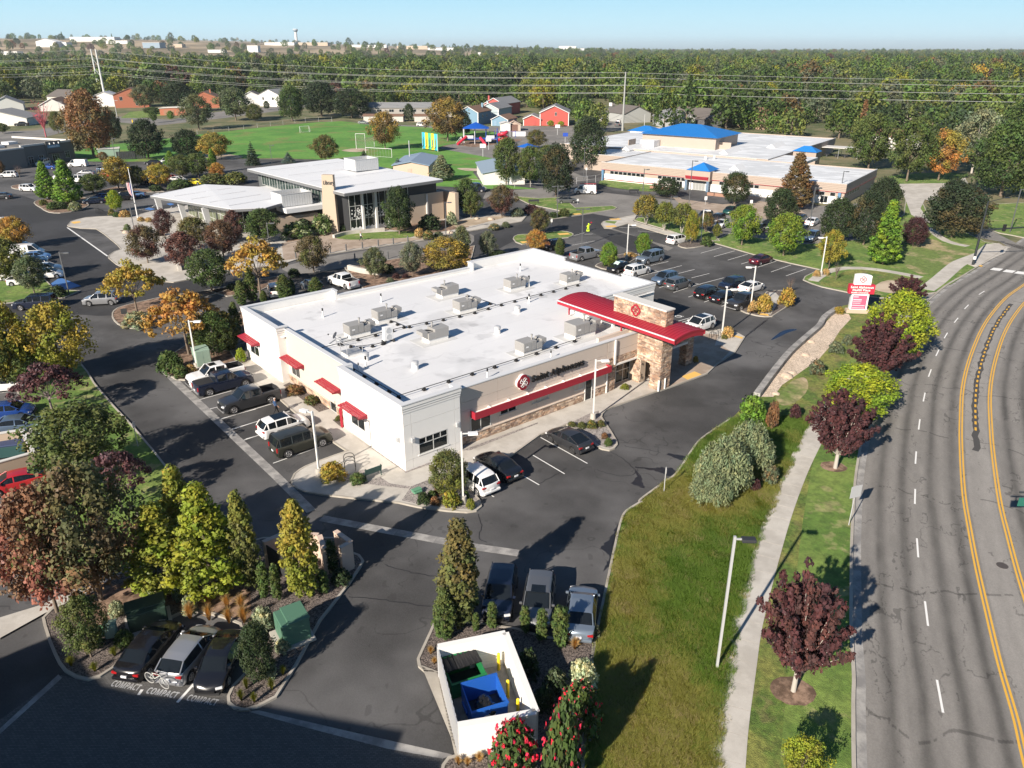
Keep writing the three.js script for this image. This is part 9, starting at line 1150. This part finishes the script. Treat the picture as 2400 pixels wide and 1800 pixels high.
// the two-legged steel pylon, a tall single pole, and the wires between them
{
const o=thing('steel_pylon','two-legged pale steel pylon behind the orange tree','pylon'),a=[-270.5,-537.99,31,1],b=[-241.75,-486.28,31,0.91],d=M([.52,.54,.53],.5);for(const q of[a,b])mesh('leg',cyl(q[0],0,q[1],q[2],.75,.4,10),d,o);for(const k of[.45,.62,.8])mesh('brace',bar(V(a[0],a[2]*k,a[1]),V(b[0],b[2]*(k-.1),b[1]),.12),d,o);
const c=[45.97,-334.99,22.73,0.63],po=thing('steel_pole','tall single steel pole behind the school street','pylon',c[0],0,c[1]);mesh('pole',cyl(0,0,0,c[2],.5,.25,10),M([.30,.31,.30],.6),po);
const HT=[[a[2]-.4,c[2]-.3],[-270.5,-537.99,25.99,1.01][2]===undefined?[0,0]:[[-270.5,-537.99,25.99,1.01][2],[45.97,-334.99,20.59,0.63][2]],[[-270.5,-537.99,21.86,1.01][2],[45.97,-334.99,17.73,0.63][2]],[[-270.5,-537.99,17.79,1.01][2],[45.97,-334.99,14.79,0.64][2]]];const wm=M([.34,.35,.34],.6);
HT.forEach(([ha,hc],i)=>{for(const[s,q]of i?[[-.7,a],[.7,b]]:[[0,a]]){const A=V(q[0],ha,q[1]),Cc=V(c[0]+s,hc,c[1]+s),R=V(c[0]+420,hc-1,c[1]+40+s),Lf=V(q[0]-260,ha-1,q[1]+20+s*3);const w=(u,v,sag)=>{const m=V().addVectors(u,v).multiplyScalar(.5);m.y-=sag;return new THREE.TubeGeometry(new THREE.QuadraticBezierCurve3(u,m,v),40,.055,4);};tag(mesh('power_line',[w(A,Cc,7),w(Cc,R,5),w(Lf,A,5)],wm),['topmost power line across the woods','second power line from the top','third power line from the top','lowest power line across the woods'][i]+(i?s<0?', far wire of its pair':', near wire of its pair':''),'power line');}});
}
// play equipment and sports things
{
const at=[-12.29,-288.19],o=thing('play_structure','play structure with a blue roof, red slides and blue posts','play structure',at[0],0,at[1]),B=M([.02,.07,.40],.5),R=M([.55,.03,.06],.4),W2=M([.6,.6,.62],.5);for(const[x,z]of[[-5,-2],[-5,2],[-1,-2],[-1,2],[3,-2],[3,2],[7,-1],[7,3]])mesh('post',cyl(x,0,z,5.2,.12),x<0?W2:B,o);mesh('shade_roof',(()=>{const g=new THREE.ConeGeometry(6.2,2,4);g.rotateY(Math.PI/4);g.scale(1.05,1,.8);g.translate(-.6,6.4,0);return g;})(),M([.01,.09,.45],.5),o);for(const x of[-3,1,5])mesh('deck',bx(x-2,1.7,-2,x+2,1.9,2),B,o);mesh('slide',bar(V(1,2.2,2),V(3,.3,6),.5,.5,8),R,o);mesh('slide',bar(V(-4,2.6,2),V(-7,.3,5),.5,.5,8),R,o);mesh('tube_slide',(()=>{const l=[];for(let i=0;i<30;i++)l.push(V(9+1.4*Math.cos(i*.4),4-i*.12,1.4*Math.sin(i*.4)));return tube(l,.6,8,60);})(),R,o);mesh('climber',[0,1,2,3].map((i)=>bar(V(-8+i,0,-2+i),V(-6,2.4,0),.07)),W2,o);mesh('panel',[bx(-4.5,2,2,-1.5,3,2.1),bx(3.2,2,2,6,3,2.1)],W2,o);
const ax=[-2.75,-310.75],q=thing('play_structure','low blue and white climbing set right of the slides','play structure',ax[0],0,ax[1]);for(let i=0;i<6;i++)mesh('hoop',tube([V(-6+i*2,0,-1),V(-6+i*2,2,-.6),V(-6+i*2,2.2,.6),V(-6+i*2,0,1)],.09),i % 2?B:W2,q);mesh('rail',bar(V(-6,2.1,0),V(4,2.1,0),.08),M([.2,.1,.3],.5),q);mesh('panel',bx(3,.3,-.8,8,2,.8),W2,q);
const um=[4.84,-251.7],u=thing('shade_umbrella','blue pyramid shade behind the trees by the portable','umbrella',um[0],0,um[1]);mesh('pole',cyl(0,0,0,3.4,.08),W2,u);mesh('canopy',(()=>{const g=new THREE.ConeGeometry(3.6,1.1,4);g.translate(0,3.6,0);return g;})(),M([.01,.12,.5],.5),u);
const a=[-30.32,-271.14],b=[-24.58,-264.35],m=thing('mural_board','free-standing board painted in blue, yellow and green panels with running figures','mural');const cols=[[.03,.38,.62],[.70,.55,.03],[.06,.42,.25],[.72,.58,.04],[.05,.42,.55]];cols.forEach((c,i)=>{const t=(k)=>[a[0]+(b[0]-a[0])*k,a[1]+(b[1]-a[1])*k];wallSeg(m,t(i/5),t((i+.98)/5),[.4,5.6],.2,M(c,.7),'mural_panel');const s=t((i+.5)/5);mesh('painted_figure',[bx(s[0]-.35,1.9,s[1]+.1,s[0]+.25,3.6,s[1]+.16),bx(s[0]-.2,3.7,s[1]+.1,s[0]+.25,4.2,s[1]+.16),bar(V(s[0],2,s[1]+.13),V(s[0]-.6,.8,s[1]+.13),.12),bar(V(s[0],2,s[1]+.13),V(s[0]+.5,.8,s[1]+.13),.12)],M(cols[(i+2)% 5].map((v)=>v*.3),.7),m);});for(const k of[0,1])mesh('post',cyl(k?b[0]:a[0],0,k?b[1]:a[1],5.6,.12),mat.galv,m);
const frameOf=(name,label,cat,p,q,h,d,mesh2=true)=>{const o=thing(name,label,cat),A=V(p[0],0,p[1]),Bq=V(q[0],0,q[1]),up=V(0,h,0),bk=V(d[0],0,d[1]);const l=[[A,A.clone().add(up)],[Bq,Bq.clone().add(up)],[A.clone().add(up),Bq.clone().add(up)],[A.clone().add(up),A.clone().add(bk)],[Bq.clone().add(up),Bq.clone().add(bk)],[A.clone().add(bk),Bq.clone().add(bk)]];for(const[u,v]of l)mesh('bar',bar(u,v,.07),mat.whiteMetal,o);if(mesh2)for(let i=1;i<9;i++)mesh('net_cord',bar(A.clone().lerp(Bq,i/9).add(up),A.clone().lerp(Bq,i/9).add(bk),.02,.02,4),mat.galv,o);return o;};
frameOf('soccer_goal','white football goal on the far side of the field','goal',[-86.07,-326.73],[-83.06,-329.86],2.4,[0,-2.5]);frameOf('backstop','chain-link baseball backstop on the near field','backstop',[-53.03,-272.01],[-49.88,-272.01],5,[0,-.4]);frameOf('backstop','low wing of the backstop fence','fence',[-49.88,-272.01],[-47.98,-278.73],3.4,[0,-.3]);frameOf('volleyball_net','volleyball net near the library roof','net',[-46.56,-253.6],[-37.75,-249.83],2.6,[0,-.1]);
for(const[p,l]of[[[-9.19,-251.7],'basketball hoop nearest the portable'],[[-7.88,-269.84],'basketball hoop in the yard'],[[18.97,-285.76],'blue-backed basketball hoop at the school yard'],[[17.94,-317.66],'tall basketball hoop near the red townhouse']]){const o=thing('basketball_hoop',l,'basketball hoop',p[0],0,p[1]);mesh('pole',cyl(0,0,0,3.2,.1),mat.galv,o);mesh('backboard',bx(-.9,2.8,.5,.9,4,.56),l[0]==='b'&&l[1]==='l'?B:mat.whiteMetal,o);mesh('arm',bar(V(0,3.1,0),V(0,3.4,.5),.05),mat.galv,o);}
const fence=(label,pts,h=1.8,step=3)=>{const o=thing('chain_link_fence',label,'fence'),l=resample(pts,step);for(const[x,z]of l)mesh('post',cyl(x,0,z,h,.05,.05,5),mat.galv,o);for(const y of[h,h*.5])for(let i=1;i<l.length;i++)mesh('rail',bar(V(l[i-1][0],y,l[i-1][1]),V(l[i][0],y,l[i][1]),.03,.03,4),mat.galv,o);};
fence('chain-link fence along the far side of the field',[[-125.46,-320.63],[-112.84,-342.99],[-96.14,-376.54]],1.8,8);fence('chain-link fence at the far corner of the field',[[-95.55,-374.11],[-79.98,-379]],2.2,6);fence('chain-link fence behind the portable classrooms',[[-10.73,-194.48],[-4.34,-191.9],[4.21,-193.62],[12.13,-191.9],[15.95,-193.62]],1.8,4);fence('chain-link fence at the school gate',[[16.29,-198.03],[20.56,-199.84],[24.02,-204.53]],1.8,3);
const hy=[-175.52,-374.11],h=thing('fire_hydrant','yellow fire hydrant by the residential street','hydrant',hy[0],0,hy[1]);mesh('barrel',[cyl(0,0,0,1,.28,.26),cyl(0,1,0,1.3,.28,.1)],mat.yellow,h);
const rock=(p,r,l)=>{const g=new THREE.IcosahedronGeometry(r,2),t=g.attributes.position;for(let i=0;i<t.count;i++){const k=.85+.3*vnoise(t.getX(i)*3/r+9,t.getY(i)*3/r+t.getZ(i)*2/r+9,64);t.setXYZ(i,t.getX(i)*k*1.3,t.getY(i)*k*.7,t.getZ(i)*k);}g.computeVertexNormals();const o=tag(mesh('boulder',g,M([.46,.37,.29],.95)),l,'boulder');o.position.set(p[0],.15,p[1]);o.rotation.y=r*9;};
for(const[p,r,l]of[[[28.68,-73.75],.55,'larger pale boulder in the beige gravel'],[[29.56,-74.57],.4,'smaller boulder next to the larger pale one'],[[34.85,-83.93],.35,'boulder near the top of the beige gravel'],[[32.72,-79.77],.35,'boulder under the clipped shrub'],[[26.11,-69.27],.3,'boulder at the lower end of the gravel'],[[-71.61,-141.79],.6,'boulder on the plaza bark bed'],[[-4.23,-153.83],.6,'boulder in the rocky bed by the walk'],[[-7.04,-154.4],.5,'second boulder in the rocky bed'],[[-11.45,-141.79],.6,'boulder at the end of the library beds'],[[-33.31,-141.79],.4,'boulder at the pylon foot']])rock(p,r,l);
}
// people
function person(label,p,face,top,legs,hair,{step=.28,arm=.25}={}){// one continuous walking body in a marching-cubes field, coloured by region
const J={h:V(0,1.62,.02),n:V(0,1.46,0),c:V(0,1.3,0),w:V(0,1.02,0),hl:V(.09,.93,0),hr:V(-.09,.93,0),kl:V(.1,.5,step*.55),kr:V(-.1,.5,-step*.2),fl:V(.1,.08,step),fr:V(-.1,.1,-step*1.1),tl:V(.1,.05,step+.17),tr:V(-.1,.04,-step*1.1+.16),sl:V(.19,1.38,0),sr:V(-.19,1.38,0),el:V(.25,1.1,-arm*.5),er:V(-.25,1.1,arm*.3),al:V(.25,.86,-arm*.3),ar:V(-.25,.88,arm),gl:V(.25,.78,-arm*.2),gr:V(-.25,.8,arm*1.15)};
const caps=[['h','h',.105,.105],['h','n',.06,.055],['n','c',.07,.14],['c','w',.155,.13],['sl','sr',.075,.075],['w','hl',.125,.1],['w','hr',.125,.1],['hl','kl',.095,.06],['hr','kr',.095,.06],['kl','fl',.06,.042],['kr','fr',.06,.042],['fl','tl',.045,.035],['fr','tr',.045,.035],['sl','el',.06,.045],['sr','er',.06,.045],['el','al',.045,.032],['er','ar',.045,.032],['al','gl',.038,.03],['ar','gr',.038,.03]];
const N=84,mc=new MarchingCubes(N,mat.dark,false,false,60000),S=.95;const f=mc.field;const q=V(),ba=V(),pa=V();let o=0;for(let k=0;k<N;k++)for(let j=0;j<N;j++)for(let i=0;i<N;i++,o++){q.set((i/N-.5)*2*S,(j/N-.5)*2*S+.9,(k/N-.5)*2*S);let d=9;for(const[a,b,r0,r1]of caps){ba.subVectors(J[b],J[a]);pa.subVectors(q,J[a]);const t=Math.max(0,Math.min(1,pa.dot(ba)/(ba.lengthSq()||1))),e=pa.addScaledVector(ba,-t).length()-(r0+(r1-r0)*t),h=Math.max(.025-Math.abs(d-e),0)/.025;d=Math.min(d,e)-h*h*.00625;}f[o]=-d;}
mc.isolation=0;mc.update();const n=mc.count,ps=mc.positionArray.slice(0,n*3),c=new Float32Array(n*3);for(let i=0;i<n;i++){ps[3*i]*=S;ps[3*i+1]=ps[3*i+1]*S+.9;ps[3*i+2]*=S;const y=ps[3*i+1],x=Math.abs(ps[3*i]),z=ps[3*i+2];const k=y>1.68||(y>1.56&&z<-.03)?hair:y>1.45?[.45,.27,.19]:x>.2&&y<1.0&&y>.7?[.45,.27,.19]:y>.96?top:y>.1?legs:[.5,.5,.5];c.set(k,3*i);}
const g=new THREE.BufferGeometry();g.setAttribute('position',new THREE.BufferAttribute(ps,3));g.setAttribute('normal',new THREE.BufferAttribute(mc.normalArray.slice(0,n*3),3));g.setAttribute('color',new THREE.BufferAttribute(c,3));const skin=(l)=>l.map((b)=>{const k=b.toNonIndexed();k.deleteAttribute('uv');k.setAttribute('color',new THREE.Float32BufferAttribute([...Array(k.attributes.position.count)].flatMap(()=>[.45,.27,.19]),3));return k;}),fin=[];
for(const[s,w]of[[1,J.gl],[-1,J.gr]]){for(let i=0;i<4;i++)fin.push(bar(V(w.x,w.y,w.z+(i-1.5)*.018),V(w.x-s*.012,w.y-.075+Math.abs(i-1.4)*.008,w.z+(i-1.5)*.02),.009,.007,5));fin.push(bar(V(w.x,w.y+.04,w.z+.03),V(w.x-s*.02,w.y-.02,w.z+.055),.01,.008,5));}const nose=bar(V(0,1.63,.11),V(0,1.605,.14),.012,.016,5);
const o2=thing('person',label,'person',p[0],.03,p[1],Math.atan2(face[0],face[1]));mesh('body',merge([g,...skin([...fin,nose])]),M(0,.85,{vertexColors:true}),o2);return o2;
}
person('person in a blue jacket and black trousers walking across the left bays',[-22.1,-64.86],[.9,-.4],[.03,.07,.16],[.015,.015,.018],[.42,.41,.40]);person('person in a white shirt and dark trousers walking on the library plaza',[-26.86,-135.54],[.95,.2],[.62,.62,.62],[.02,.025,.04],[.08,.06,.05],{arm:.4});
{const p=[14.29,-143.76],o=thing('caution_figure','neon green child-shaped caution figure holding a small flag at the crossing','sign',p[0],.03,p[1],.2),n=M([.55,.75,.03],.6);mesh('torso',rbx(-.16,.62,-.1,.18,1.15,.1,.06),n,o);mesh('head',(()=>{const g=new THREE.SphereGeometry(.15,12,10);g.translate(.08,1.32,0);return g;})(),n,o);for(const[a,b]of[[V(-.06,.66,0),V(-.26,.1,0)],[V(.08,.66,0),V(.2,.1,0)]])mesh('leg',bar(a,b,.09,.07),n,o);for(const[a,b]of[[V(.1,1.1,0),V(.42,1.2,0)],[V(-.1,1.1,0),V(-.3,.8,0)]])mesh('arm',bar(a,b,.06,.05),n,o);mesh('base',cyl(0,0,0,.1,.34,.3,14),n,o);mesh('flag',[bar(V(.42,1.1,0),V(.42,1.7,0),.015),bx(.42,1.45,-.01,.72,1.7,.01)],mat.red,o);}

scene.fog=new THREE.FogExp2(new THREE.Color(.72,.84,.95),.00006);
renderer.render(scene,camera);
